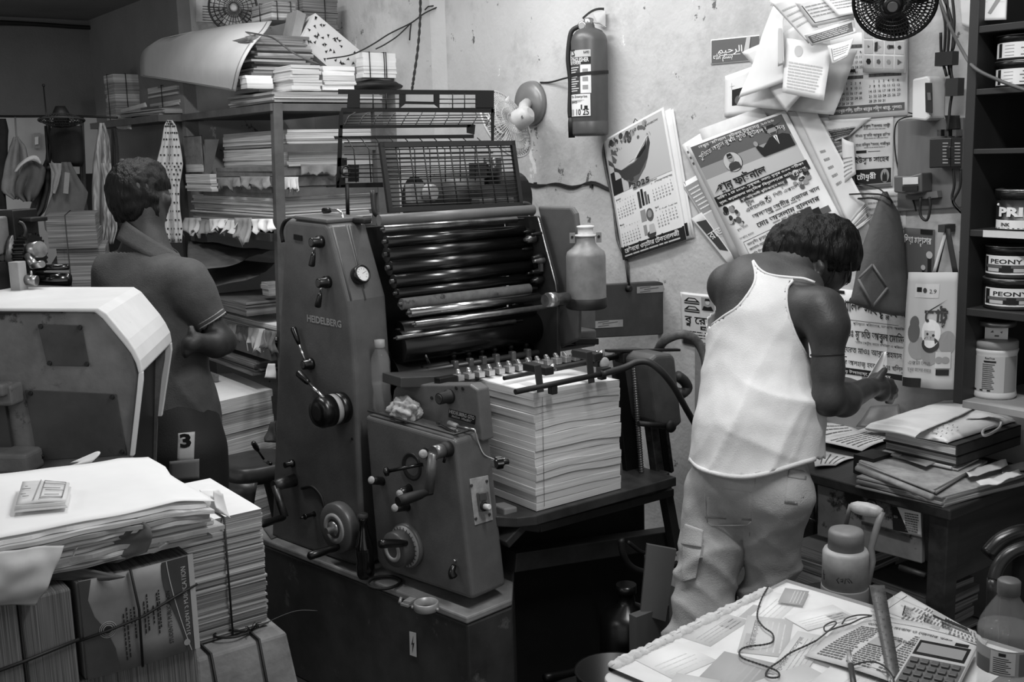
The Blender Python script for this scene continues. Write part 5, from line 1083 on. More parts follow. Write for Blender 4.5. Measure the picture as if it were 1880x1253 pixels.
m = M(); a = qh(0, 722, .0); m.rbox(a, (.1, .07, .05), math.radians(136)); m.rbox(qh(-6, 715, -.03), (.06, .05, .03), math.radians(136)); po('latch', m, SIDEM, .008, sp)
m = M(); m.rbox(qh(15, 845, -.02), (.14, .08, .05), math.radians(136)); po('hinge_bracket', m, SIDEM, .01, sp)
m = M(); m.prism([qh(*p, .0) for p in ((-20, 735), (8, 738), (22, 830), (-10, 835))], HN * .012); po('guide_strip', m, G('strip_dark', .2, .5), .002, sp)
# its inked works behind the hood
AX = DV.normalized(); SD = V((-HN.y, HN.x, 0))
def gear(px, py, D, r, w, name, mat, teeth=0, ax=None):
    c = q(px, py, D=D); ax = ax or -SD; m = M()
    if teeth:
        x, y, z = frame(ax); pts = []
        for i in range(teeth * 4): a = 2 * math.pi * i / (teeth * 4); rr = r * (1 if i % 4 < 2 else .9); pts.append(c + (x * math.cos(a) + y * math.sin(a)) * rr)
        m.prism(pts, z * w)
    else: m.lathe(c, ax, [(r, 0), (r, w), (r * .5, w), (r * .45, w * 1.3)], 26)
    return po(name, m, mat)
gear(46, 470, 2.95, .062, .03, 'drive_gear', DEEP, 30); gear(36, 470, 2.95, .07, .012, 'gear_flange', STEELD); gear(-5, 475, 2.95, .058, .06, 'ink_roller', RUBBER)
m = M(); c = q(50, 462, D=2.93); m.cyl(c, q(74, 458, D=2.9), .022, n=18); po('shaft_end', m, STEEL)
m = M(); a = q(52, 470, D=2.9); b = q(62, 488, D=2.88); m.tube([a, b], .012, 8); m.cyl(b, q(78, 485, D=2.86), .009); po('crank_arm', m, STEEL)
m = M(); m.rbox(q(0, 432, D=2.9), (.09, .04, .1), math.radians(40)); po('cast_bracket', m, SIDEM, .006)
m = M(); m.rbox(q(34, 412, D=2.95), (.1, .05, .08), math.radians(40)); m.tube([q(34, 408, D=2.9), q(42, 412, D=2.9), q(47, 425, D=2.9), q(44, 436, D=2.9)], .006, 6, smooth=4); m.rbox(q(55, 403, D=2.95), (.07, .06, .012), math.radians(40)); po('ink_duct', m, DEEP, .003)
m = M(); m.rbox(q(34, 512, D=2.85), (.032, .03, .09), math.radians(40)); po('upright_block', m, PGREY, .002)
m = M(); m.rbox(q(8, 515, D=2.9), (.09, .03, .1), math.radians(40)); po('lower_bracket', m, BLACKM)
m = M(); m.cyl(q(46, 514, D=2.86), q(68, 516, D=2.86), .014, n=16); m.cyl(q(58, 505, D=2.85), q(57, 498, D=2.85), .003); po('adjuster', m, STEEL)
m = M(); a, b = q(68, 512, D=2.95), q(128, 514, D=2.95); m.tube([a, b], .018, 12); m.tube([a + V((0, 0, .03)), b + V((0, 0, .035))], .008, 8); po('ink_tray', m, RUBBER)
# ================================================================ the room behind: a line of hung clothes and bags
DL = 5.0
m = M(); m.tube([q(-60, 214, D=DL), q(60, 214, D=DL), q(130, 213, D=DL), q(215, 216, D=DL - .1)], .006, 6); line = obj('clothes_line', m, INK, label='dark cord strung below the dark lintel for hanging clothes', cat='cord')
CG = [G('cloth_a', .52, .95, var=.04), G('cloth_b', .26, .95, var=.04), G('cloth_c', .36, .95, var=.03), G('cloth_d', .13, .95, var=.03)]
sack('bag', [(218, 0, 10), (240, -25, 16), (285, -30, 16), (335, -20, 10), (385, 0, 14)], DL, .14, CG[3], 'dark bag hanging at the frame\'s left edge under the lintel', 'bag')
cloth('hanging_cloth', [(252, 26, 34), (268, 20, 46), (300, 10, 52), (330, 2, 58), (352, 4, 46), (366, 26, 32)], DL - .05, .02, 1.4, CG[0], 'pale grey cloth hanging in a point below the rope loop', 'cloth', 2.0)
cloth('hanging_cloth', [(292, 48, 62), (310, 40, 84), (335, 30, 80), (358, 28, 70), (370, 44, 60)], DL - .1, .02, 1.5, CG[2], 'mid grey cloth folded over beside the pale one', 'cloth', 4.0)
m = M()
for k in range(6): m.tube([q(28 + k, 316 - k * 2, D=DL - .14), q(40 + k * 2, 302 - k * 2, D=DL - .15), q(56 + k * 2, 293 - k, D=DL - .15), q(70 + k, 296 + k, D=DL - .13)], .006, 6, smooth=4)
obj('white_rope', m, PAPER, label='bunch of white rope lying across the hung grey cloths', cat='rope')
m = M(); m.tube([q(20, 272, D=DL - .02), q(24, 266, D=DL - .02), q(33, 264, D=DL - .02), q(42, 268, D=DL - .02)], .008, 8, smooth=4); m.tube([q(28, 213, D=DL), q(30, 246, D=DL - .01), q(33, 264, D=DL - .02)], .004, 5); obj('rope_loop', m, CG[0], label='rope loop hanging from the line above the pale cloth', cat='rope')
cloth('hanging_cloth', [(214, 86, 89), (290, 86, 91), (320, 72, 94), (350, 66, 92), (385, 56, 84), (400, 54, 70)], DL - .012, .02, 2, CG[1], 'dark folded cloth hanging right of the white rope', 'cloth', 1.0)
sack('backpack', [(231, 96, 148), (250, 92, 152), (275, 92, 153), (298, 96, 152), (306, 108, 150)], DL - .1, .16, CG[3], 'black backpack hanging under the caged fan', 'bag', .02)
m = M(); m.tube([q(84, 232, D=DL - .1), q(86, 262, D=DL - .12), q(88, 290, D=DL - .12), q(91, 300, D=DL - .12)], .007, 6); m.tube([q(91, 232, D=DL - .1), q(92, 296, D=DL - .12)], .006, 6); m.ball(q(90, 308, D=DL - .12), .012, 8); obj('bag_strap', m, BLACKM, label='long black strap dangling left of the black backpack', cat='strap')
cloth('hanging_bag', [(298, 112, 130), (330, 108, 146), (355, 98, 163), (400, 80, 152), (425, 84, 140), (448, 118, 122)], DL - .178, .012, .8, CG[2], 'big grey diamond-shaped cloth bag hanging below the backpack', 'bag', 3.0)
cloth('hanging_cloth', [(300, 90, 112), (320, 96, 112), (345, 94, 104), (356, 97, 100)], DL - .22, .01, 1, CG[0], 'pale sleeve hanging left of the grey diamond-shaped bag', 'cloth', 6.0)
m = M(); m.prism([q(*p, D=DL - .24) for p in ((119, 316), (128, 318), (125, 356), (116, 355))], FW * .004); obj('cloth_strip', m, CG[0], label='short pale strip hanging on the grey diamond bag', cat='cloth')
cloth('hanging_cloth', [(214, 148, 152), (370, 148, 158), (400, 146, 164), (440, 142, 158), (462, 136, 150)], DL + .012, .02, 2, CG[1], 'dark shirt tail hanging right of the grey bag', 'cloth', 8.0)
STR = G('striped_cloth', .5, .95, var=.16, scale=1, stretch=(90, 90, 1), detail=1)
cloth('striped_shirt', [(226, 184, 190), (250, 180, 200), (300, 172, 204), (350, 170, 206), (420, 172, 200), (470, 172, 188)], DL - .3, .02, 2.2, STR, 'long striped shirt hanging at the end of the line', 'shirt', 1.5)
cloth('striped_shirt', [(300, 186, 204), (340, 192, 208), (380, 192, 212), (420, 190, 216), (448, 186, 208)], DL - .36, .015, 2.6, STR, 'second striped shirt hanging in front, nearer the standing person', 'shirt', 4.5)
cloth('hanging_cloth', [(236, 204, 214), (270, 204, 218), (340, 204, 222), (420, 206, 226)], DL - .25, .015, 1.5, CG[3], 'dark garment hanging between striped shirts and rack', 'cloth', 5.5)
# polka dot shirt on the rack post
DOT = G('dotted_cloth', .80, .95, var=.02)
rows = [(221, 308, 316), (232, 302, 324), (262, 298, 330), (300, 288, 336), (315, 286, 334), (340, 296, 330), (380, 298, 330), (420, 296, 336), (446, 302, 334)]
m = M(); DR = random.Random(4)
for j in range(20):
    for i in range(6):
        v = (j + .5) / 20; u = (i + .5 + .5 * (j % 2)) / 6.5; y, l, r = rowsat(rows, v); k = .2 + .8 * v
        if (r - l) * u > (r - l) - 2: continue
        D_ = 4.86 + .016 * k * (math.sin(u * 1.7 * 6.283 + 2.5 + v * .8) + .6 * math.sin(u * 1.7 * 11 + 5)) + .016 * .8 * noise.noise(V((u * 4 + 2.5, v * 3, 2.5))) - .008
        m.lathe(q(l + (r - l) * u, y, D=D_), -FW, [(.0042, 0), (.0042, .001)], 8, 1)
cloth('polka_dot_shirt', rows, 4.86, .016, 1.7, [DOT, INK], 'white polka dot shirt hanging on the rack\'s far post', 'shirt', 2.5, gather=.2, pre=m)
# caged fan under the lintel with its dangling rod, switch on the far wall
fc = q(113, 221, D=4.7); fan2 = empty('table_fan', (fc.x, fc.y, fc.z - .05), 'dark caged fan hanging face-down under the dark lintel', 'fan')
m = M(); fan_cage(m, fc, (.05, .1, 1), .092, .03, 34, 4, .0016); obj('cage', m, G('cage_dark', .2, .5), fan2)
m = M(); m.lathe(fc, (0, 0, 1), [(.03, -.02), (.035, .03), (.02, .06)], 16); obj('motor', m, BLACKM, fan2)
m = M(); m.tube([fc + V((-.06, 0, .02)), q(84, 200, D=4.7), q(80, 160, D=4.7)], .003, 6); m.ball(q(80, 157, D=4.7), .007, 8); obj('rod', m, BLACKM, fan2)
m = M(); a = q(61, 273, Y=7.69); m.par(a, q(73, 272, Y=7.69) - a, (0, -.012, 0), q(61, 245, Y=7.69) - a); sw2 = obj('wall_switch', m, CG[0], label='small switch plate on the pale far wall', cat='switch')
m = M(); a = q(64, 266, Y=7.677); m.par(a, q(70, 265, Y=7.677) - a, (0, -.006, 0), q(64, 252, Y=7.677) - a); obj('rocker', m, PAPER, sw2)
# odds and ends behind the standing person
DBz = q(100, 522, D=4.2).z
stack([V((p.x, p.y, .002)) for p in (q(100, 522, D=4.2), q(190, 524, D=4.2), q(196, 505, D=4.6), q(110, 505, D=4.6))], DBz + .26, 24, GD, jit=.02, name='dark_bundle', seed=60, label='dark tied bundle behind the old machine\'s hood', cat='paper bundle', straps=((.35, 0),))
cloth('paper_heap', [(292, 222, 256), (300, 214, 280), (310, 212, 288), (322, 212, 290)], 4.95, .03, 2, PGREY, 'heap of crumpled papers on the far shelf beside the polka dot shirt', 'paper heap', 7.0)
m = M(); m.box((1.5, 5.15, 0), (1.7, 5.75, q(250, 318, D=5.0).z)); obj('dark_crate', m, CG[3], label='dark crate holding the crumpled paper heap', cat='crate')
# cords on the lintel
m = M(); m.tube([q(*p, Y=YL - .03) for p in ((-40, 39), (60, 44), (150, 50), (225, 52), (270, 42), (350, 22))], .012, 6, smooth=4); m.tube([q(*p, Y=YL - .03) for p in ((-40, 43), (80, 46), (190, 52), (235, 48), (300, 36), (350, 26))], .008, 6, smooth=4); m.tube([q(*p, Y=YL - .03) for p in ((228, 50), (236, 54), (232, 62), (222, 58))], .01, 6, smooth=3); obj('wiring', m, G('wiring_dark', .13, .6), label='dark bundle of wiring running along the lintel and ceiling corner', cat='cable')
# ================================================================ foreground paper on the left
EDGEV = G('standing_pages', .34, .85, var=.16, scale=1, stretch=(420, 6, 3), detail=2)
m = M(); m.box((-.35, 1.89, .415), (.885, 2.42, .45))
for x, y in ((-.32, 1.93), (.84, 1.93), (-.32, 2.37), (.84, 2.37)): m.box((x, y, 0), (x + .04, y + .04, .415))
obj('low_bench', m, PRESSD, label='low dark bench under the bundles in the left foreground', cat='bench')
zf = .45
pr = M(); y0 = 1.965; xa, xb = .672, .862
pr.prism([(xa - .02, y0 - .035, zf), (xb + .012, y0 - .03, zf), (xb + .03, 2.38, zf), (xa, 2.40, zf)], (0, 0, .001))
vs_ = [V(p) for p in ((xa - .02, y0 - .05, zf), (xb + .015, y0 - .045, zf), (xb + .03, 2.38, zf), (xa, 2.40, zf), (xa, y0, .648), (xb, y0, .648), (xb + .01, 2.33, .648), (xa + .02, 2.35, .648))]
pr = M().add(vs_, [(3, 2, 1, 0), (4, 5, 6, 7), (0, 1, 5, 4), (1, 2, 6, 5), (2, 3, 7, 6), (3, 0, 4, 7)])
par_ = obj('wrapped_parcel', pr, KRAFT, bevel=.006, label='kraft-wrapped parcel tied with black string at the bottom left', cat='parcel')
m = M()
for x in (.70, .80): m.tube([(x + .004, y0 - .054, zf + .002), (x, y0 - .004, .652), (x + .005, 2.34, .652), (x + .005, 2.4, zf + .05)], .003, 6)
c = V((.80, 2.0, .655)); m.tube([c, c + V((-.04, -.01, .004)), c + V((-.07, .012, .006)), c + V((-.05, .03, .008)), c], .0026, 6, smooth=5)
for k in range(9): d = V((RND.uniform(-.5, 1), RND.uniform(-.6, .8), RND.uniform(0, .5))) * .035; m.tube([c, c + d * .6 + V((0, 0, .006)), c + d], .0012, 4)
m.tube([c, c + V((.05, .0, .012)), c + V((.1, -.005, .018)), c + V((.14, -.02, .012))], .0012, 4, smooth=4); obj('string', m, INK, par_)
xs0, xs1 = .66, .848
sk = stack(rect3(xs0, 2.02, xs1, 2.30, .653), .247, 40, (EDGEM, WHITE, EDGED, INK), jit=.0035, name='page_stack', seed=61, label='tied stack of printed pages on the kraft parcel', cat='paper stack', straps=((.57, 0),), gap=.06, twist=.008)
# book bundle with the printed cover
x0, x1, yb_ = .448, .646, 1.872
m = M(); m.box((x0 - .012, yb_ + .012, .44 + .012), (x1, 2.25, .712)); lowb = obj('book_bundle', m, EDGEV, bevel=.003, label='lower bundle of standing books under the cover bundle', cat='book bundle')
bun = empty('book_bundle', (.55, 2.0, .716), 'string-tied book bundle showing a printed cover facing the camera', 'book bundle')
CV = G('cover_grey', .47, .5, var=.06, scale=7); CD = G('cover_dark', .14, .5)
m = M(); m.box((x0 - .004, yb_ + .003, .716), (x1 + .002, 2.24, .893)); obj('pages', m, EDGEV, bun, .003)
C0, CX, CZ = V((x0, yb_, .716)), V((x1 - x0, 0, .0)), V((0, 0, .18)); w_, h_ = x1 - x0, .178
m = M(); bow = lambda u, v: C0 + CX * u + CZ * v + V((0, -.006 * math.sin(math.pi * u), 0)); m.sheet(bow, 16, 4, .003)
def onc(u, v, o=.0012): return bow(u, v) + V((0, -o, 0))
def cpoly(m, pts, mi, o=.0012):
    n_ = len(pts); m.prism([onc(u, v, o) for u, v in pts], V((0, -.0004, 0)), mi)
Lc = [(0, 1), (.1, 1), (.06, .8), (.1, .62), (.19, .45), (.25, .25), (.27, .02), (0, .01)]; cpoly(m, Lc, 1)
for k in range(12):    # dark right band with a curved inner edge
    a, b = k / 12, (k + 1) / 12; e = lambda t: .72 + .17 * (1 - t) ** 1.6 + .02 * math.sin(t * 6); cpoly(m, [(e(a), a), (.955, a), (.955, b), (e(b), b)], 1, .0012)
for k in range(16):
    a, b = k / 16, (k + 1) / 16; e = lambda t: .755 + .17 * (1 - t) ** 1.4; cpoly(m, [(e(a), a), (e(a) + .008, a), (e(b) + .008, b), (e(b), b)], 2, .0018)
for u, t, s_, bb in ((.9, "STUDENT'S PUBLICATION", .0135, .01), (.735, "STUDENT'S PUBLICATION", .0105, .012)):
    c = onc(u + .03, .17 if u > .8 else .14, .0022); m.text(t, c, V((0, 0, 1)), V((-1, 0, 0)), s_, 2 if u > .8 else 3, bb, width=h_ * (.74 if u > .8 else .56))
for u, v0, ln in ((.335, .1, .44), (.365, .12, .5), (.4, .46, .16), (.43, .3, .3), (.52, .32, .34), (.55, .34, .36), (.6, .4, .18), (.64, .28, .42), (.66, .34, .4)):
    v = v0
    while v < v0 + ln: l = RND.uniform(.015, .05); cpoly(m, [(u, v), (u + .011, v), (u + .011, v + l), (u, v + l)], 3, .0014); v += l + .012
c = onc(.2, .46, .0016)
for r_ in (.0145, .0115, .008): m.tube([c + V((math.cos(a) * r_, 0, math.sin(a) * r_)) for a in [2 * math.pi * i / 24 for i in range(24)]], .0008, 4, 4, closed=True)
m.lathe(c, (0, -1, 0), [(.006, 0), (.006, .0008)], 12, 3); c2 = onc(.89, .1, .0022); m.lathe(c2, (0, -1, 0), [(.006, 0), (.006, .0008)], 12, 4)
m.par(onc(.96, 0, .001), (w_ * .05, 0, 0), (0, -.002, 0), (0, 0, h_ * 1.02), 2)
obj('printed_cover', m, [CV, CD, G('cover_pale', .66, .5), INK, G('cover_seal', .58, .5)], bun, label='grey and black printed book cover')
m = M(); m.tube([onc(-.06, .42, .004), onc(.2, .46, .006), onc(.5, .52, .008), onc(.8, .62, .006), onc(1.03, .68, .003)], .0024, 6); m.tube([onc(.43, 1.02, .005), onc(.47, .6, .008), onc(.46, .0, .006)], .0024, 6); obj('string', m, INK, bun)
m = M(); m.box((.20, 1.856, .452), (.345, 2.2, .9)); m.box((.348, 1.862, .452), (.432, 2.2, .892)); lb_ = obj('book_bundle', m, EDGEV, bevel=.004, label='string-tied bundle of books with page edges facing, far left', cat='book bundle')
m = M(); m.tube([(.19, 1.852, .775), (.345, 1.852, .79), (.436, 1.857, .80)], .003, 6); m.tube([(.352, 1.856, .452), (.35, 1.856, .9)], .002, 6); obj('string', m, INK, lb_)
# the big pile of sheets on top, with loose and torn wrappers
FL, FR, BR_, BL = q(-120, 1012, Z=1.0), q(394, 909, Z=1.0), q(272, 838, Z=1.0), q(-120, 884, Z=1.0)
pile = empty('sheet_pile', ((FL.x + FR.x) / 2, 2.0, .915), 'big pile of white sheets with ragged edges in the left foreground', 'paper stack')
PR = random.Random(12); zz = .915; n_ = 9
for k in range(n_):
    th = .0088; e = lambda: PR.uniform(-.012, .012); t = k / n_; m = M(); sh_ = [V((FL.x, FL.y + e(), 0)), V((FR.x - .012 + e() + (.02 if k in (2, 3) else 0), FR.y + e(), 0)), V((BR_.x + e(), BR_.y + e(), 0)), V((BL.x, BL.y, 0))]
    def f(u, v, zz=zz, th=th, sh_=sh_, k=k):
        p = sh_[0].lerp(sh_[1], u).lerp(sh_[3].lerp(sh_[2], u), v); ed_ = max(0, 1 - v * 5)
        p = p + V((0, .010 * noise.noise(V((u * 9, k * 3.1, 0))) * ed_, 0)); return V((p.x, p.y, zz + th + .004 * noise.noise(V((u * 5, v * 3, k))) * (k / n_) - .01 * max(0, u - .85) * 6 * (k > 4)))
    m.sheet(f, 40, 10, th * .8); obj('paper_layer', m, [EDGEM, EDGE, PGREY, EDGE][k % 4] if k < n_ - 1 else WHITE, pile); zz += th
m = M()
def topf(u, v):
    p = FL.lerp(FR, u).lerp(BL.lerp(BR_, u), v); return V((p.x, p.y, 1.0 + .005 * noise.noise(V((u * 4, v * 3, 2))) - .012 * max(0, u - .86) * 7 + (.01 * (max(0, u - .8) * 5) ** 2 if v > .7 else 0)))
m.sheet(topf, 40, 14, .001); obj('top_sheet', m, G('top_sheet', .9, .7, var=.02, scale=4), pile)
crumple([q(372, 936, D=2.07), q(420, 950, D=2.08), q(402, 898, D=2.08), q(366, 900, D=2.08)], 14, 10, .02, WHITE, 'curled_corner', 3.0, parent=pile, fs=16)
crumple([q(398, 932, D=2.04), q(424, 952, D=2.05), q(412, 905, D=2.06), q(393, 900, D=2.06)], 8, 8, .01, PAPER, 'curled_corner', 5.0, parent=pile, fs=16)
m = M(); m.grid(lambda u, v: q(128 + 40 * u + 16 * math.sin(v * 3.1), 855 - 6 * u - 20 * math.sin(v * 2.2) * (.3 + .7 * u), D=2.25 + .03 * v), 8, 8); o = obj('curled_edge', m, PAPER, pile); o.modifiers.new('t', 'SOLIDIFY').thickness = .001
# torn kraft wrapper drooping at the left, dark curled flap in the middle
wr = M()
WR = [[(-120, 1035), (0, 1012), (60, 1006), (118, 1003)], [(-120, 1070), (0, 1040), (60, 1030), (110, 1030)], [(-120, 1120), (0, 1078), (55, 1066), (96, 1062)], [(-120, 1150), (0, 1104), (40, 1100), (84, 1086)], [(-120, 1160), (0, 1113), (38, 1112), (66, 1112)]]
def wf(u, v):
    j = min(3, int(v * 4)); t = v * 4 - j; i = min(2, int(u * 3)); s_ = u * 3 - i; g = lambda jj: [WR[jj][i][c] + (WR[jj][i + 1][c] - WR[jj][i][c]) * s_ for c in (0, 1)]
    a, b = g(j), g(j + 1); p = q(a[0] + (b[0] - a[0]) * t, a[1] + (b[1] - a[1]) * t, Y=1.845 - .02 * math.sin(v * 3) ); return p + V((0, .018 * nz(p, 13, 2) + .01 * nz(p, 30, 4), 0))
wr.sheet(wf, 30, 22, .001); obj('torn_wrapper', wr, G('pale_wrapper', .7, .8, var=.05, scale=8), label='pale crumpled wrapper drooping over the books, far left', cat='torn paper')
DW = G('dark_wrapper', .33, .8, var=.04, scale=8)
FLP = [(232, 945, 240), (955, 200, 268), (968, 206, 276), (985, 150, 279), (1005, 138, 276), (1022, 142, 262), (1034, 150, 214)]
FLP = [(946, 230, 236), (956, 232, 262), (970, 222, 276), (985, 190, 280), (996, 140, 278), (1014, 134, 270), (1034, 142, 216)]
cloth('dark_wrapper', FLP, 1.915, .012, .5, DW, 'dark grey wrapper flap curling up in front of the sheet pile', 'torn paper', 2.0, th=.001, gather=.5)
cloth('torn_wrapper', [(988, 284, 300), (998, 276, 310), (1008, 272, 300), (1016, 272, 282)], 1.95, .008, .6, PAPER, 'small torn pale flap right of the dark wrapper flap', 'torn paper', 3.0, th=.001, gather=.5)
cloth('torn_wrapper', [(1004, 118, 144), (1014, 104, 138), (1030, 100, 134), (1034, 112, 126)], 1.86, .008, .6, PAPER, 'small torn pale flap left of the dark wrapper flap', 'torn paper', 5.0, th=.001, gather=.5)
cloth('dark_wrapper', [(1028, 104, 150), (1045, 92, 160), (1060, 90, 230), (1066, 92, 200)], 1.885, .006, .6, DW, 'dark wrapper shadowed under the small torn flap', 'torn paper', 9.0, th=.001, gather=.5)
# folded note lying on the pile
nt = [q(26, 944, Z=1.008), q(124, 935, Z=1.008), q(131, 898, Z=1.008), q(40, 895, Z=1.008)]
m = M(); L_ = lambda u, v: nt[0].lerp(nt[1], u).lerp(nt[3].lerp(nt[2], u), v)
m.sheet(lambda u, v: L_(u, v) + V((0, 0, .004)), 6, 4, .002); m.sheet(lambda u, v: L_(u * .95 + .03, v * .92 + .06) + V((0, 0, .012 + .003 * math.sin(u * 3))), 8, 6, .002)
m.sheet(lambda u, v: L_(.03 - .02 * math.sin(v * 3.14), .05) + (L_(.98, .05) - L_(.03, .05)) * u + V((0, -.0, .004 + .008 * v)), 6, 4, .001)
P_ = lambda u, v: L_(u, v) + V((0, 0, .0148 + .003 * math.sin(u * 3)))
m.tube([P_(.36, .12), P_(.42, .95)], .0009, 4, 1)
for k in range(7):
    for u0, u1 in ((.08, .32), (.5, .9)):
        if (k + (u0 > .4)) % 3 == 0: continue
        m.tube([P_(u0 + .05 * (k % 2), .2 + k * .1), P_(u1 - .07 * (k % 3), .2 + k * .1)], .0007, 4, 1)
m.tube([P_(.48, .15), P_(.9, .15), P_(.92, .9), P_(.5, .92)], .0008, 4, 1, closed=True)
obj('folded_note', m, [PAPER, INKM], label='small folded printed note lying on the white sheet pile', cat='paper note')
# ================================================================ things on the right-hand wall
def wq(x, y, off=0.0): return q(x, y, X=W - off)
PM = [WHITE, INK, INKG, INKM, G('print_pale', .74, .75), G('print_dark', .22, .6), PAPER]   # poster palette
BL_ = [(1, 1, 1)]
class Sheet:
    """a printed sheet: four corners (TL, TR, BR, BL) as points; layers are laid a hair above it towards n"""
    def __init__(s, c, n=V((-1, 0, 0)), th=.0008, base=0, curl=None, nu=8, nv=8):
        s.tl, s.tr, s.br, s.bl = [V(p) for p in c]; s.n = V(n); s.m = M(); s.curl = curl; s.nu = nu; s.nv = nv
        fl = (s.tr - s.tl).cross(s.bl - s.tl).dot(s.n) > 0
        s.m.sheet(lambda u, v: s.at(u, 1 - v if fl else v, 0), nu, nv, th, base)
        s.w = (s.tr - s.tl).length; s.h = (s.tl - s.bl).length
    def at(s, u, v, o=0.0):
        p = s.bl.lerp(s.br, u).lerp(s.tl.lerp(s.tr, u), v)
        if s.curl: p = p + s.n * s.curl(u, v)
        return p + s.n * o
    def poly(s, pts, mi, l=1):
        parts = [pts]
        if s.curl:       # cut along the sheet's own grid so that the print follows its bend
            for ax, n in ((0, s.nu), (1, s.nv)):
                nxt = []
                for p in parts:
                    lo, hi = min(t[ax] for t in p), max(t[ax] for t in p)
                    for k in range(max(0, int(lo * n + 1e-6)), min(n - 1, int(hi * n - 1e-6)) + 1):
                        c_ = p
                        for edge, sg in ((k / n, 1), ((k + 1) / n, -1)):
                            o = []
                            for i in range(len(c_)):
                                a, b = c_[i - 1], c_[i]; da, db = (a[ax] - edge) * sg, (b[ax] - edge) * sg
                                if (da < 0) != (db < 0): t = da / (da - db); o.append((a[0] + (b[0] - a[0]) * t, a[1] + (b[1] - a[1]) * t))
                                if db >= 0: o.append(b)
                            c_ = o
                            if len(c_) < 3: break
                        if len(c_) >= 3: nxt.append(c_)
                parts = nxt
        for p in parts: s.m.add([s.at(u, v, .0009 * l) for u, v in p], [tuple(range(len(p)))], mi)
        return s
    def rect(s, u0, v0, u1, v1, mi, l=1, n=1):
        for k in range(n): a, b = u0 + (u1 - u0) * k / n, u0 + (u1 - u0) * (k + 1) / n; s.poly([(a, v0), (b, v0), (b, v1), (a, v1)], mi, l)
        return s
    def disc(s, u, v, r, mi, l=1, sx=1.0, n=20): return s.poly([(u + math.cos(2 * math.pi * i / n) * r * sx * s.h / s.w, v + math.sin(2 * math.pi * i / n) * r) for i in range(n)], mi, l)
    def text(s, t, u, v, size, mi=1, width=None, bold=0.0, l=2, beng=False, align='L', arc=None):
        """size and width as fractions of the sheet's height and width"""
        t0 = M(); t0.text(t, (0, 0, 0), (1, 0, 0), (0, 1, 0), size, 0, bold, None if width is None else width * s.w / s.h, beng, align)
        for i, p in enumerate(t0.v):
            x, y = u + p.x * s.h / s.w, v + p.y
            if arc: y += arc(x)
            t0.v[i] = s.at(x, y, .0009 * l)
        o = len(s.m.v); s.m.v += t0.v; s.m.f += [tuple(i + o for i in f) for f in t0.f]; s.m.m += [mi] * len(t0.f); s.m.s += [False] * len(t0.f); return s
    def lines(s, u0, v0, u1, v1, n, mi, seed=1, h=.35, gap=.012, l=1):
        """lines too small to read: broken dashes of print"""
        R_ = random.Random(seed); dv = (v1 - v0) / n
        for k in range(n):
            u = u0; end = u1 - R_.uniform(0, .15) * (u1 - u0)
            while u < end: w = R_.uniform(.02, .07) * (u1 - u0) * 3; s.rect(u, v1 - (k + .7) * dv, min(end, u + w), v1 - (k + .7) * dv + dv * h, mi, l); u += w + gap
        return s
    def done(s, name, label, cat, mats=None, group=None, parent=None): return obj(name, s.m, mats or PM, parent, label=label, cat=cat, group=group)
def wsheet(px, off, **kw): return Sheet([wq(x, y, off) for x, y in px], **kw)
def month(s, u, v, w, h, rows, mi=1, head=None, hm=3):
    if head: s.text(head, u, v + h * .9, h * .12, mi, bold=.01)
    s.rect(u, v + h * .76, u + w, v + h * .86, hm)
    for i in range(7): s.text('SMTWTFS'[i], u + w * (i + .3) / 7, v + h * .78, h * .08, mi)
    for k, r_ in enumerate(rows):
        for i, d in enumerate(r_):
            if d: s.text(str(d), u + w * (i + .15) / 7, v + h * (.60 - .145 * k), h * .105, mi, bold=.012)
def wk(first, n):
    d = [0] * first + list(range(1, n + 1)); d += [0] * (-len(d) % 7); return [d[i:i + 7] for i in range(0, len(d), 7)]
# ---- fire extinguisher
EXR = .066; ec = V((W - .078, 0, 0)); pb = q(1084, 250, X=W - .078); ptp = q(1081, 66, X=W - .078); ec = V((W - .078, (pb.y + ptp.y) / 2, pb.z)); eh = ptp.z - pb.z
ext = empty('fire_extinguisher', ec, 'grey fire extinguisher strapped to the wall above the calendar', 'fire extinguisher')
RED = G('extinguisher_paint', .31, .38, var=.02, scale=8)
m = M(); m.lathe(ec, (0, 0, 1), [(EXR * .8, 0), (EXR * .97, .004), (EXR, .012), (EXR, .05), (EXR * .985, .052), (EXR, .055), (EXR, eh - .02), (EXR * .93, eh), (EXR * .7, eh + .018), (EXR * .34, eh + .028), (EXR * .3, eh + .04)], 36); obj('cylinder', m, RED, ext)
top = ec + V((0, 0, eh + .04)); toe = (EYE - ec); toe.z = 0; toe.normalize(); lft = toe.cross(V((0, 0, 1)))
if lft.dot(RT) > 0: lft = -lft
rgt = -lft
m = M(); m.lathe(top - V((0, 0, .012)), (0, 0, 1), [(.018, 0), (.018, .03), (.012, .034)], 16); obj('valve', m, STEEL, ext)
def eo(x, y): return q(x, y, P=(top, toe))
m = M(); m.sheet(lambda u, v: eo(1071, 35).lerp(eo(1109, 19), u) + V((0, 0, .012 * math.sin(u * 3))) + toe * (.022 * (v - .5)), 8, 3, .006); obj('lever', m, BLACKM, ext)
m = M(); m.sheet(lambda u, v: eo(1083, 42).lerp(eo(1112, 51), u) + V((0, 0, .006 * math.sin(u * 3))) + toe * (.02 * (v - .5)), 8, 3, .004); obj('carry_handle', m, STEEL, ext)
m = M(); c = eo(1068, 48) + toe * .012; m.lathe(c, toe * .9 + lft * .4, [(.0165, -.02), (.0165, 0), (.012, .001)], 20); m.lathe(c + toe * .001, toe * .9 + lft * .4, [(.0115, 0), (.0115, .0008)], 18, 1); obj('pressure_gauge', m, [STEEL, PGREY], ext)
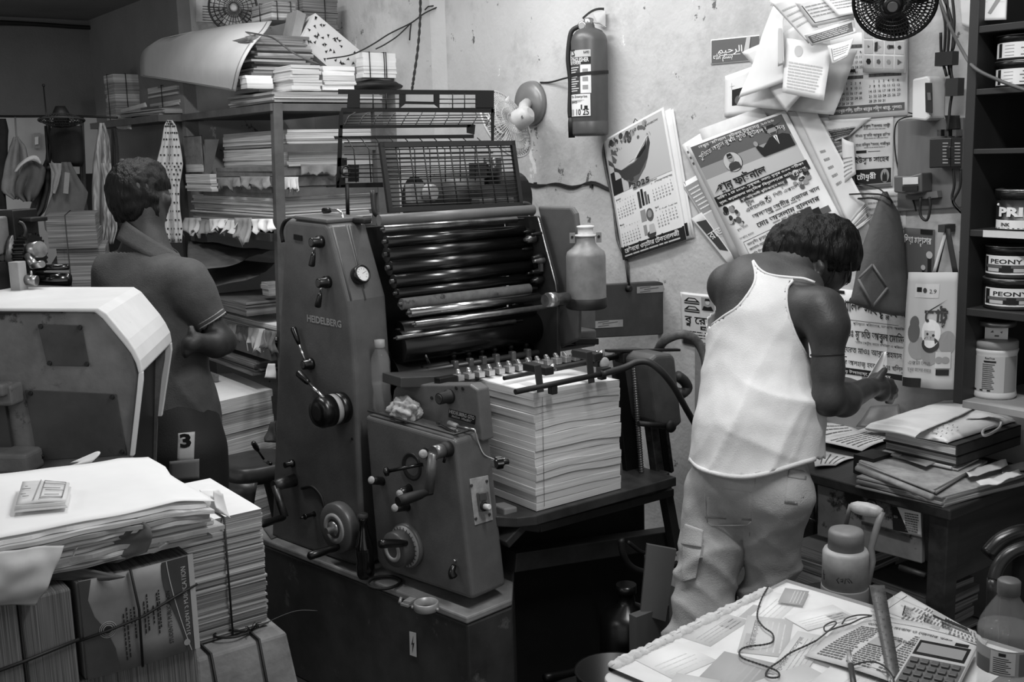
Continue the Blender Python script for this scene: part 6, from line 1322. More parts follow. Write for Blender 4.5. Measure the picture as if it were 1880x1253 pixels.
m = M(); pts = [(1090, 24), (1112, 20), (1112, 51), (1100, 46)]; m.prism([q(*p, X=W - .012) for p in pts], (-.003, 0, 0)); obj('wall_bracket', m, PAPER, ext)
m = M(); m.tube([eo(1064, 48), eo(1050, 57), eo(1045, 78), eo(1043, 110), eo(1047, 150), eo(1046, 200), eo(1047, 216)], .0085, 8, smooth=6); obj('hose', m, BLACKM, ext)
m = M(); m.lathe(eo(1049, 216), (0, 0, -1), [(.011, 0), (.013, .02), (.012, eo(1049, 216).z - eo(1049, 253).z)], 14); obj('nozzle', m, BLACKM, ext)
def ecyl(u, v, o=.0012): a = u; return ec + (toe * math.cos(a) + rgt * math.sin(a)) * (EXR + o) + V((0, 0, v))
def eband(m, a0, a1, z0, z1, mi, o=.0012): m.grid(lambda u, v: ecyl(a0 + (a1 - a0) * u, z0 + (z1 - z0) * v, o), 10, 1, mi)
def etext(m, t, a, z, size, wa, mi, o=.002, bold=.02):
    vs_, fs_ = glyphs(t, bold); x0, x1 = min(v.x for v in vs_), max(v.x for v in vs_); m.add([ecyl(a + (v.x - x0) / (x1 - x0) * wa, z + v.y * size, o) for v in vs_], fs_, mi)
zy = lambda y: q(1070, y, P=(ec + toe * EXR, toe)).z - ec.z
m = M(); A0, A1 = -1.35, .08; eband(m, A0, A1, zy(171), zy(91), 4); eband(m, A0, A1, zy(118), zy(104), 1, .0016); eband(m, A0, -.52, zy(171), zy(118), 5, .0016); eband(m, -.5, A1, zy(171), zy(119), 0, .0016)
etext(m, 'CS', A0 + .05, zy(102), .034, .45, 1); etext(m, 'RAPID', -.3, zy(98), .012, .3, 1); etext(m, 'EXTINGUISHER', A0 + .02, zy(113), .021, 1.3, 0, .0024); etext(m, 'DRY POWDER', A0 + .05, zy(117.5), .013, .85, 0, .0024)
for k in range(11): eband(m, A0 + .08, -.6 - .1 * (k % 3), zy(122 + k * 4.3) - .0035, zy(122 + k * 4.3), 6, .0022)
for k in range(3): eband(m, -.38, -.08, zy(134 + k * 15), zy(126 + k * 15), 3, .0022)
obj('instruction_label', m, PM, ext, label='black and white instruction label')
m = M(); eband(m, A0, .05, zy(214), zy(171.5), 1, .0018); eband(m, A0 + .02, .03, zy(213), zy(172.5), 0, .0022); etext(m, 'Fire Enterprise', A0 + .12, zy(179), .013, 1.1, 2, .003); etext(m, 'SERVICE', A0 + .12, zy(189), .011, .5, 1, .003); etext(m, '11 10 25', A0 + .1, zy(211), .03, 1.2, 1, .003)
for k in range(3): eband(m, A0 + .1, -.3 - .1 * k, zy(183 + k * 1.6) - .0012, zy(183 + k * 1.6), 3, .003)
eband(m, -.5, -.42, zy(201), zy(192), 1, .003); eband(m, -.3, -.12, zy(201), zy(194), 1, .003); obj('service_sticker', m, PM, ext)
m = M(); m.grid(lambda u, v: ecyl(-1.6 + 3.2 * u, zy(139) + .012 * v + .012 * u - .004, .003), 16, 1, 0); m.sheet(lambda u, v: q(991 + 58 * u, 153 - 8 * u - 3 * v + 2 * math.sin(u * 5), X=W - .004 - .05 * u * u), 8, 1, .003); obj('strap', m, BLACKM, ext)
# ---- white clip fan mounted on the wall
FANW = G('fan_plastic', .72, .45, var=.05, scale=12)
dc = q(976, 190, X=W - .008); fan3 = empty('wall_fan', (W - .02, dc.y, dc.z - .1), 'pale wall fan on a round plate beside the fire extinguisher, facing the rack', 'fan')
m = M(); m.lathe(V((W - .002, dc.y, dc.z)), (-1, 0, 0), [(.088, 0), (.088, .012), (.082, .03), (.03, .034)], 36); obj('wall_plate', m, G('fan_plate', .5, .35, metal=.2), fan3)
mc = q(950, 222, X=W - .17); m = M(); m.tube([V((W - .03, dc.y, dc.z)), q(962, 196, X=W - .1), mc + V((.03, 0, .03))], .022, 10, smooth=4); obj('arm', m, FANW, fan3)
fx = (-RT * .72 - UP * .34 + FW * .6).normalized(); m = M(); m.lathe(mc - fx * .04, fx, [(.02, -.03), (.036, -.015), (.04, .02), (.04, .06), (.03, .075)], 20); m.lathe(mc - fx * .03 + toe * .04, toe, [(.006, -.01), (.006, .002)], 10, 1); obj('motor', m, [FANW, INKG], fan3)
cc = q(929, 228, X=W - .21); m = M(); fan_cage(m, cc, fx, .138, .036, 54, 4, .0015); obj('cage', m, FANW, fan3)
m = M(); fan_blades(m, cc, fx, .122); m.lathe(cc, fx, [(.025, -.015), (.025, .02), (.012, .03)], 16); obj('blades', m, G('blade_pale', .8, .35), fan3)
m = M(); m.prism([q(*p, X=W - .24) for p in ((893, 186), (899, 180), (914, 195), (922, 206), (908, 208), (898, 197))], (-.012, 0, 0)); obj('switch_box', m, FANW, fan3, bevel=.003)
# ---- wires
m = M(); pts = [(960, 336), (985, 342), (1020, 338), (1050, 344), (1085, 336), (1112, 346), (1124, 352)]
for d in (0, 3, -2): m.tube([wq(x, y + d * math.sin(x * .05), .006) for x, y in pts], .0035, 6, smooth=4)
for x in (983, 1086): m.rbox(wq(x, 340, .004), (.01, .012, .022))
obj('wall_cable', m, G('wiring_dark', .13, .6), label='black cable running along the wall to the calendar\'s edge', cat='cable')
m = M(); m.tube([wq(1112, 258, .02), wq(1108, 280, .008), wq(1114, 320, .006), wq(1126, 372, .006), wq(1134, 440, .006), wq(1150, 480, .006), wq(1154, 524, .006)], .006, 6, smooth=5); obj('conduit', m, G('hose_grey', .34, .6, var=.08, scale=40), label='grey conduit running behind the calendar down to the press', cat='cable')
# ---- calendar with a boat photograph
cal = empty('wall_calendar', wq(1190, 440), 'hanging wall calendar with a boat photo, tilted on the plaster', 'calendar')
for k, dx in enumerate((14, 9)):
    s = wsheet([(1118 + dx * .8, 252), (1222 + dx, 200 - k), (1261 + dx, 436), (1147 + dx, 474)], .006 + .003 * k, base=0); s.rect(.06, .02, .97, .12, 1); s.done('back_page', None, None, parent=cal)
s = wsheet([(1112, 258), (1218, 197), (1261, 440), (1144, 478)], .014, base=0, curl=lambda u, v: .012 * (1 - u) * v + .004 * math.sin(u * 3), nu=10, nv=14)
s.rect(.03, .53, .97, .985, 4, 1, 4)
for k in range(30): R_ = random.Random(k); s.disc(R_.uniform(.03, .75), R_.uniform(.86, .965), R_.uniform(.012, .03), [2, 5, 2, 3][k % 4], 1, n=7)
s.poly([(.03, .53), (.45, .53), (.3, .6), (.12, .74), (.03, .8)], 5); s.poly([(.03, .83), (.16, .9), (.2, .82), (.12, .74), (.03, .78)], 2)
s.poly([(.12, .745), (.22, .7), (.45, .71), (.66, .78), (.72, .86), (.73, .80), (.66, .70), (.5, .61), (.36, .575), (.24, .62)], 5, 2); s.poly([(.36, .725), (.5, .745), (.64, .80), (.69, .835), (.66, .78), (.55, .735)], 1, 3); s.poly([(.28, .71), (.45, .735), (.69, .855), (.72, .86), (.45, .715)], 6, 3)
s.poly([(.28, .6), (.5, .61), (.66, .70), (.6, .64), (.42, .545)], 2, 2)
s.text('RAINBOW', .7, .93, .022, 1, width=.2); s.rect(.03, .1, .97, .525, 0, 1, 3)
s.text('2025', .36, .515, .062, 3, width=.28, bold=.05, l=4); s.text('2025', .365, .518, .06, 1, width=.27, bold=.0, l=5)
month(s, .05, .33, .32, .17, wk(3, 31), head='January'); month(s, .64, .36, .32, .17, wk(6, 28), head='February'); month(s, .05, .12, .32, .17, wk(6, 31), head='March'); month(s, .64, .15, .32, .17, wk(2, 30), head='April')
for u0, v0, u1, v1, mi in ((.41, .35, .45, .48, 5), (.465, .36, .5, .49, 1), (.515, .36, .55, .46, 2), (.56, .36, .58, .43, 5), (.41, .24, .49, .33, 3), (.42, .13, .47, .21, 3)): s.rect(u0, v0, u1, v1, mi, 2)
s.disc(.55, .275, .05, 2, 2, .8); s.disc(.55, .28, .03, 3, 3, .8); s.poly([(.5, .13), (.6, .13), (.585, .2), (.515, .2)], 4, 3); s.disc(.53, .125, .03, 5, 2, 1.6)
s.rect(.0, .0, 1, .105, 1, 1, 3); s.text('রেইনবো ওয়াটার টেকনোলজী', .06, .048, .05, 0, width=.86, beng=True, bold=.012); s.lines(.05, .012, .96, .036, 1, 4, 3, .5, l=2)
s.done('front_page', None, None, parent=cal)
m = M(); m.tube([wq(1163, 226, .012), wq(1166, 218, .01), wq(1171, 223, .012)], .0014, 5); obj('hanging_loop', m, INK, cal)
# ---- calligraphy sticker
s = wsheet([(1305, 73), (1394, 64), (1396, 111), (1305, 119)], .003, base=0); s.rect(.02, .05, 1, .96, 2)
s.text(''.join(reversed('\ufe91\ufeb4\ufee2 \ufe8d\ufedf\ufedf\ufeea')), .06, .2, .3, 0, width=.4, bold=.01); s.text(''.join(reversed('\ufe8d\ufedf\ufeae\ufea3\ufef4\ufee2')), .16, .42, .36, 0, width=.5, bold=.01); s.rect(.06, .32, .62, .345, 0, 2)
s.poly([(.68, .3), (.76, .98), (.84, .98), (.8, .5), (.82, .1), (.74, .2)], 4, 3); s.done('calligraphy_sticker', 'dark sticker with white Arabic calligraphy on the plaster', 'sticker')
# ---- poster with corner marks behind the hanging sheets
s = wsheet([(1331, 140), (1392, 118), (1396, 210), (1330, 215)], .004, base=0); s.rect(.22, .25, .9, .62, 1); s.disc(.4, .36, .1, 2, 2); s.rect(.16, .7, .3, .705, 1); s.rect(.21, .62, .215, .78, 1); s.done('poster', 'white poster with a cross mark showing behind the hanging white sheets', 'poster')
# ---- sheets lower left of the football poster
s = wsheet([(1250, 338), (1278, 322), (1372, 478), (1346, 492)], .006, base=0); s.rect(.1, .62, .98, .95, 3); s.lines(.2, .65, .9, .92, 6, 0, 4, l=2); s.rect(.15, .1, .95, .6, 4); s.done('printed_sheet', 'upper printed sheet jutting out left of the football poster', 'printed sheet')
s = wsheet([(1268, 402), (1288, 390), (1352, 478), (1338, 488)], .010, base=6); s.poly([(.3, .3), (.9, .2), (.95, .85), (.2, .9)], 5); s.text('রাজ', .3, .5, .2, 0, beng=True); s.done('printed_sheet', 'lower curling printed sheet left of the football poster', 'printed sheet')
# ---- the football final poster and the sheets stacked beneath it
for k, (c4, lb, ex_) in enumerate((([(1252, 266), (1300, 236), (1470, 372), (1352, 486)], 'bottom sheet under the football poster, edge showing at left', 0), ([(1283, 238), (1398, 196), (1500, 380), (1372, 490)], 'sheet with a calendar strip under the football poster', 1), ([(1440, 206), (1478, 204), (1592, 400), (1548, 440)], 'sheet fanned out right of the football poster, with a dark corner', 2), ([(1436, 208), (1462, 206), (1580, 398), (1540, 420)], 'nearest sheet fanned out beside the football poster\'s right edge', 3), ([(1462, 205), (1500, 208), (1588, 372), (1560, 420)], 'pale sheet fanned out furthest right of the football poster', 4))):
    s = wsheet(c4, .012 + .0035 * k, base=0 if k % 2 == 0 else 6)
    if ex_ == 1:
        for j in range(7): s.lines(.03, .08 + j * .1, .16, .16 + j * .1, 3, 1, j, .5, .008)
    if ex_ == 0: s.lines(.05, .8, .5, .95, 3, 2, 2)
    if ex_ == 2: s.rect(.35, .1, .75, .3, 1)
    s.done('printed_sheet', lb, 'printed sheet')
s = wsheet([(1258, 269), (1440, 203), (1546, 404), (1368, 490)], .034, base=0, curl=lambda u, v: .006 * math.sin(u * 3) - .004 * v, nu=10, nv=10)
s.rect(.04, .80, .96, .98, 2, 1, 4); s.rect(.04, .70, .96, .80, 3, 1, 4); s.rect(.04, .66, .96, .70, 4, 1, 4); s.rect(.04, .55, .96, .66, 4, 1, 4)
s.text('অষ্টম ফাইনাল ফুটবল টুর্নামেন্ট ২০২৬', .12, .945, .032, 0, width=.76, beng=True, bold=.012)
arc = lambda x: -.16 * (x - .5) ** 2 * 1.6
s.text('স্মৃতিতে অম্লান রুপম স্মৃতি ফুটবল টুর্নামেন্ট', .08, .905, .05, 1, width=.86, beng=True, bold=.055, arc=arc, l=2); s.text('স্মৃতিতে অম্লান রুপম স্মৃতি ফুটবল টুর্নামেন্ট', .08, .905, .05, 0, width=.86, beng=True, bold=.0, arc=arc, l=3)
s.disc(.37, .755, .082, 1, 2); s.disc(.37, .755, .079, 4, 3); s.poly([(.31, .69), (.43, .69), (.425, .735), (.4, .75), (.34, .75), (.315, .73)], 5, 4); s.disc(.37, .785, .03, 3, 5, .85); s.poly([(.342, .79), (.35, .825), (.39, .825), (.4, .79), (.385, .805), (.355, .805)], 1, 6); s.rect(.35, .786, .39, .795, 1, 6)
s.poly([(.66, .70), (.95, .70), (.95, .80), (.9, .83), (.78, .83), (.74, .80), (.69, .77), (.655, .80), (.63, .79), (.645, .73)], 1, 4); s.disc(.83, .875, .045, 3, 5, .75); s.poly([(.785, .89), (.8, .925), (.86, .925), (.875, .89), (.86, .9), (.8, .9)], 1, 6); s.poly([(.8, .862), (.86, .862), (.85, .84), (.81, .84)], 5, 6); s.poly([(.815, .83), (.85, .83), (.835, .75)], 0, 5); s.poly([(.83, .825), (.838, .825), (.834, .755)], 1, 6); s.disc(.645, .82, .022, 3, 5, .8)
s.text('গ্র্যান্ড ফাইনাল', .06, .575, .085, 1, width=.56, beng=True, bold=.03, l=4)
s.rect(.03, .475, .97, .555, 1, 2, 4); s.text('তারিখ ১ মে ২০২৬, শুক্রবার, সময়: দুপুর ৩:০০ ঘটিকা', .06, .527, .026, 0, width=.88, beng=True, bold=.015, l=4); s.text('স্থান: বয়রাতলা মাধ্যমিক বিদ্যালয়ের মাঠ প্রাঙ্গণ', .06, .488, .026, 0, width=.88, beng=True, bold=.015, l=4)
s.rect(.26, .44, .74, .475, 5, 2, 3); s.text('দুই শক্তিশালী প্রতিপক্ষের মধ্যে', .28, .447, .024, 0, width=.44, beng=True, bold=.01, l=4)
for cx_, cy_, sd in ((.13, .37, 1), (.86, .42, 2)):
    R_ = random.Random(sd)
    for k in range(18): s.disc(cx_ + R_.uniform(-.07, .07), cy_ + R_.uniform(-.075, .07), R_.uniform(.012, .028), [2, 5, 3, 1, 4][k % 5], 1 + k % 3, n=8)
s.text('টুটুল', .3, .4, .04, 1, beng=True, bold=.01); s.text('একাডেমি', .27, .355, .04, 1, width=.2, beng=True, bold=.01); s.disc(.51, .385, .028, 1, 2); s.disc(.51, .385, .026, 0, 3); s.disc(.505, .39, .011, 1, 4)
for a in range(5): s.disc(.51 + .02 * math.cos(a * 1.256), .385 + .018 * math.sin(a * 1.256), .006, 1, 4, n=6)
s.text('খুলনা', .66, .42, .03, 2, beng=True); s.text('সিটি একাডেমি', .57, .375, .036, 1, width=.28, beng=True)
s.text('আলহাজ্ব আমীর এজাজ খান', .3, .29, .045, 1, width=.66, beng=True, bold=.012); s.lines(.45, .27, .8, .288, 1, 3, 5, .5); s.text('মোঃ আসলাম হালদার', .3, .215, .052, 1, width=.62, beng=True, bold=.015); s.lines(.45, .19, .85, .21, 1, 3, 6, .5); s.text('প্রধান অতিথি', .1, .255, .022, 2, width=.12, beng=True)
s.text('সভাপতিত্ব করবেন', .08, .19, .02, 2, width=.16, beng=True); s.rect(.66, .05, .88, .17, 1, 1); s.rect(.72, .02, .82, .2, 5, 2); s.rect(.6, .1, .68, .15, 2, 2); s.rect(.88, .1, .96, .15, 2, 2)
s.rect(.1, .03, .5, .165, 1, 2); s.rect(.105, .035, .495, .16, 0, 3)
for k, t in enumerate(('আকর্ষণীয় পুরস্কার বিতরণী ও', 'জাসাস-আন দলের জন্য', 'রাত্রি বিশাল ভোজে নিজে')): s.text(t, .13, .125 - .04 * k, .026, 1, width=.34, beng=True, bold=.008, l=5)
s.rect(.04, .005, .96, .02, 1, 2)
s.done('football_poster', 'tilted football final poster with two portraits, above the bending person', 'poster')
# thick edges of the fanned stack at its lower right
m = M()
for k in range(11): a = wq(1530 + k * 4, 444 - k * 1.5, .02); b = wq(1574 + k * 2.0, 384 + k * 3, .02); m.par(a - V((.004 + k * .0022, 0, 0)), b - a, (-.0012, 0, 0), V((0, -.06, .05)) * .5, k % 3)
obj('paper_sheaf', m, [WHITE, PAPER, PGREY], label='sheaf of paper edges fanned at the football poster\'s lower right', cat='paper stack')
# ---- white hanging sheets over the calendar
def wcr(px, offs, name, lab, mat, seed, amp=.012, fs=8, cat='paper sheet'):
    return crumple([q(x, y, X=W - o) for (x, y), o in zip(px, offs)], 16, 16, amp, mat, name, seed, th=.001, fs=fs, label=lab, cat=cat)
wcr([(1352, 194), (1530, 211), (1572, 92), (1400, 60)], (.05, .06, .05, .05), 'hanging_sheet', 'grey-shaded back sheet of the white papers hung on the wall', PAPER, 1.0)
wcr([(1446, 206), (1508, 135), (1500, 30), (1362, 96)], (.08, .10, .10, .08), 'hanging_sheet', 'large white folded sheet hanging to a point over the football poster', WHITE, 4.0, .01, 6)
wcr([(1357, 180), (1440, 150), (1440, 6), (1420, 10)], (.085, .11, .10, .09), 'hanging_sheet', 'left white flap of the hanging sheets', WHITE, 7.0, .01, 6)
s = Sheet([q(x, y, X=W - o) for (x, y), o in zip(((1444, 70), (1528, 82), (1512, 185), (1436, 170)), (.13, .13, .14, .14))], base=0); s.lines(.1, .1, .9, .6, 9, 4, 3, .5); s.disc(.3, .8, .1, 4); s.done('hanging_letter', 'faintly printed letter pinned on the hanging white sheets', 'paper sheet')
s = Sheet([q(x, y, X=W - o) for (x, y), o in zip(((1428, 48), (1437, 48), (1440, 118), (1428, 122)), (.14, .14, .14, .14))], base=6); s.rect(.2, .05, .8, .95, 4); s.done('paper_slip', 'narrow paper slip hanging left of the faintly printed letter', 'paper sheet')
for k, (c4, lb, d_) in enumerate((([(1412, 2), (1462, -14), (1508, 60), (1484, 80)], 'top white sheet fanned over the hanging letter', 0), ([(1462, 4), (1540, -16), (1580, 30), (1492, 50)], 'form with handwriting at the top of the hanging sheets', 1), ([(1480, 64), (1562, 32), (1572, 60), (1490, 84)], 'sheet with a printed dark banner on the hanging papers', 2), ([(1520, 84), (1566, 70), (1556, 104), (1528, 118)], 'small diagram slip under the dark banner sheet', 3), ([(1500, -8), (1570, -20), (1590, 22), (1540, 30)], 'white slip topmost by the black fan', 4))):
    s = Sheet([q(x, y, X=W - .15 - .006 * k) for x, y in c4], base=0, curl=lambda u, v, k=k: .012 * math.sin(u * 3 + k) * v)
    if d_ == 2: s.rect(.05, .15, .95, .75, 2); s.lines(.1, .2, .9, .7, 4, 4, 3, .5, l=2)
    else: s.lines(.15, .3, .85, .8, 4, 3 if d_ else 4, k, .25)
    if d_ in (1, 3): s.rect(.1, .12, .9, .14, 1); s.rect(.1, .12, .12, .8, 1)
    s.done('hanging_sheet', lb, 'paper sheet')
# ---- wall calendar on the right and the card on it
s = wsheet([(1524, 62), (1667, 56), (1666, 211), (1522, 222)], .006, base=0, curl=lambda u, v: .004 * math.sin(u * 3)); s.rect(.0, .06, .97, .155, 2, 1, 3); s.text('দৌলতপুর গলি), হামীস পার্কের দক্ষিণ পার্শ্বে, খুলনা।', .04, .085, .055, 0, width=.9, beng=True, bold=.02)
for u, v, f_, n_ in ((.06, .16, 3, 30), (.53, .17, 1, 31), (.06, .52, 3, 31)): month(s, u, v, .40, .40, wk(f_, n_), hm=2)
s.rect(.12, .545, .36, .58, 1, 2); s.rect(.58, .555, .8, .59, 1, 2); s.text('OCTOBER', .15, .55, .024, 0, l=3); s.text('DECEMBER', .61, .56, .024, 0, l=3)
s.done('wall_calendar', 'white calendar with date grids behind the glossy picture card', 'calendar')
m = Sheet([wq(x, y, .02) for x, y in ((1582, 40), (1664, 44), (1660, 134), (1584, 133))], base=0, th=.008)
for j in range(3):
    for i in range(4): m.rect(.05 + .24 * i, .08 + .3 * j, .26 + .24 * i, .34 + .3 * j, 4); R_ = random.Random(i * 5 + j); m.disc(.155 + .24 * i, .22 + .3 * j, R_.uniform(.03, .07), [1, 2, 3, 2][(i + j) % 4], 2, n=R_.choice((3, 4, 5, 6, 12)))
m.poly([(.3, .42), (.37, .44), (.38, .62), (.31, .6)], 1, 3); m.rect(.64, .5, .75, .56, 1, 3); m.done('picture_card', 'glossy card printed with small pictures hanging on the right calendar', 'card')
# ---- small text poster, sheets fanned beside it
for k, (c4, lb) in enumerate((([(1470, 218), (1520, 216), (1570, 280), (1520, 300)], 'fanned sheet with a grey stripe left of the name poster'), ([(1500, 222), (1600, 216), (1560, 250), (1530, 262)], 'dark photo sheet curling under the right calendar'), ([(1462, 212), (1500, 214), (1572, 345), (1536, 372)], 'white sheet fanned behind the football poster\'s top right'), ([(1545, 252), (1568, 262), (1572, 320), (1548, 340)], 'text slip curling at the name poster\'s left edge'))):
    s = wsheet(c4, .008 + .004 * k, base=0, curl=lambda u, v: .01 * math.sin(u * 3)); s.lines(.1, .1, .9, .6, 5, 3, k, .3)
    if k < 2: s.rect(.1, .1, .9, .5, [2, 5][k])
    s.done('printed_sheet', lb, 'printed sheet')
s = wsheet([(1562, 217), (1640, 214), (1638, 342), (1568, 348)], .005, base=6)
for k, t in enumerate(('মাওঃ নুরুল ইসলাম সার্বী', 'মাওঃ মুফতি আব্দুর রহিম', 'মাওঃ মনিরুল ইসলাম, গাজীপুর')): s.text(t, .1, .86 - .13 * k, .055, 1, width=.84, beng=True, bold=.01); s.lines(.3, .82 - .13 * k, .9, .85 - .13 * k, 1, 3, k, .5)
s.rect(.1, .5, .36, .54, 1); s.rect(.4, .515, .7, .522, 1); s.text('ইউসুফ সাহেব', .06, .37, .10, 1, width=.86, beng=True, bold=.015); s.rect(.04, .06, .97, .27, 1, 1, 2); s.text('চৌধুরী', .1, .13, .10, 0, width=.5, beng=True, bold=.02, l=3); s.disc(.82, .16, .1, 3, 2, .75); s.poly([(.76, .08), (.88, .08), (.88, .16), (.85, .22), (.82, .17), (.79, .22), (.76, .16)], 1, 3); s.rect(.04, .0, .97, .045, 2); s.done('name_poster', 'text poster with a dark mosque strip beside the wooden switchboard', 'poster')
# ---- wooden switchboard with meter, breaker and fuse holder
WOOD = G('switchboard_wood', .40, .7, var=.07, scale=3, stretch=(1, 2, .4))
m = M(); m.prism([wq(*p, .001) for p in ((1655, 222), (1775, 216), (1772, 380), (1654, 388))], (-.018, 0, 0)); obj('switchboard', m, WOOD, bevel=.002, label='dark wooden switchboard panel on the wall beside the shelf unit', cat='board')
mt = empty('electric_meter', wq(1718, 220, .03), 'white electric meter with a dark window above the switchboard', 'electric meter')
m = M(); m.prism([wq(*p, .002) for p in ((1704, 146), (1732, 140), (1737, 146), (1735, 217), (1729, 222), (1703, 219))], (-.075, 0, 0)); obj('case', m, G('meter_white', .86, .4), mt, bevel=.006)
c_ = [q(*p, X=W - .078) for p in ((1699, 152), (1712, 152), (1713, 208), (1700, 206))]; m = M(); m.prism(c_, (-.003, 0, 0)); obj('window', m, G('meter_window', .16, .15), mt, bevel=.002)
m = M(); cw = [q(*p, X=W - .082) for p in ((1703, 170), (1709, 170), (1710, 184), (1704, 184))]; m.prism(cw, (-.002, 0, 0)); obj('dial', m, INKG, mt)
br = empty('circuit_breaker', wq(1744, 312, .05), 'black circuit breaker on the switchboard beside the shelf unit', 'circuit breaker')
BRK = G('breaker_black', .13, .4)
m = M(); m.prism([wq(*p, .02) for p in ((1728, 254), (1768, 252), (1766, 306), (1727, 308))], (-.055, 0, 0)); obj('body', m, BRK, br, bevel=.003)
m = M(); m.prism([q(*p, X=W - .076) for p in ((1744, 268), (1752, 268), (1752, 292), (1744, 292))], (-.018, 0, 0)); obj('toggle', m, BLACK, br, bevel=.003)
for x in (1735, 1757):
    m = M()
    for k in range(7): a = q(x - 4, 262 + k * 6, X=W - .0755); m.par(a, q(x + 6, 262 + k * 6, X=W - .0755) - a, (0, 0, -.003), (-.001, 0, 0))
    obj('marking', m, INKM, br)
for x in (1736, 1750, 1764):
    m = M(); m.prism([wq(*p, .02) for p in ((x - 4, 238), (x + 3, 238), (x + 3, 250), (x - 4, 250))], (-.03, 0, 0)); obj('terminal', m, STEELD, br)
m = M(); m.prism([wq(*p, .02) for p in ((1742, 212), (1762, 212), (1764, 236), (1748, 238))], (-.02, 0, 0)); obj('busbar_cover', m, BLACKM, br)
fu = empty('fuse_holder', wq(1690, 370, .04), 'porcelain fuse holder with a pale label on the switchboard', 'fuse holder')
m = M(); m.prism([wq(*p, .02) for p in ((1660, 322), (1690, 322), (1712, 316), (1712, 352), (1690, 356), (1660, 352))], (-.05, 0, 0)); obj('body', m, G('porcelain_dark', .34, .4), fu, bevel=.004)
m = M(); m.prism([q(*p, X=W - .072) for p in ((1658, 326), (1686, 325), (1686, 338), (1658, 339))], (-.002, 0, 0)); obj('label', m, PAPER, fu)
m = M(); m.prism([q(*p, X=W - .072) for p in ((1658, 342), (1686, 341), (1686, 350), (1658, 351))], (-.004, 0, 0)); obj('terminal_strip', m, BLACKM, fu)
m = M(); m.prism([wq(*p, .022) for p in ((1670, 358), (1728, 350), (1730, 362), (1672, 368))], (-.02, 0, 0)); obj('mounting_plate', m, WOOD, fu)
wires = [[(1722, -10), (1735, 40), (1734, 90), (1730, 108), (1738, 140)], [(1730, -10), (1745, 30), (1752, 80), (1742, 110), (1748, 150)], [(1748, -10), (1752, 40), (1748, 95), (1746, 130), (1752, 158)], [(1738, -10), (1742, 60), (1740, 100), (1744, 138)], [(1727, 60), (1728, 95), (1733, 110)], [(1750, 165), (1745, 190), (1742, 220), (1740, 240)], [(1690, 362), (1690, 395), (1702, 404), (1708, 380), (1706, 362)], [(1750, 310), (1752, 340), (1748, 365), (1760, 385), (1772, 396)], [(1764, 310), (1762, 345), (1750, 372), (1768, 392)]]
WD = G('wiring_dark', .13, .6)
for k, w_ in enumerate(wires): obj('wire', M().tube([wq(x, y, .05) for x, y in w_], .0042, 6, smooth=4), WD, mt if k < 5 else fu if k == 6 else br)
m = M(); m.rbox(wq(1738, 108, .05), (.03, .05, .035)); obj('connector', m, WD, mt); m = M(); m.rbox(wq(1753, 160, .055), (.03, .035, .045)); obj('connector', m, WD, mt)
m = M(); m.tube([wq(1668, 207, .01), wq(1684, 212, .012), wq(1660, 216, .01), wq(1646, 226, .01), wq(1642, 250, .01), wq(1645, 290, .01), wq(1655, 330, .012), wq(1672, 356, .02), wq(1682, 388, .02)], .002, 5, smooth=5); obj('thin_wire', m, INK, label='thin wire hanging from a nail down the name poster\'s right edge', cat='cable')
m = M(); m.tube([q(1722, -8, X=W - .1), q(1740, 40, X=W - .14), q(1765, 90, X=W - .22), q(1790, 125, X=2.405), q(1840, 150, X=2.40), q(1890, 168, X=2.39)], .0042, 6, smooth=6); obj('sagging_wire', m, G('wire_grey', .3, .6), label='cable sagging across the shelf unit at the right', cat='cable')
# ---- black fan at the top
fc = q(1643, 0, X=W - .26); fx2 = (-RT * .36 - UP * .52 - FW * .75).normalized()
fan4 = empty('wall_fan', (fc.x, fc.y, fc.z - .12), 'black caged wall fan at the top edge above the picture card', 'fan')
m = M(); fan_cage(m, fc, fx2, .1, .05, 60, 7, .0016); obj('cage', m, BLACK, fan4)
m = M(); c = fc + fx2 * .052; m.lathe(c, fx2, [(.024, -.004), (.023, .004), (.014, .006)], 24); m.lathe(c, fx2, [(.013, .006), (.012, .008)], 20, 1); obj('badge', m, [BLACK, G('badge_grey', .34, .3)], fan4)
m = M(); fan_blades(m, fc, fx2, .09, 3, 0); obj('blades', m, BLACKM, fan4)
m = M(); m.lathe(fc - fx2 * .03, -fx2, [(.045, 0), (.045, .06), (.03, .08)], 20); m.tube([fc - fx2 * .09, V((W - .02, fc.y + .05, fc.z + .06))], .018, 8); obj('motor', m, BLACK, fan4)
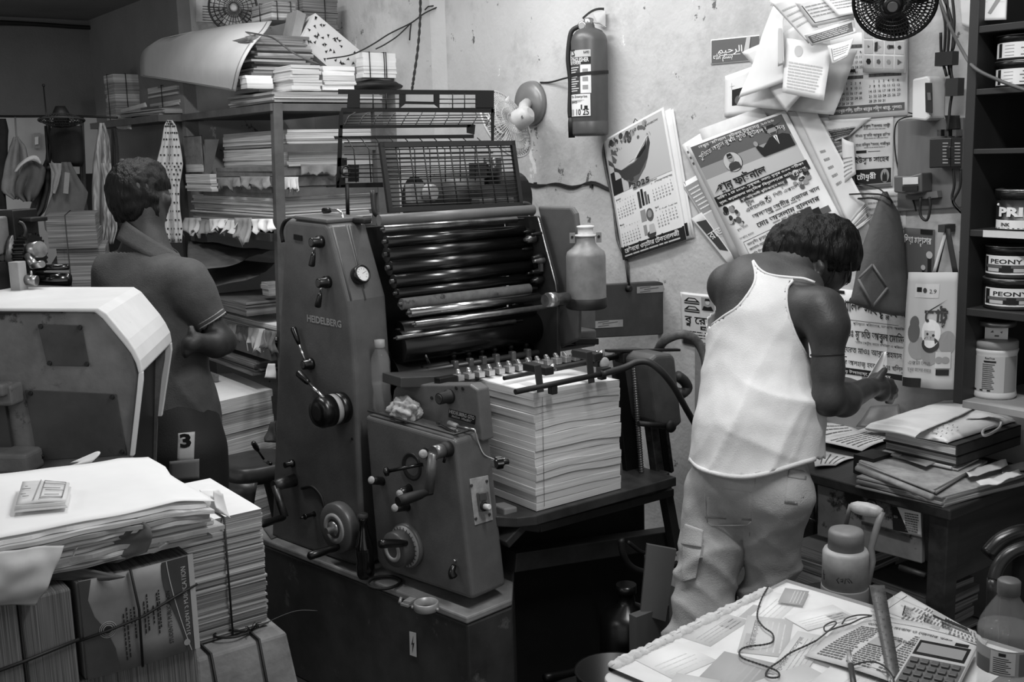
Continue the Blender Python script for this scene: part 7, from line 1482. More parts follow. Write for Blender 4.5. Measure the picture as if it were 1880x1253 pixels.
# ---- lower posters
s = wsheet([(1249, 536), (1330, 544), (1334, 642), (1252, 630)], .004, base=0, curl=lambda u, v: .003 * math.sin(u * 4)); s.rect(.04, .02, .98, .96, 6, 1, 2); s.text('ব্লু রেন্ট-', .1, .42, .2, 1, width=.72, beng=True, bold=.01)
for v in (.84, .68): s.poly([(.1, v), (.2, v + .07), (.36, v + .07), (.46, v), (.45, v - .05), (.1, v - .05)], 1, 2); s.poly([(.18, v + .01), (.22, v + .05), (.36, v + .05), (.4, v + .01)], 4, 3); s.rect(.1, v - .03, .46, v - .01, 3, 3)
s.rect(.5, .7, .78, .94, 3, 2); s.disc(.64, .85, .05, 4, 3); s.poly([(.58, .88), (.6, .92), (.68, .92), (.7, .88)], 1, 4); s.poly([(.52, .7), (.76, .7), (.72, .78), (.64, .76), (.56, .78)], 1, 4); s.rect(.46, .31, .95, .38, 1, 2, 2); s.text('নতুন গাড়ি সহ', .5, .325, .045, 0, width=.42, beng=True, l=3); s.lines(.15, .12, .9, .28, 3, 1, 3, .4); s.poly([(.04, .2), (.4, .06), (1, .1), (1, 0), (.04, 0)], 1, 2); s.text('০১৭১৮৫', .5, .03, .05, 0, width=.4, beng=True, l=3); s.done('rental_poster', 'small car rental poster left of the bending person\'s shoulder', 'poster')
s = wsheet([(1476, 522), (1668, 545), (1668, 742), (1476, 712)], .003, base=0, curl=lambda u, v: .004 * math.sin(u * 5), nu=12)
s.rect(.2, .955, .42, .985, 1, 2); s.text('মা খালিদ সাইফুল্লাহ আ', .3, .80, .14, 1, width=.7, beng=True, bold=.02); s.rect(.3, .715, 1, .72, 2, 1, 2); s.text('প্রতিষ্ঠাতা পরিচালক, মাদরাসা আরাবিয়া', .5, .68, .03, 1, width=.48, beng=True)
s.text('রত মাওঃ মুফতি আব্দুল মোমিন', .3, .56, .095, 1, width=.68, beng=True, bold=.012); s.text('খতীব কেন্দ্রীয় জামে মসজিদ ও পরিচালক', .52, .505, .03, 1, width=.46, beng=True); s.text('হাজ্ব হযরত মাওঃ আব্দুর রহমান সা', .3, .41, .075, 1, width=.7, beng=True, bold=.006); s.text('জনাব আলহাজ্ব হযরত মাওঃ খলিলুর', .34, .29, .065, 1, width=.64, beng=True, bold=.004); s.rect(.3, .2, 1, .26, 1, 2, 3); s.text('স্থানীয় উলামায়ে কেরাম বৃন্দ', .34, .21, .04, 0, width=.5, beng=True, l=4)
s.disc(.42, .08, .09, 2, 2, 2.4); s.text('দলে দলে যোগ দিন', .34, .09, .035, 0, width=.26, beng=True, l=4); s.text('পরের দেশ বলি', .34, .045, .035, 0, width=.24, beng=True, l=4); s.rect(.72, .02, .99, .17, 1, 2); s.lines(.74, .04, .97, .15, 4, 0, 4, .5, l=4)
s.done('large_notice', 'large text poster on the wall beyond the bending person\'s arm', 'poster')
s = wsheet([(1660, 418), (1716, 422), (1714, 520), (1660, 512)], .006, base=2); s.text('দিয়া মাদ্রাসার', .02, .72, .17, 0, width=.9, beng=True, bold=.02, l=3); s.rect(.55, .9, .95, .99, 1, 2); s.rect(.8, .1, .92, .5, 1, 2); s.disc(.86, .52, .07, 4, 3); s.rect(.62, .1, .7, .25, 1, 2); s.disc(.66, .27, .05, 4, 3); s.done('madrasa_poster', 'dark grey poster with white lettering behind the shopping bag', 'poster')
s = wsheet([(1580, 350), (1660, 345), (1664, 420), (1600, 430)], .003, base=6); s.lines(.1, .1, .9, .9, 6, 3, 9, .3); s.done('old_notice', 'old pale notice behind the dark hanging bag\'s top', 'poster')
# dark diamond-patched bag on a wire hook
bagD = G('bag_dark', .30, .75, var=.04, scale=9, bump=.3, bscale=35)
db = empty('hanging_bag', wq(1614, 580, .06), 'dark cloth bag with a diamond patch hanging on the wall', 'bag')
sack('body', [(352, 1622, 1630), (368, 1612, 1638), (392, 1603, 1652), (430, 1592, 1660), (480, 1576, 1664), (530, 1565, 1667), (556, 1560, 1668), (572, 1600, 1668), (580, 1640, 1664)], q(1614, 480, X=W - .07).copy() and (q(1614, 480, X=W - .075) - EYE).dot(FW), .1, bagD, None, None, .012, 7, 2.0, db)
DB = (q(1614, 500, X=W - .075) - EYE).dot(FW) - .062
m = M(); pts = [q(*p, D=DB) for p in ((1602, 486), (1630, 528), (1603, 562), (1576, 512))]
for i in range(4): a, b = pts[i], pts[(i + 1) % 4]; m.tube([a, b], .0035, 6)
obj('diamond_patch', m, G('patch_trim', .42, .7), db)
m = M(); m.tube([wq(1560, 357, .03), wq(1590, 356, .08), wq(1620, 358, .1), wq(1634, 366, .09), wq(1638, 372, .06)], .0028, 6, smooth=5); m.tube([wq(1572, 365, .02), wq(1600, 364, .05), wq(1618, 368, .08)], .003, 6, smooth=5); m.tube([wq(1572, 336, .01), wq(1610, 345, .04), wq(1630, 360, .08)], .002, 6, smooth=5); obj('wire_hook', m, BLACKM, db)
# shopping bag with fruit print
sb = empty('shopping_bag', wq(1706, 714, .05), 'pale shopping bag printed with fruit hanging beside the shelf unit', 'bag')
SBX = .05
def sbs(px, th=.0012, base=4, o=SBX): return Sheet([q(x, y, X=W - o - (.03 if y > 600 else 0)) for x, y in px], th=th, base=base, curl=lambda u, v: .012 * math.sin(u * 3.1) * (1 - .5 * v) + .004 * math.sin(u * 11 + v * 3), nu=14, nv=12)
s = sbs([(1668, 500), (1760, 500), (1752, 716), (1656, 708)])
s.rect(.16, .78, .66, .9, 6, 1, 2); s.rect(.2, .83, .32, .87, 1, 2); s.disc(.4, .845, .022, 5, 2); s.text('2.9', .5, .82, .05, 1); s.text('স্লোট', .42, .58, .14, 5, width=.42, beng=True, bold=.05, l=3)
for u, v, r_, mi, sx in ((.2, .48, .09, 2, .6), (.2, .56, .06, 2, .7), (.55, .48, .12, 0, .75), (.55, .38, .07, 5, 1.2), (.55, .45, .1, 0, .8), (.5, .47, .012, 5, 1), (.62, .46, .012, 5, 1), (.85, .4, .1, 3, .7), (.3, .34, .1, 3, .9), (.55, .28, .08, 3, 1)): s.disc(u, v, r_, mi, 1 + (mi != 3), sx)
s.rect(.68, .18, .92, .32, 6, 3); s.disc(.74, .25, .03, 3, 4); s.disc(.84, .25, .03, 3, 4); s.rect(.7, .12, .9, .17, 1, 3); s.text('একটা লেখা', .14, .2, .045, 2, width=.45, beng=True, l=4); s.text('মধুর ফলের বাজার', .14, .14, .045, 2, width=.48, beng=True, l=4); s.rect(.02, .0, .4, .08, 1, 2)
s.done('front', None, None, parent=sb)
s = Sheet([q(x, y, X=W - .012) for x, y in ((1672, 502), (1762, 502), (1756, 714), (1660, 706))], base=4); s.done('back', None, None, parent=sb)
m = M()
for x0, x1 in ((1714, 1745), (1718, 1752)): m.sheet(lambda u, v, x0=x0: q(1738 + (x0 - 1738) * u - 3 + 6 * v, 420 + 82 * u, X=W - .035 - .012 * (x0 == 1714)), 6, 2, .0015, 0 if x0 == 1714 else 1)
m.sheet(lambda u, v: q(1738 + (1753 - 1738) * u - 4 + 10 * v, 420 + 82 * u, X=W - .05), 6, 2, .0015, 1); m.rbox(wq(1738, 419, .03), (.05, .02, .02), 0, 1); obj('handle', m, [PAPER, G('bag_strap', .2, .7)], sb)
# ================================================================ ink shelf, desk and the things on it
SH_ = G('shelf_wood_dark', .15, .55, var=.04, scale=4, stretch=(1, 1, .3)); XC = 2.42
cab = empty('shelf_unit', (2.57, 1.2, .97), 'dark wooden shelf unit holding ink tins at the right edge', 'shelf')
zt_ = 2.15; zb_ = q(1748, 740, X=XC).z
m = M(); m.box((XC, 1.432, zb_), (2.725, 1.456, zt_)); obj('side_board', m, SH_, cab, .002)
m = M(); m.box((2.70, .75, zb_), (2.725, 1.432, zt_)); obj('back_board', m, G('shelf_back', .10, .7, var=.02), cab)
SZ = {}
for i, (y, th) in enumerate(((44, .016), (161, .014), (273, .012), (424, .016), (572, .018), (747, .018))):
    z = q(1830, y, X=XC).z; SZ[i] = z; m = M(); m.box((XC + .002, .75, z - th), (2.70, 1.432, z)); obj('shelf', m, [SH_, PGREY][i == 5], cab, .0015)
m = M(); a = q(1806, 432, X=XC); m.par(a + V((-.002, 0, -.004)), q(1892, 436, X=XC) - a, (-.0015, 0, 0), (0, 0, .016)); obj('shelf_strip', m, PAPER, cab, label='white paper strip on the shelf edge')
m = M(); m.cyl(q(1854, 150, X=2.69), q(1843, 600, X=2.69), .0035); obj('back_strip', m, STEELD, cab)
XT = 2.50
def tin(cx, zi, yt, rp, label, kind, zoff=0.0, rot=0.0):
    base = q(cx, 500, X=XT); z0 = SZ[zi] + zoff if zi is not None else zoff; c = V((XT, q(cx, 300 if zi in (1,) else 500, X=XT).y, z0 + .001)); t_ = EYE - c; t_.z = 0; t_.normalize(); r_ = t_.cross(V((0, 0, 1))); r_ = r_ if r_.dot(RT) > 0 else -r_
    D_ = (c - EYE).dot(FW); r = rp * D_ / F; h = q(cx, yt, P=(c, t_)).z - c.z
    o = empty('ink_tin', c, label, 'ink tin'); m = M(); m.lathe(c, (0, 0, 1), [(r * .96, 0), (r * .97, .004), (r * .955, .006), (r * .955, h * .74)], 36); obj('tin_body', m, G('tin_dark', .12, .35, spec=.6), o)
    m = M(); m.lathe(c, (0, 0, 1), [(r * .96, h * .74), (r * 1.02, h * .78), (r * 1.03, h * .93), (r * 1.0, h * .96)], 36, 0); m.lathe(c, (0, 0, 1), [(r * 1.01, h * .95), (r * 1.02, h * .985), (r * .9, h), (r * .85, h * .97)], 36, 1); obj('lid', m, [BLACK, G('lid_metal', .55, .3, metal=.8)], o)
    f = lambda a, v, o_=.0008: c + (t_ * math.cos(a) + r_ * math.sin(a)) * (r * .957 + o_) + V((0, 0, v * h))
    m = M()
    def band(a0, a1, v0, v1, mi, o_): m.grid(lambda u, v: f(a0 + (a1 - a0) * u, v0 + (v1 - v0) * v, o_), 12, 1, mi)
    def tx(t, a, v, s_, wa, mi, bold=.02): vs_, fs_ = glyphs(t, bold); x0, x1 = min(p.x for p in vs_), max(p.x for p in vs_); m.add([f(a + (p.x - x0) / (x1 - x0) * wa, v + p.y * s_, .0022) for p in vs_], fs_, mi)
    if kind == 'peony':
        band(-1.25 + rot, 1.2 + rot, .12, .70, 0, .0008); band(-1.2 + rot, 1.15 + rot, .18, .66, 1, .0012); band(-.95 + rot, .75 + rot, .42, .66, 0, .0016); band(-1.05 + rot, 1.1 + rot, .32, .41, 2, .0016); band(-.95 + rot, -.4 + rot, .2, .31, 4, .0016); band(.15 + rot, .95 + rot, .2, .31, 4, .0016); band(-.28 + rot, .05 + rot, .18, .4, 1, .0018); tx('PEONY', -.78 + rot, .46, .19, 1.25, 1)
    elif kind == 'pride':
        band(-1.3, 1.3, .02, .24, 0, .0008); tx('PRIDE', -1.0, .34, .30, 2.0, 0, .05); tx('INK', -.85, .09, .12, .4, 1); band(.4, 1.0, .1, .16, 3, .0016); m.lathe(f(-1.12, .62), t_, [(.003, 0), (.003, .0005)], 8, 0)
    else:
        band(-1.35, 1.3, .08, .68, 0, .0008); band(-1.1, -.9, .1, .66, 1, .0012)
        for k in range(4): band(-.75, -.35, .16 + k * .13, .18 + k * .13, 3, .0012); band(-.1 + .1 * (k % 2), .5, .16 + k * .13, .2 + k * .13, 2, .0012)
    obj('label', m, PM, o); return o, h
t1, h1 = tin(1869, 1, 112, 47, 'lower white-labelled ink tin on the second shelf', 'white'); tin(1869, 1, 65, 47, 'upper white-labelled ink tin on the second shelf', 'white', h1 + .001)
tin(1872, 3, 346, 47, 'ink tin lettered PRIDE on the middle shelf', 'pride')
t1, h1 = tin(1860, 4, 508, 50, 'lower PEONY ink tin of the stacked pair', 'peony', 0, .1); tin(1858, 4, 449, 47, 'upper PEONY ink tin of the stacked pair', 'peony', h1 + .001, -.1)
# plastic jar, small carton and lid on top
c = V((2.52, q(1827, 660, X=2.52).y, SZ[5] + .001)); t_ = EYE - c; t_.z = 0; t_.normalize(); r_ = t_.cross(V((0, 0, 1))); r_ = r_ if r_.dot(RT) > 0 else -r_; D_ = (c - EYE).dot(FW); jr = 38 * D_ / F; jh = q(1822, 622, P=(c, t_)).z - c.z
jar = empty('plastic_jar', c, 'white plastic jar with a printed label on the lowest ink shelf', 'jar'); JW = G('jar_white', .86, .35)
m = M(); m.lathe(c, (0, 0, 1), [(jr * .97, 0), (jr * 1.03, .006), (jr * 1.0, .014), (jr * .98, .02), (jr * .97, jh * .75), (jr * 1.0, jh * .8), (jr * 1.03, jh * .84), (jr * .95, jh * .86)], 36); obj('jar_body', m, JW, jar)
m = M(); m.lathe(c, (0, 0, 1), [(jr * 1.0, jh * .86), (jr * 1.0, jh * .97), (jr * .95, jh)], 36); obj('jar_lid', m, G('lid_grey', .6, .4), jar)
f = lambda a, z, o_=.001: c + (t_ * math.cos(a) + r_ * math.sin(a)) * (jr * .98 + o_) + V((0, 0, z * jh)); m = M()
def band(a0, a1, v0, v1, mi, o_=.001): m.grid(lambda u, v: f(a0 + (a1 - a0) * u, v0 + (v1 - v0) * v, o_), 8, 1, mi)
band(-1.4, .45, .12, .74, 4); band(.45, 1.2, .12, .74, 3)
for k in range(13): band(-.55, .0 - .05 * (k % 3), .18 + k * .035, .195 + k * .035, 2, .002)
band(-.5, .05, .64, .67, 1, .002); band(-1.3, -1.1, .2, .6, 2, .002)
for k in range(3): band(-1.0 + .35 * k, -.85 + .35 * k, .14, .165, 1, .002)
vs_, fs_ = glyphs('RoxTrue', .02); m.add([f(-.45 + p.x * .12, .70 + p.y * .045, .002) for p in vs_], fs_, 1); obj('label', m, PM, jar)
m = M(); cz = c + V((0, 0, jh + .001)); m.par(cz - r_ * .026 - t_ * .012, r_ * .052, t_ * .024, (0, 0, .03)); a = cz - r_ * .026 + t_ * .0122; m.prism([a + r_ * .012 + V((0, 0, .016)), a + r_ * .018 + V((0, 0, .022)), a + r_ * .02 + V((0, 0, .016))], t_ * .0003, 1); m.par(a + r_ * .022 + V((0, 0, .006)), r_ * .01, t_ * .0003, (0, 0, .004), 1); m.prism([a + r_ * .034 + V((0, 0, .018)), a + r_ * .04 + V((0, 0, .02)), a + r_ * .038 + V((0, 0, .014))], t_ * .0003, 1); obj('carton', m, [WHITE, INKG], label='small white carton standing on the plastic jar', cat='box')
m = M(); m.lathe(cz + V((0, 0, .0315)), (0, 0, 1), [(.04, 0), (.045, .003), (.045, .012), (.042, .014)], 28); obj('jar_lid', m, G('lid_metal', .55, .3, metal=.8), label='metal lid lying on the small white carton', cat='lid')
m = M(); a = q(1803, 42, X=2.44); s = Sheet([q(*p, X=2.445) for p in ((1799, -8), (1848, -8), (1846, 36), (1800, 38))], base=0, th=.004); s.poly([(.3, .3), (.42, .25), (.85, .95), (.7, 1)], 3); s.rect(.08, .75, .3, .755, 1); s.rect(.7, .75, .95, .755, 1); s.done('printed_card', 'white printed card standing on the top ink shelf', 'card')
s = wsheet([(1762, -5), (1784, -10), (1780, 52), (1766, 46)], .02, base=0, th=.002); s.done('paper_tag', 'paper tag hanging between the wires and the shelf unit', 'paper sheet')
# ---- desk
DW_ = G('desk_wood', .17, .5, var=.06, scale=4, stretch=(.6, 6, 6)); DX, DY0, DY1 = 2.262, 1.355, 2.12
desk = empty('desk', (2.5, 1.75, 0), 'dark worn wooden desk against the wall under the posters', 'desk')
m = M(); m.prism([(DX, DY0, .722), (2.73, DY0, .722), (2.73, DY1, .722), (DX, DY1, .722)], (0, 0, .028)); obj('desk_top', m, DW_, desk, .004)
for x, y in ((DX + .012, DY0 + .012), (2.67, DY0 + .012), (DX + .012, DY1 - .062), (2.67, DY1 - .062)):
    m = M(); m.box((x, y, 0), (x + .05, y + .05, .722)); obj('leg', m, DW_, desk, .003)
m = M(); m.box((DX + .06, DY0 + .02, .55), (2.68, DY0 + .04, .72)); obj('side_panel', m, DW_, desk)
m = M(); m.box((DX + .03, DY0 + .062, .655), (DX + .05, DY1 - .06, .72)); obj('apron', m, DW_, desk)
dp = [q(*p, X=DX + .022) for p in ((1692, 940), (1692, 1036), (1500, 984), (1500, 890))]; m = M(); m.prism(dp, (.016, 0, 0)); dr_ = obj('drawer', m, G('drawer_front', .44, .55, var=.1, scale=6, spots=(.14, .56, 8)), desk, .003)
m = M(); m.lathe(q(1601, 926, X=DX + .02), (-1, 0, 0), [(.014, 0), (.014, .004), (.007, .006)], 18); obj('lock', m, STEELD, dr_)
s = Sheet([q(*p, X=DX + .019) for p in ((1638, 930), (1690, 938), (1692, 987), (1640, 974))], base=0, th=.001); s.poly([(.0, .0), (.55, .05), (.18, 1), (0, 1)], 1, 1); s.lines(.45, .1, .95, .85, 8, 2, 3, .5, l=2); s.text('SEO', .06, .55, .14, 3, width=.14, l=3); s.done('printed_label', None, None, mats=PM, parent=dr_)
m = M(); m.prism([q(*p, X=DX + .02) for p in ((1584, 957), (1672, 982), (1672, 987), (1584, 962))], (-.006, 0, 0)); obj('pull_strip', m, STEELD, dr_)
m = M(); pts = [q(*p, X=DX + .02) for p in ((1478, 898), (1498, 903), (1498, 957), (1480, 950))]; bar = [(0, 1), (1, 2), (2, 3), (3, 0)]
for i, j in bar: m.tube([pts[i], pts[j]], .003, 6)
obj('label_frame', m, STEELD, desk)
m = M(); m.tube([q(1652, 1042, X=DX + .03), q(1700, 1058, X=DX + .03)], .008, 6); m.box((DX + .05, DY0 + .06, .30), (2.66, DY1 - .06, .32)); obj('lower_shelf', m, DW_, desk)
# dark odds and ends under the desk
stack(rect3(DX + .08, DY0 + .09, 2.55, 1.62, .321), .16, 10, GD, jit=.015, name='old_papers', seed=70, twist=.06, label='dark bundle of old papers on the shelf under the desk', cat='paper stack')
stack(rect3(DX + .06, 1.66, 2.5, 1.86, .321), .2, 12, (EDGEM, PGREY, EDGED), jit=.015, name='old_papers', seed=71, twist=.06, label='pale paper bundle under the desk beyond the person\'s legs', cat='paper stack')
m = M(); c = V((2.12, 1.42, 0)); m.box((2.06, 1.28, 0), (2.22, 1.5, .50)); obj('wooden_block', m, G('block_wood', .16, .7, var=.05), bevel=.006, label='dark wooden block on the floor in front of the desk', cat='block')
# ---- papers on the desk
def dsh(px, z, base, lb, name='loose_sheet', lines=5, curl=None, extra=None):
    s = Sheet([q(x, y, Z=z) for x, y in px], n=V((0, 0, 1)), base=base, curl=curl or (lambda u, v: .004 + .004 * math.sin(u * 4 + v * 2))); s.lines(.1, .12, .9, .85, lines, 2, lines, .22)
    if extra: extra(s)
    return s.done(name, lb, 'paper sheet')
dsh([(1488, 778), (1552, 776), (1580, 792), (1500, 818)], .7515, 6, 'half-hidden grey sheet on the desk behind the person\'s hip', lines=3)
dsh([(1497, 814), (1600, 783), (1642, 806), (1582, 831)], .757, 6, 'folded letter lying open on the desk by the person\'s elbow', lines=6)
dsh([(1496, 862), (1492, 824), (1573, 841), (1534, 858)], .7515, 6, 'sheet lying at the desk\'s edge beside the person\'s waist', lines=4)
def padpx(px, z, th, n, mats, name, lb, seed, jit=.004, cat='paper stack', twist=.02): return stack([q(x, y, Z=z) for x, y in px], th, n, mats, jit=jit, name=name, seed=seed, label=lb, cat=cat, twist=twist)
NEWS = G('newsprint', .62, .85, var=.09, scale=22)
NE = (EDGEM, NEWS, EDGEM)
padpx([(1570, 893), (1728, 932), (1885, 888), (1705, 845)], .7505, .026, 6, NE, 'newspaper_pile', 'bottom pile of folded newspapers at the desk\'s near corner', 80, .01, twist=.05)
padpx([(1576, 856), (1714, 911), (1810, 855), (1650, 822)], .778, .014, 3, NE, 'folded_newspaper', 'folded newspaper with rolled spine lying over the bottom pile', 81, .006, twist=.03)
m = M(); a, b = q(1574, 860, Z=.785), q(1712, 914, Z=.785); m.tube([a, b], .008, 10); m.tube([a + V((.008, 0, .012)), b + V((.008, 0, .012))], .003, 6); obj('paper_roll', m, NEWS, label='rolled newspaper spine along the front of the pile', cat='newspaper')
padpx([(1640, 842), (1752, 866), (1790, 846), (1680, 822)], .793, .010, 3, (EDGE, WHITE, EDGEM), 'letter_stack', 'thin stack of letters between the newspapers and dark books', 82, .008)
crumple([q(1650, 838, Z=.805), q(1700, 858, Z=.805), q(1728, 842, Z=.807), q(1672, 824, Z=.807)], 8, 6, .004, PGREY, 'envelope', 3.0, label='grey envelope poking out under the dark books', cat='envelope')
for k, (px, lb) in enumerate((([(1780, 876), (1850, 856), (1846, 846), (1772, 866)], 'crumpled paper strip on the newspapers at the right'), ([(1800, 896), (1876, 872), (1870, 862), (1792, 886)], 'second paper strip lower on the newspapers at the right'), ([(1840, 868), (1884, 862), (1884, 850), (1836, 856)], 'rolled papers at the right end of the pile'))):
    crumple([q(x, y, Z=.795 - .006 * k) for x, y in px], 10, 5, .008, [PAPER, WHITE, PGREY][k], 'paper_strip', 5.0 + k, label=lb, cat='paper sheet', fs=18)
bb = q(1757, 862, Z=.80); t2 = V((EYE.x - bb.x, EYE.y - bb.y, 0)).normalized(); zat = lambda y: q(1757, y, P=(bb, t2)).z
BK = G('book_cloth', .17, .7, var=.04, scale=12)
def book(z0, z1, lb, nm, dx=0.0, ln=.42):
    o = empty('ledger_book', (bb.x + .2, bb.y + .12, z0), lb, 'book'); x0, y0_ = bb.x + dx, bb.y; x1, y1_ = min(x0 + ln, 2.715), y0_ + .21
    m = M(); m.box((x0, y0_, z0), (x1, y1_, z0 + .003)); m.box((x0, y0_, z1 - .003), (x1, y1_, z1)); m.box((x0, y0_, z0), (x1, y0_ + .004, z1)); obj('cover', m, BK, o, .001)
    m = M(); m.box((x0 + .004, y0_ + .0045, z0 + .0032), (x1 - .004, y1_ - .005, z1 - .0032)); obj('pages', m, [EDGEM, EDGE][nm], o)
zA, zB2, zC = zat(861) + .006, zat(839), zat(818)
book(zA, zB2 - .0005, 'lower dark-bound ledger on the papers on the desk', 0); book(zB2, zC, 'upper dark-bound ledger beneath the white plastic bag', 1, -.004)
m = M(); a = q(1612, 800, Z=.80); m.box((2.34, 1.62, .7515), (2.42, 1.68, zB2 - .03)); obj('small_box', m, BLACKM, label='small dark box in shadow under the white plastic bag', cat='box')
# white plastic bag folded on the books
PB = G('plastic_white', .84, .35, var=.03, scale=14); pz = zC + .004
bag = empty('plastic_bag', (bb.x + .15, bb.y + .1, zC), 'white printed plastic bag folded on top of the ledgers', 'bag')
QB = lambda px, z: [q(x, y, Z=z) for x, y in px]
lo4 = QB([(1596, 787), (1740, 813), (1868, 772), (1760, 734)], pz); m = M()
def bagf(u, v): p = lo4[0].lerp(lo4[1], u).lerp(lo4[3].lerp(lo4[2], u), v); e = min(u, 1 - u, v, 1 - v); return p + V((0, 0, .016 * min(1, e * 7) ** .6 + .005 * nz(p, 14, 2) * min(1, e * 8)))
m.sheet(bagf, 26, 22, .002)
obj('bag_body', m, PB, bag)
top4 = QB([(1598, 778), (1690, 796), (1808, 744), (1746, 731)], pz + .022); m = M()
def tf4(u, v): p = top4[0].lerp(top4[1], u).lerp(top4[3].lerp(top4[2], u), v); return p + V((0, 0, .005 * math.sin(u * 2.6) + .003 * nz(p, 16, 4) + .014 * max(0, v - .8) * 5 * u))
m.sheet(tf4, 20, 16, .0012); m.grid(lambda u, v: tf4(u, 0) + V((-.012 * math.sin(math.pi * v), 0, 0)) - (top4[1] - top4[0]).cross(V((0, 0, 1))).normalized() * (-.011 * math.sin(math.pi * v)) - V((0, 0, .02 * v)), 16, 6); o = obj('folded_flap', m, PB, bag)
m = M(); g0 = QB([(1706, 800), (1712, 806), (1740, 778)], pz + .0215)
e1 = (g0[2] - g0[0]).normalized(); e2 = (g0[1] - g0[0]).normalized()
m.lathe(q(1714, 796, Z=pz + .0205), (0, 0, 1), [(.009, 0), (.009, .0006)], 14, 1)
for k in range(4):
    for j in range(4): m.par(q(1702 + j * 10 + k * 8, 790 + k * 4 - j * 5.5, Z=pz + .0208), e1 * .010, e2 * .004, (0, 0, .0005), 0)
obj('printing', m, [INKG, INKM], bag)
m = M(); m.tube([q(*p, Z=pz + .01) for p in ((1770, 772), (1800, 770), (1834, 772), (1836, 784), (1820, 796), (1806, 800), (1806, 790), (1826, 782))], .0035, 6, smooth=5); obj('bag_handle', m, PB, bag)
crumple(QB([(1772, 768), (1826, 768), (1864, 774), (1796, 750)], pz + .02), 10, 8, .008, PB, 'bag_top', 6.0, parent=bag, fs=16)
# clear sheet standing between desk and wall
crumple([q(1570, 782, X=2.66), q(1660, 784, X=2.66), q(1650, 742, X=2.72), q(1596, 744, X=2.72)], 10, 8, .012, G('dull_film', .36, .4, var=.05), 'plastic_sheet', 2.0, label='dull creased plastic sheet behind the white plastic bag', cat='plastic sheet')
# ---- insulated jug on a hidden stool
jc = q(1550, 1112, D=2.32); jD = 2.32; jc = V((jc.x, jc.y, q(1550, 1108, D=2.32).z)); t_ = EYE - jc; t_.z = 0; t_.normalize(); jz = lambda y: q(1550, y, P=(jc, t_)).z; px_ = jD / F
m = M(); z0 = jc.z - .003
for k in range(4): a = math.pi / 4 + k * math.pi / 2; m.tube([(jc.x + math.cos(a) * .13, jc.y + math.sin(a) * .13, 0), (jc.x + math.cos(a) * .10, jc.y + math.sin(a) * .10, z0 - .02)], .016, 8)
m.lathe(V((jc.x, jc.y, z0 - .022)), (0, 0, 1), [(.13, 0), (.13, .02), (.12, .022)], 28); obj('low_stool', m, BLACKM, label='low dark stool carrying the insulated jug behind the white table', cat='stool')
jug = empty('insulated_jug', jc, 'pale insulated jug with a big carry handle between desk and white table', 'jug')
JG = G('jug_pale', .62, .45, var=.07, scale=14, spots=(.4, .66, 18)); JL = G('jug_lid', .45, .5, var=.04)
m = M(); m.lathe(jc, (0, 0, 1), [(42 * px_, 0), (43 * px_, .006), (42.5 * px_, jz(1076) - jc.z), (42 * px_, jz(1074) - jc.z)], 36); obj('jug_base', m, G('jug_base', .5, .5), jug)
m = M(); m.lathe(jc, (0, 0, 1), [(41 * px_, jz(1076) - jc.z), (41 * px_, jz(1014) - jc.z), (38 * px_, jz(1008) - jc.z), (31 * px_, jz(1006) - jc.z)], 36); jbm = m
m = M(); m.lathe(jc, (0, 0, 1), [(32 * px_, jz(1008) - jc.z), (31.5 * px_, jz(978) - jc.z), (29 * px_, jz(973) - jc.z), (20 * px_, jz(971) - jc.z), (.002, jz(971) - jc.z)], 36); obj('jug_lid', m, JL, jug)
r_ = t_.cross(V((0, 0, 1))); r_ = r_ if r_.dot(RT) > 0 else -r_; fj = lambda a, z: jc + (t_ * math.cos(a) + r_ * math.sin(a)) * (41 * px_ + .0008) + V((0, 0, z - jc.z))
m = M(); zz_ = jz(1052)
for pts in ([(-.25, .006), (-.35, 0), (-.25, -.007)], [(-.18, .002), (-.08, .005), (-.1, -.003), (-.18, -.002), (-.08, 0)], [(.0, -.006), (.02, .006)], [(.05, .004), (.15, .006), (.26, 0), (.3, -.004)], [(.1, .002), (.2, -.004)], [(-1.15, .01), (-1.05, -.01)], [(-1.2, 0), (-1.0, .002)]): jbm.tube([fj(a, zz_ + h) for a, h in pts], .0007, 4, 1)
obj('jug_body', jbm, [JG, INK], jug)
HP_ = lambda x, y, d=0.0: q(x, y, D=2.30 + d); m = M(); m.tube([HP_(1586, 1100), HP_(1602, 1030), HP_(1599, 1005), HP_(1612, 962), HP_(1619, 940)], .0075, 8); m.tube([HP_(1553, 966, .08), HP_(1558, 942, .06), HP_(1562, 928, .05)], .005, 8); hd_ = obj('handle', m, JL, jug)
m = M(); a, b = HP_(1562, 930, .04), HP_(1620, 942); m.lathe(a, b - a, [(.008, 0), (.0135, .012), (.0155, (b - a).length * .5), (.0135, (b - a).length - .012), (.008, (b - a).length)], 16); obj('grip', m, G('grip_pale', .66, .4, var=.1, scale=20), hd_)
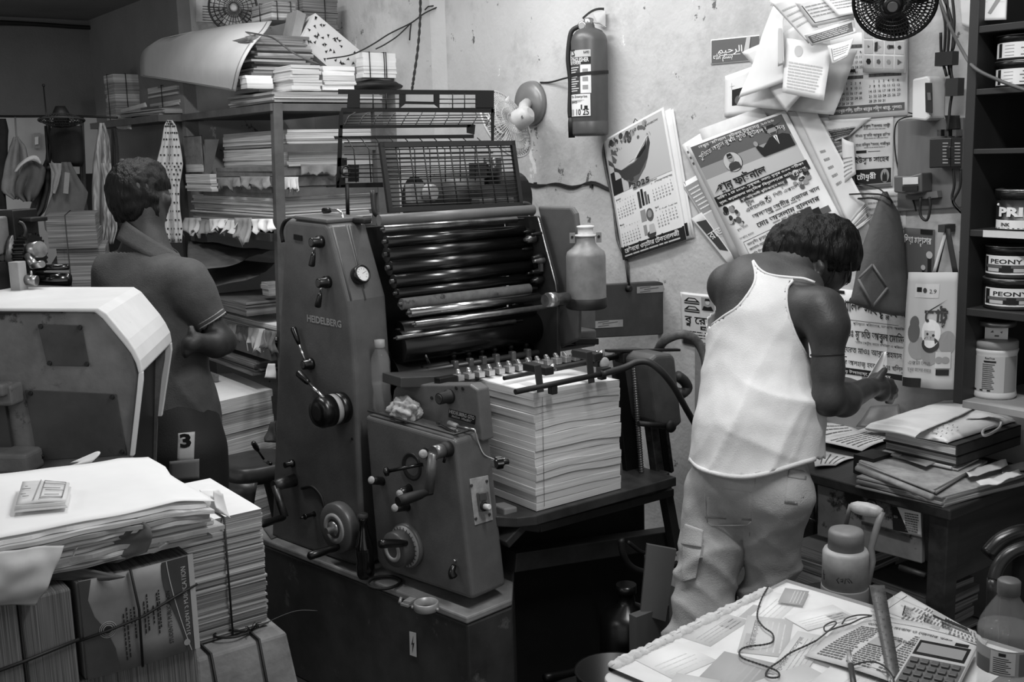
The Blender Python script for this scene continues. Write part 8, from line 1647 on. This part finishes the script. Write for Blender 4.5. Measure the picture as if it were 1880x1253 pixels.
# ---- tubular chair at the right
ch = empty('chair', (2.2, 1.0, 0), 'dark tubular metal chair beyond the bottle at the right edge', 'chair')
TB = G('tube_metal', .2, .3, metal=.5); C_ = lambda x, y, D=2.15: q(x, y, D=D)
m = M(); a = C_(1822, 1130); m.tube([V((a.x, a.y, .02)), a, C_(1824, 1070), C_(1836, 1035), C_(1862, 1012), C_(1900, 1004), C_(1950, 1010), C_(1975, 1040), V((C_(1978, 1130).x, C_(1978, 1130).y, .02))], .013, 10, smooth=5); obj('back_frame', m, TB, ch)
m = M(); m.tube([C_(1812, 1020, 2.3), C_(1840, 992, 2.3), C_(1880, 978, 2.3), C_(1930, 985, 2.3)], .018, 10, smooth=5); obj('back_rest', m, BLACK, ch)
a = C_(1830, 1130); m = M(); m.rbox((a.x + .16, a.y - .1, .44), (.38, .36, .04), -.4); obj('seat', m, G('seat_pale', .4, .6, var=.06), ch, .01)
for dx, dy in ((.33, .02), (.22, -.28)): m = M(); m.cyl((a.x + dx, a.y + dy, 0), (a.x + dx, a.y + dy, .42), .012); obj('leg', m, TB, ch)
# ================================================================ the white table in the foreground
ZT = .75
TF, TL_, TR_ = q(1445, 1064, Z=ZT), q(1118, 1225, Z=ZT), q(1885, 1196, Z=ZT)
e1, e2 = (TL_ - TF), (TR_ - TF); TN = TL_ + e2
tb = empty('work_table', ((TF.x + TN.x) / 2, (TF.y + TN.y) / 2, 0), 'pale work table topped with glass over printed papers in the right foreground', 'table')
m = M(); o = e1.normalized() * .03; bl4 = [TF - e1.normalized() * .01, TL_ + o, TN + o, TR_]
def rc(p, a, b, r=.03, n=5):
    a_, b_ = (a - p).normalized(), (b - p).normalized(); return [p + a_ * r * (1 - math.sin(t)) + b_ * r * (1 - math.cos(t)) for t in [math.pi / 2 * k / n for k in range(n + 1)]]
pts = [bl4[0]] + rc(bl4[1], bl4[0], bl4[2]) + [bl4[2], bl4[3]]; D1 = V((0, 0, .032))
m.prism([p - D1 for p in pts], (0, 0, .024)); obj('table_board', m, G('table_board', .72, .5, var=.03), tb, .004)
for a, b in ((.1, .1), (.9, .1), (.1, .9), (.9, .9)):
    p = TF + e1 * a + e2 * b; m = M(); m.box((p.x - .02, p.y - .02, 0), (p.x + .02, p.y + .02, ZT - .032)); obj('leg', m, DW_, tb)
m = M(); m.prism([TF - D1 * .24, TL_ - D1 * .24, TN - D1 * .24, TR_ - D1 * .24], (0, 0, .0012)); obj('lining_sheet', m, G('lining', .82, .8, var=.05, scale=9), tb)
def tp(u, v, z=ZT - .0055): p = TF + e1 * u + e2 * v; return V((p.x, p.y, z))
CR = random.Random(21); CL_ = [(.25, .1, .3, .16, .2, 0), (.52, .06, .26, .14, .1, 4), (.8, .12, .2, .2, -.1, 0), (.45, .24, .3, .18, .5, 4), (.75, .34, .26, .2, .25, 3), (.2, .3, .22, .14, -.3, 0), (.92, .3, .16, .16, .4, 4), (.5, .42, .34, .12, .3, 6), (.72, .55, .3, .22, -.2, 4), (.92, .55, .2, .2, .1, 0), (.3, .48, .24, .14, .2, 4), (.55, .66, .3, .2, .1, 6), (.85, .78, .26, .2, .3, 3), (.6, .86, .3, .2, -.2, 0), (.12, .12, .14, .1, .4, 3)]
L1, L2 = e1.length, e2.length
for k, (u, v, w, h, a, b) in enumerate(CL_):
    c = tp(u, v, ZT - .0062 + .00035 * k); x_ = (e1.normalized() * math.cos(a) + e2.normalized() * math.sin(a)); y_ = x_.cross(V((0, 0, 1))); y_ = y_ if y_.dot(e2) < 0 else -y_
    x_ = -x_; x_, y_ = x_ * w * L1 / 2, y_ * h * L2 / 2; s = Sheet([c - x_ + y_, c + x_ + y_, c + x_ - y_, c - x_ - y_], n=V((0, 0, 1)), base=b, th=.0002, nu=1, nv=1)
    s.m.f and None; z_ = .12
    def at(u_, v_, o=0.0, s=s): return s.bl.lerp(s.br, u_).lerp(s.tl.lerp(s.tr, u_), v_) + V((0, 0, min(o, .0009) * .12))
    s.at = at; s.lines(.08, .1, .92, .62, 4, [4, 3, 4][k % 3], k, .25)
    if k % 3 == 0: s.rect(.08, .7, .5, .92, 3)
    if k in (7, 3): s.text('দৈনিক লালসবুজ', .08, .68, .2, 2, width=.8, beng=True, bold=.02)
    if k % 4 == 1: s.rect(.6, .1, .94, .5, 3)
    obj('clipping', s.m, PM, tb)
m = M(); m.prism([TF, TL_, TN, TR_], (0, 0, -.0005)); g_ = obj('glass_top', m, G('glass_sheet', .9, .04, alpha=.10, spec=.6), tb, label='clear glass sheet')
m = M(); n_ = e1.normalized()
for a, b in ((TL_, TN), (TF, TR_), (TF, TL_)):
    d = b - a; m.par(a + V((0, 0, -.0065)), d, d.cross(V((0, 0, 1))).normalized() * .0012, (0, 0, .0062), 0 if a is TL_ else 1)
obj('glass_edge', m, [G('glass_edge_dark', .06, .2), G('glass_edge_pale', .5, .2)], tb)
# fuzzy padding along the far edge
m = M(); up2 = -e2.normalized()
for k in range(46):
    t = .12 + .86 * k / 46; p = TF + e1 * t; m.ball(p + up2 * .004 + V((0, 0, -.006)), .009 + .005 * CR.random(), 8, 0, (1.2, 1, .6), lambda d: 1 + .35 * noise.noise(d * 3 + V((k, 0, 0))))
obj('padding_fringe', m, G('fibre_pale', .72, .95, var=.08, scale=60), tb)
# ---- newspapers under the ruler
ZN = ZT + .0008
nws = empty('newspaper', q(1640, 1160, Z=ZN), 'open newspaper spread on the glass under the steel ruler', 'newspaper')
NP = [PAPER, INK, INKG, INKM, G('print_pale', .74, .75), G('print_dark', .22, .6), G('newsprint_page', .70, .85, var=.03, scale=12)]
def page(px, z, seed, head, parent=nws, curl=None):
    s = Sheet([q(x, y, Z=z) for x, y in px], n=V((0, 0, 1)), base=6, curl=curl, nu=12, nv=12, th=.0006); R_ = random.Random(seed)
    s.rect(.06, .9, .94, .905, 1)
    for i, (t, u, v, sz, w) in enumerate(head): s.text(t, u, v, sz, 1, width=w, beng=True, bold=.01)
    for c in range(4):
        u0 = .06 + c * .225; v1 = .74 - .1 * (c % 2); s.lines(u0, .06, u0 + .2, v1, 18, 2, seed * 7 + c, .5, .006)
        if (c + seed) % 3 == 0: s.rect(u0, .4, u0 + .2, .55, 3, 2)
    s.rect(.28, .6, .5, .605, 1, 2); s.rect(.28, .6, .285, .7, 1, 2)
    return s
cv = lambda u, v: .006 * math.sin(u * 3.14) + .003 * math.sin(v * 5)
s = page([(1600, 1128), (1815, 1172), (1730, 1290), (1476, 1205)], ZN, 2, [('আজকের সংবাদ ও জেলার খবর', .08, .78, .06, .7), ('মাঠে ফুটবল', .3, .55, .05, .3)], curl=cv); s.done('lower_page', None, None, mats=NP, parent=nws)
s = page([(1598, 1122), (1655, 1086), (1800, 1168), (1812, 1190)], ZN + .0012, 3, [], curl=None); s.done('upper_page', None, None, mats=NP, parent=nws)
s = Sheet([q(x, y, Z=ZN + .002) for x, y in ((1628, 1125), (1640, 1094), (1792, 1160), (1802, 1185))], n=V((0, 0, 1)), base=6, th=.0005); 
for k, (t, v) in enumerate((('নতুন বছরের শুভেচ্ছা জানিয়ে', .74), ('জেলা প্রশাসন ও সংবাদ', .5), ('আজ মাঠে খেলা', .3))): s.text(t, .1 + .05 * k, v, .15, 1, width=.6 - .1 * k, beng=True, bold=.01)
s.rect(.72, .1, .94, .5, 1); s.rect(.5, .08, .66, .4, 2); s.done('headline_page', None, None, mats=NP, parent=nws)
stack([q(x, y, Z=ZN + .0001) for x, y in ((1479, 1206), (1640, 1258), (1700, 1250), (1520, 1190))], .005, 3, (EDGED, NEWS, EDGED), jit=.002, name='newspaper', seed=90, label='folded newspaper edge under the pen at the bottom', cat='newspaper') if False else None
# ---- steel ruler
z0, z1 = ZT + .013, ZT + .02
R4 = [q(1596, 1075, Z=z1), q(1624, 1075, Z=z1), q(1656, 1258, Z=z0), q(1633, 1262, Z=z0)]
s = Sheet([R4[0], R4[1], R4[2], R4[3]], n=V((0, 0, 1)), base=0, th=.001, nu=1, nv=10)
for k in range(62): v = .02 + k * .0155; s.rect(0, v, .22 if k % 5 else .36, v + .0025, 1); 
for k in range(31): v = .02 + k * .031; s.rect(.86 if k % 5 else .76, v, 1, v + .003, 1)
for k in range(12): s.text(str(k + 1), .42, .06 + k * .0775, .018, 1, width=.16)
s.done('steel_ruler', 'steel ruler lying across the newspaper, poking over the table edge', 'ruler', mats=[G('ruler_steel', .5, .35, metal=.75, var=.06, scale=20), INK])
# ---- calculator
cq = [q(1690, 1166, Z=ZT + .022), q(1795, 1186, Z=ZT + .022), q(1752, 1300, Z=ZT + .014), q(1632, 1262, Z=ZT + .014)]
C3 = cq[0] + (cq[1] - cq[0]) * 0; ex = (cq[1] - cq[0]); ey = (cq[3] - cq[0]); ey = ey * (1.0); nrm = ey.cross(ex).normalized(); nrm = nrm if nrm.z > 0 else -nrm
calc = empty('calculator', cq[3], 'desk calculator with pale rim and dark keys on the newspaper', 'calculator')
K = lambda u, v, h=0.0: cq[0] + ex * u + ey * v + nrm * h
m = M(); m.prism([K(.0, 0, -.010), K(1, 0, -.010), K(1, 1.28, -.010), K(0, 1.28, -.010)], nrm * .010); obj('case', m, G('calc_rim', .66, .35), calc, .003)
m = M(); m.prism([K(.05, .42), K(.97, .42), K(.97, 1.25), K(.05, 1.25)], nrm * .0006); obj('key_panel', m, G('calc_panel', .36, .4), calc)
m = M(); m.prism([K(.05, .1), K(.93, .1), K(.93, .37), K(.05, .37)], nrm * .0008); obj('display_bezel', m, BLACK, calc)
m = M(); m.prism([K(.1, .15, .0008), K(.88, .15, .0008), K(.88, .33, .0008), K(.1, .33, .0008)], nrm * .0004); obj('display', m, G('lcd_grey', .52, .25), calc)
m = M(); m.prism([K(.64, .03), K(.87, .03), K(.87, .085), K(.64, .085)], nrm * .0006); obj('solar_cell', m, G('solar_dark', .12, .2), calc)
for r_ in range(7):
    for c_ in range(5):
        u0, v0 = .09 + c_ * .175, .46 + r_ * .115; m = M(); m.prism([K(u0, v0, .0006), K(u0 + .13, v0, .0006), K(u0 + .13, v0 + .07, .0006), K(u0, v0 + .07, .0006)], nrm * .004); obj('key', m, G('key_grey', .3, .4), calc, .001)
# ---- pen, cord
pen = empty('ballpoint_pen', q(1565, 1240, Z=ZT + .012), 'ballpoint pen with dark grip lying on the newspaper edge', 'pen')
a, b, c = q(1558, 1199, Z=ZT + .016), q(1562, 1222, Z=ZT + .014), q(1570, 1275, Z=ZT + .012)
m = M(); m.cyl(b, c, .0048); obj('barrel', m, G('pen_dark', .2, .4), pen); m = M(); m.cyl(a, b, .0036, .0048); obj('upper_barrel', m, G('pen_pale', .6, .3), pen)
m = M(); m.tube([a + V((.004, 0, .004)), b + V((.004, 0, .004))], .0012, 5); obj('clip', m, STEEL, pen)
cp_ = [(1410, 1078), (1400, 1096), (1392, 1118), (1391, 1136), (1402, 1152), (1418, 1164), (1419, 1178), (1404, 1184), (1372, 1188), (1358, 1196), (1362, 1208), (1388, 1218), (1412, 1226), (1428, 1234), (1430, 1243), (1416, 1245), (1406, 1240), (1412, 1228), (1432, 1214), (1450, 1200), (1480, 1186), (1500, 1176)]
cz = lambda x, y, h=.0022: q(x, y, Z=ZT + h)
cord = M(); P_ = catmull([cz(*p) for p in cp_], 8); cord.tube(P_, .0014, 6)
cord.tube(catmull([cz(1500, 1176, .004), cz(1520, 1160, .006), cz(1535, 1146, .006), cz(1530, 1142, .006), cz(1514, 1150, .006), cz(1516, 1160, .006), cz(1534, 1154, .007), cz(1560, 1146, .007), cz(1582, 1136, .008), cz(1600, 1131, .009), cz(1576, 1130, .008), cz(1554, 1136, .007), cz(1546, 1146, .007)], 8), .0014, 6)
for i in range(0, len(P_) - 1, 2): cord.tube([P_[i], P_[i].lerp(P_[i + 1], .6)], .0017, 6, 1)
obj('twisted_string', cord, [G('cord_grey', .25, .8), INK], label='thin black twisted string looping over the glass table top', cat='string')
m = M(); m.tube([cz(1566, 1222, .013), cz(1590, 1216, .016), cz(1612, 1218, .02), cz(1630, 1230, .022), cz(1640, 1246, .02), cz(1642, 1262, .016)], .0013, 6, smooth=5); obj('pen_cord', m, INK, pen)
# ---- water bottle
def lathe_bottle(name, c, prof, cap, n, label, cat, capm, level, lab=None, capprof=None):
    o = empty(name, c, label, cat); m = M(); m.lathe(c, (0, 0, 1), prof, n, cap=False); m.lathe(c, (0, 0, 1), [(.001, prof[0][1] + .0005), (prof[0][0], prof[0][1])], n, cap=False)
    obj('bottle_wall', m, G('clear_pet', .92, .06, alpha=.08, spec=.9), o)
    m = M(); pr_ = [(max(.001, r - .0016), h + .001) for r, h in prof if h < level]; pr_ = [(.001, pr_[0][1])] + pr_ + [(pr_[-1][0], level), (.001, level)]; m.lathe(c, (0, 0, 1), pr_, n, cap=False); obj('water', m, G('water_clear', .85, .03, alpha=.06, spec=.7), o)
    m = M(); m.lathe(c, (0, 0, 1), capprof, 20); k = obj('cap', m, capm, o); return o
c = q(1832, 1300, Z=ZT + .001); c = V((c.x, c.y, ZT + .001)); t_ = EYE - c; t_.z = 0; t_.normalize(); zz_ = lambda y: q(1840, y, P=(c, t_)).z - c.z; D_ = (c - EYE).dot(FW); w_ = D_ / F
c = q(1842, 1272, Z=ZT + .001); t_ = EYE - c; t_.z = 0; t_.normalize(); zz_ = lambda y: q(1842, y, P=(c, t_)).z - c.z; D_ = (c - EYE).dot(FW); w_ = D_ / F
pf_ = [(44, 1268), (47, 1262), (47, 1240), (45, 1234), (47, 1228), (48, 1222), (47, 1175), (48, 1170), (50, 1162), (50, 1154), (46, 1140), (38, 1124), (27, 1106), (19, 1094), (17.5, 1090), (17.5, 1086)]
prof = [(r * w_, zz_(y)) for r, y in pf_]
wb = lathe_bottle('water_bottle', c, prof, None, 32, 'clear plastic water bottle with printed label on the table at right', 'bottle', G('cap_dark', .3, .5), zz_(1150), capprof=[(19 * w_, zz_(1090)), (20 * w_, zz_(1088)), (20 * w_, zz_(1066)), (17 * w_, zz_(1063)), (.001, zz_(1063))])
r_ = t_.cross(V((0, 0, 1))); r_ = r_ if r_.dot(RT) > 0 else -r_; fb = lambda a, y, o_=.001: c + (t_ * math.cos(a) + r_ * math.sin(a)) * (48 * w_ + o_) + V((0, 0, zz_(y)))
m = M()
def band(a0, a1, y0, y1, mi, o_=.001): m.grid(lambda u, v: fb(a0 + (a1 - a0) * u, y0 + (y1 - y0) * v, o_), 10, 1, mi)
band(-1.5, 1.5, 1222, 1176, 3); band(-1.2, -.55, 1222, 1196, 2, .0016); band(-.5, .35, 1218, 1178, 4, .0016); band(.5, 1.3, 1220, 1180, 2, .0016)
for k in range(8): band(-.4, .2 - .08 * (k % 3), 1216 - k * 3.6, 1214.6 - k * 3.6, 1, .0022)
band(-.22, .02, 1186, 1180, 1, .0022); obj('label', m, PM, wb)
# ================================================================ small things on and around the press
# churn-like can on the drive side
cc = q(1077, 566, Y=2.45); cz0 = cc.z; t_ = EYE - cc; t_.z = 0; t_.normalize(); zq = lambda y: q(1077, y, P=(cc, t_)).z - cc.z; w_ = (cc - EYE).dot(FW) / F
can = empty('metal_can', cc, 'grey churn-shaped metal can on the press\'s far side below calendar', 'can'); CAN = G('can_aluminium', .54, .5, metal=.25, var=.08, scale=10, spots=(.3, .64, 14))
m = M(); m.lathe(cc, (0, 0, 1), [(36 * w_, zq(548)), (36.5 * w_, zq(546)), (36 * w_, zq(470)), (34 * w_, zq(462)), (24 * w_, zq(454)), (18 * w_, zq(446)), (17 * w_, zq(438)), (17 * w_, zq(432))], 36); obj('can_body', m, CAN, can)
m = M(); m.lathe(cc, (0, 0, 1), [(35 * w_, 0), (38 * w_, .004), (38 * w_, zq(547)), (36 * w_, zq(546))], 36); obj('base_band', m, BLACKM, can)
m = M(); m.lathe(cc, (0, 0, 1), [(19.5 * w_, zq(434)), (19.5 * w_, zq(431)), (14 * w_, zq(430)), (14 * w_, zq(419)), (16 * w_, zq(418)), (16 * w_, zq(415)), (10 * w_, zq(414))], 28); obj('can_lid', m, G('lid_white', .85, .4), can)
r_ = t_.cross(V((0, 0, 1))); r_ = r_ if r_.dot(RT) > 0 else -r_
for s_ in (-1, 1):
    m = M(); p = cc + r_ * s_ * 24 * w_ + V((0, 0, zq(446))); m.par(p - r_ * .008 - t_ * .003, r_ * .016, t_ * .006, (0, 0, .03)); m.lathe(p + V((0, 0, .018)) + t_ * .003, t_, [(.004, 0), (.004, .004)], 10, 1); obj('ear', m, [CAN, INK], can)
m = M(); m.cyl(q(1000, 552, Y=2.45), q(1042, 548, Y=2.45), .018, n=18, mi=0); m.cyl(q(1005, 551, Y=2.44), q(1020, 550, Y=2.44), .021, n=18, mi=1); pp('tap_fitting', m, [STEELD, STEEL])
# water bottle and rag on the ledge
def ledge(x, y): return q(x, y, Z=qp(835, 809).z + .006)
lz = qp(750, 786).z + .004
c = q(703, 758, Z=lz + .0); c = V((c.x, c.y, lz)); t_ = EYE - c; t_.z = 0; t_.normalize(); zq = lambda y: q(703, y, P=(c, t_)).z - c.z; w_ = (c - EYE).dot(FW) / F
pf_ = [(15, 757), (18, 750), (18.5, 735), (16, 718), (18, 704), (18.5, 698), (17.5, 694), (18, 690), (17.5, 684), (18, 680), (17.5, 674), (18, 668), (17, 658), (13, 648), (8.5, 641), (8, 637)]
lathe_bottle('water_bottle', c, [(r * w_, zq(y)) for r, y in pf_], None, 28, 'half-full clear plastic bottle standing on the press ledge', 'bottle', G('cap_pale', .55, .5), zq(703), capprof=[(9 * w_, zq(639)), (9.5 * w_, zq(637)), (9.5 * w_, zq(624)), (.001, zq(623))])
m = M(); c = q(745, 752, Z=lz + .03); lzz = lz
def ragf(d): return 1 + .6 * noise.noise(d * 2.0 + V((3, 1, 0))) + .16 * abs(noise.noise(d * 4.2)) - .04 * abs(noise.noise(d * 9))
m.ball(c + V((0, 0, -.004)), .045, 60, 0, (1.05, .8, .72), ragf, Matrix.Rotation(math.radians(100), 3, 'Z')); m.v = [V((p.x, p.y, max(p.z, lzz + .001))) for p in m.v]
obj('cleaning_rag', m, G('rag_cloth', .60, .95, var=.16, scale=30, bump=.3, bscale=120), label='crumpled pale cleaning rag on the press ledge by the bottle', cat='rag')
m = M(); a, b = q(806, 777, Z=lz + .005), q(838, 793, Z=lz + .005); m.cyl(a, b, .0028); m.cyl(a + V((.004, 0, 0)), b + V((.006, -.006, 0)), .0028); m.rbox(a, (.012, .012, .007)); m.lathe(b, b - a, [(.005, -.005), (.006, .006), (.003, .01)], 10); obj('small_pliers', m, STEELD, label='small dark pliers lying on the press ledge, left of screwdriver', cat='pliers')
sd = empty('screwdriver', q(848, 783, Z=lz), 'screwdriver with pale shaft on the press ledge, string tied to it', 'screwdriver')
a, b, c = q(823, 777, Z=lz + .008), q(838, 783, Z=lz + .008), q(872, 790, Z=lz + .008); m = M(); m.lathe(a, b - a, [(.004, 0), (.008, .006), (.008, (b - a).length), (.004, (b - a).length + .004)], 12); obj('handle', m, G('handle_pale', .55, .4), sd); m = M(); m.cyl(b, c, .0036); obj('shaft', m, STEEL, sd)
m = M(); kn = q(917, 850, Y=qp(868, 1000).y - .03); m.tube([q(872, 790, Z=lz + .01), qe(879, 815, .004)[0], qe(889, 835, .004)[0], qe(905, 843, .006)[0], kn + V((-.01, 0, .008)), kn], .0016, 6, smooth=5); m.tube([kn, kn + V((.01, -.01, .012))], .0014, 5); obj('string', m, PAPER, sd)
m = M(); ax = (BN * .9 + V((0, -.4, 0))).normalized(); x_, y_, z_ = frame(ax); pts = []
for i in range(24): a = 2 * math.pi * i / 24; rr = .0165 if i % 4 < 2 else .0135; pts.append(kn - ax * .01 + (x_ * math.cos(a) + y_ * math.sin(a)) * rr)
m.prism(pts, ax * .018); m.cyl(kn, kn + ax * .025, .007); pp('lock_knob', m, BLACK, .001)
# on the plinth top
def onb(x, y, h=0.0): return q(x, y, Z=zb + h + .0005)
c = onb(672, 1060); t_ = EYE - c; t_.z = 0; t_.normalize(); zq = lambda y: q(672, y, P=(c, t_)).z - c.z; w_ = (c - EYE).dot(FW) / F
gb = empty('glass_bottle', c, 'dark glass soda bottle standing on the press plinth', 'bottle')
m = M(); m.lathe(c, (0, 0, 1), [(r * w_, zq(y)) for r, y in ((14, 1060), (16.5, 1054), (17, 1040), (15.5, 1026), (17, 1014), (16.5, 1004), (13, 990), (9, 976), (7.5, 964), (7.5, 958), (9, 955), (9, 950))], 28); obj('bottle_wall', m, G('dark_glass', .07, .1, spec=.9), gb)
m = M(); m.lathe(c, (0, 0, 1), [(9 * w_, zq(951)), (9.8 * w_, zq(949)), (9.5 * w_, zq(944)), (6 * w_, zq(942))], 20); obj('cap', m, G('cap_grey', .3, .4), gb)
m = M(); c = onb(705, 1072, .004); m.tube([c + V((math.cos(a) * .045, math.sin(a) * .045, .003)) for a in [2 * math.pi * k / 36 for k in range(36)]], .0048, 8, closed=True); obj('rubber_ring', m, BLACKM, label='black rubber ring lying on the plinth beside the soda bottle', cat='ring')
m = M(); c = onb(783, 1120)
m.lathe(c, (0, 0, 1), [(.031, 0), (.033, .002), (.033, .02), (.031, .022), (.0285, .022), (.0285, .0)], 36, 0, cap=False)
for a in (-1.2, .2, 2.5): d = V((math.cos(a), math.sin(a), 0)); m.lathe(c + d * .032 + V((0, 0, .008)), d, [(.0045, 0), (.0045, .006), (.002, .008)], 10, 0)
obj('clamp_ring', m, G('ring_pale', .66, .4, metal=.3), label='pale metal clamp ring lying at the plinth\'s near corner', cat='ring')
m = M(); c = onb(750, 1112); m.rbox(c + V((0, 0, .006)), (.034, .026, .006), .3); m.rbox(c + V((.004, -.002, .013)), (.03, .022, .006), .4); m.cyl(c + V((-.02, .012, .008)), c + V((-.01, .02, .018)), .004); obj('metal_clip', m, G('ring_pale', .66, .4, metal=.3), label='small metal clip beside the pale clamp ring', cat='clip')
m = M(); c = q(508, 975, Z=zb + .004); 
crumple([onb(498, 990, .003), onb(545, 970, .003), onb(520, 952, .003), onb(480, 966, .003)], 6, 6, .003, PDARK, 'paper_scrap', 2.0, label='grey paper scrap on the plinth behind the handwheel', cat='paper scrap')
# under the feeder: jug, board, hose, oil tray, floor litter
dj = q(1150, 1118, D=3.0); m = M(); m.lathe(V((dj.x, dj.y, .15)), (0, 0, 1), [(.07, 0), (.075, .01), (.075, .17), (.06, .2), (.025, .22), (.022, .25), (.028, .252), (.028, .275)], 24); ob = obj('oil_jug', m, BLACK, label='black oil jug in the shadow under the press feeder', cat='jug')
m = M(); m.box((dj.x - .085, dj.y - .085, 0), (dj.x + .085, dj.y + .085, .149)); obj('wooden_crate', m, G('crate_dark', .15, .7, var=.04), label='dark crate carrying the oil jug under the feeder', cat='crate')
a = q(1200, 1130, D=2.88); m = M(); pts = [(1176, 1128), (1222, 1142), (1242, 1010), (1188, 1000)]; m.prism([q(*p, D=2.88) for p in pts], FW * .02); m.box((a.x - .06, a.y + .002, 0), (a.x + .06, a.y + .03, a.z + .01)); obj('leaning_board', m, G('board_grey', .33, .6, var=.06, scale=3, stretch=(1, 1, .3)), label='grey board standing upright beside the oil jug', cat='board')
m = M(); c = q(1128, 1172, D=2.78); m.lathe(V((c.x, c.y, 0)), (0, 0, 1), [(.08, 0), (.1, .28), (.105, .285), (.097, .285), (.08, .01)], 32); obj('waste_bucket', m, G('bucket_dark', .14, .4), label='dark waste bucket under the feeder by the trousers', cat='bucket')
FR_ = random.Random(9)
for i, (x, y, lb) in enumerate(((570, 1222, 'first scrap of paper on the floor in front of the plinth'), (592, 1240, 'second scrap of paper on the floor, nearest the camera'), (598, 1225, 'third scrap of paper on the floor by the plinth'), (562, 1238, 'fourth scrap of paper on the floor beside the parcel'))):
    crumple([q(x - 12, y + 5, Z=.004), q(x + 12, y + 4, Z=.004), q(x + 10, y - 6, Z=.006), q(x - 10, y - 5, Z=.006)], 6, 6, .008, [PAPER, PGREY][i % 2], 'paper_scrap', i, label=lb, cat='paper scrap', fs=12)
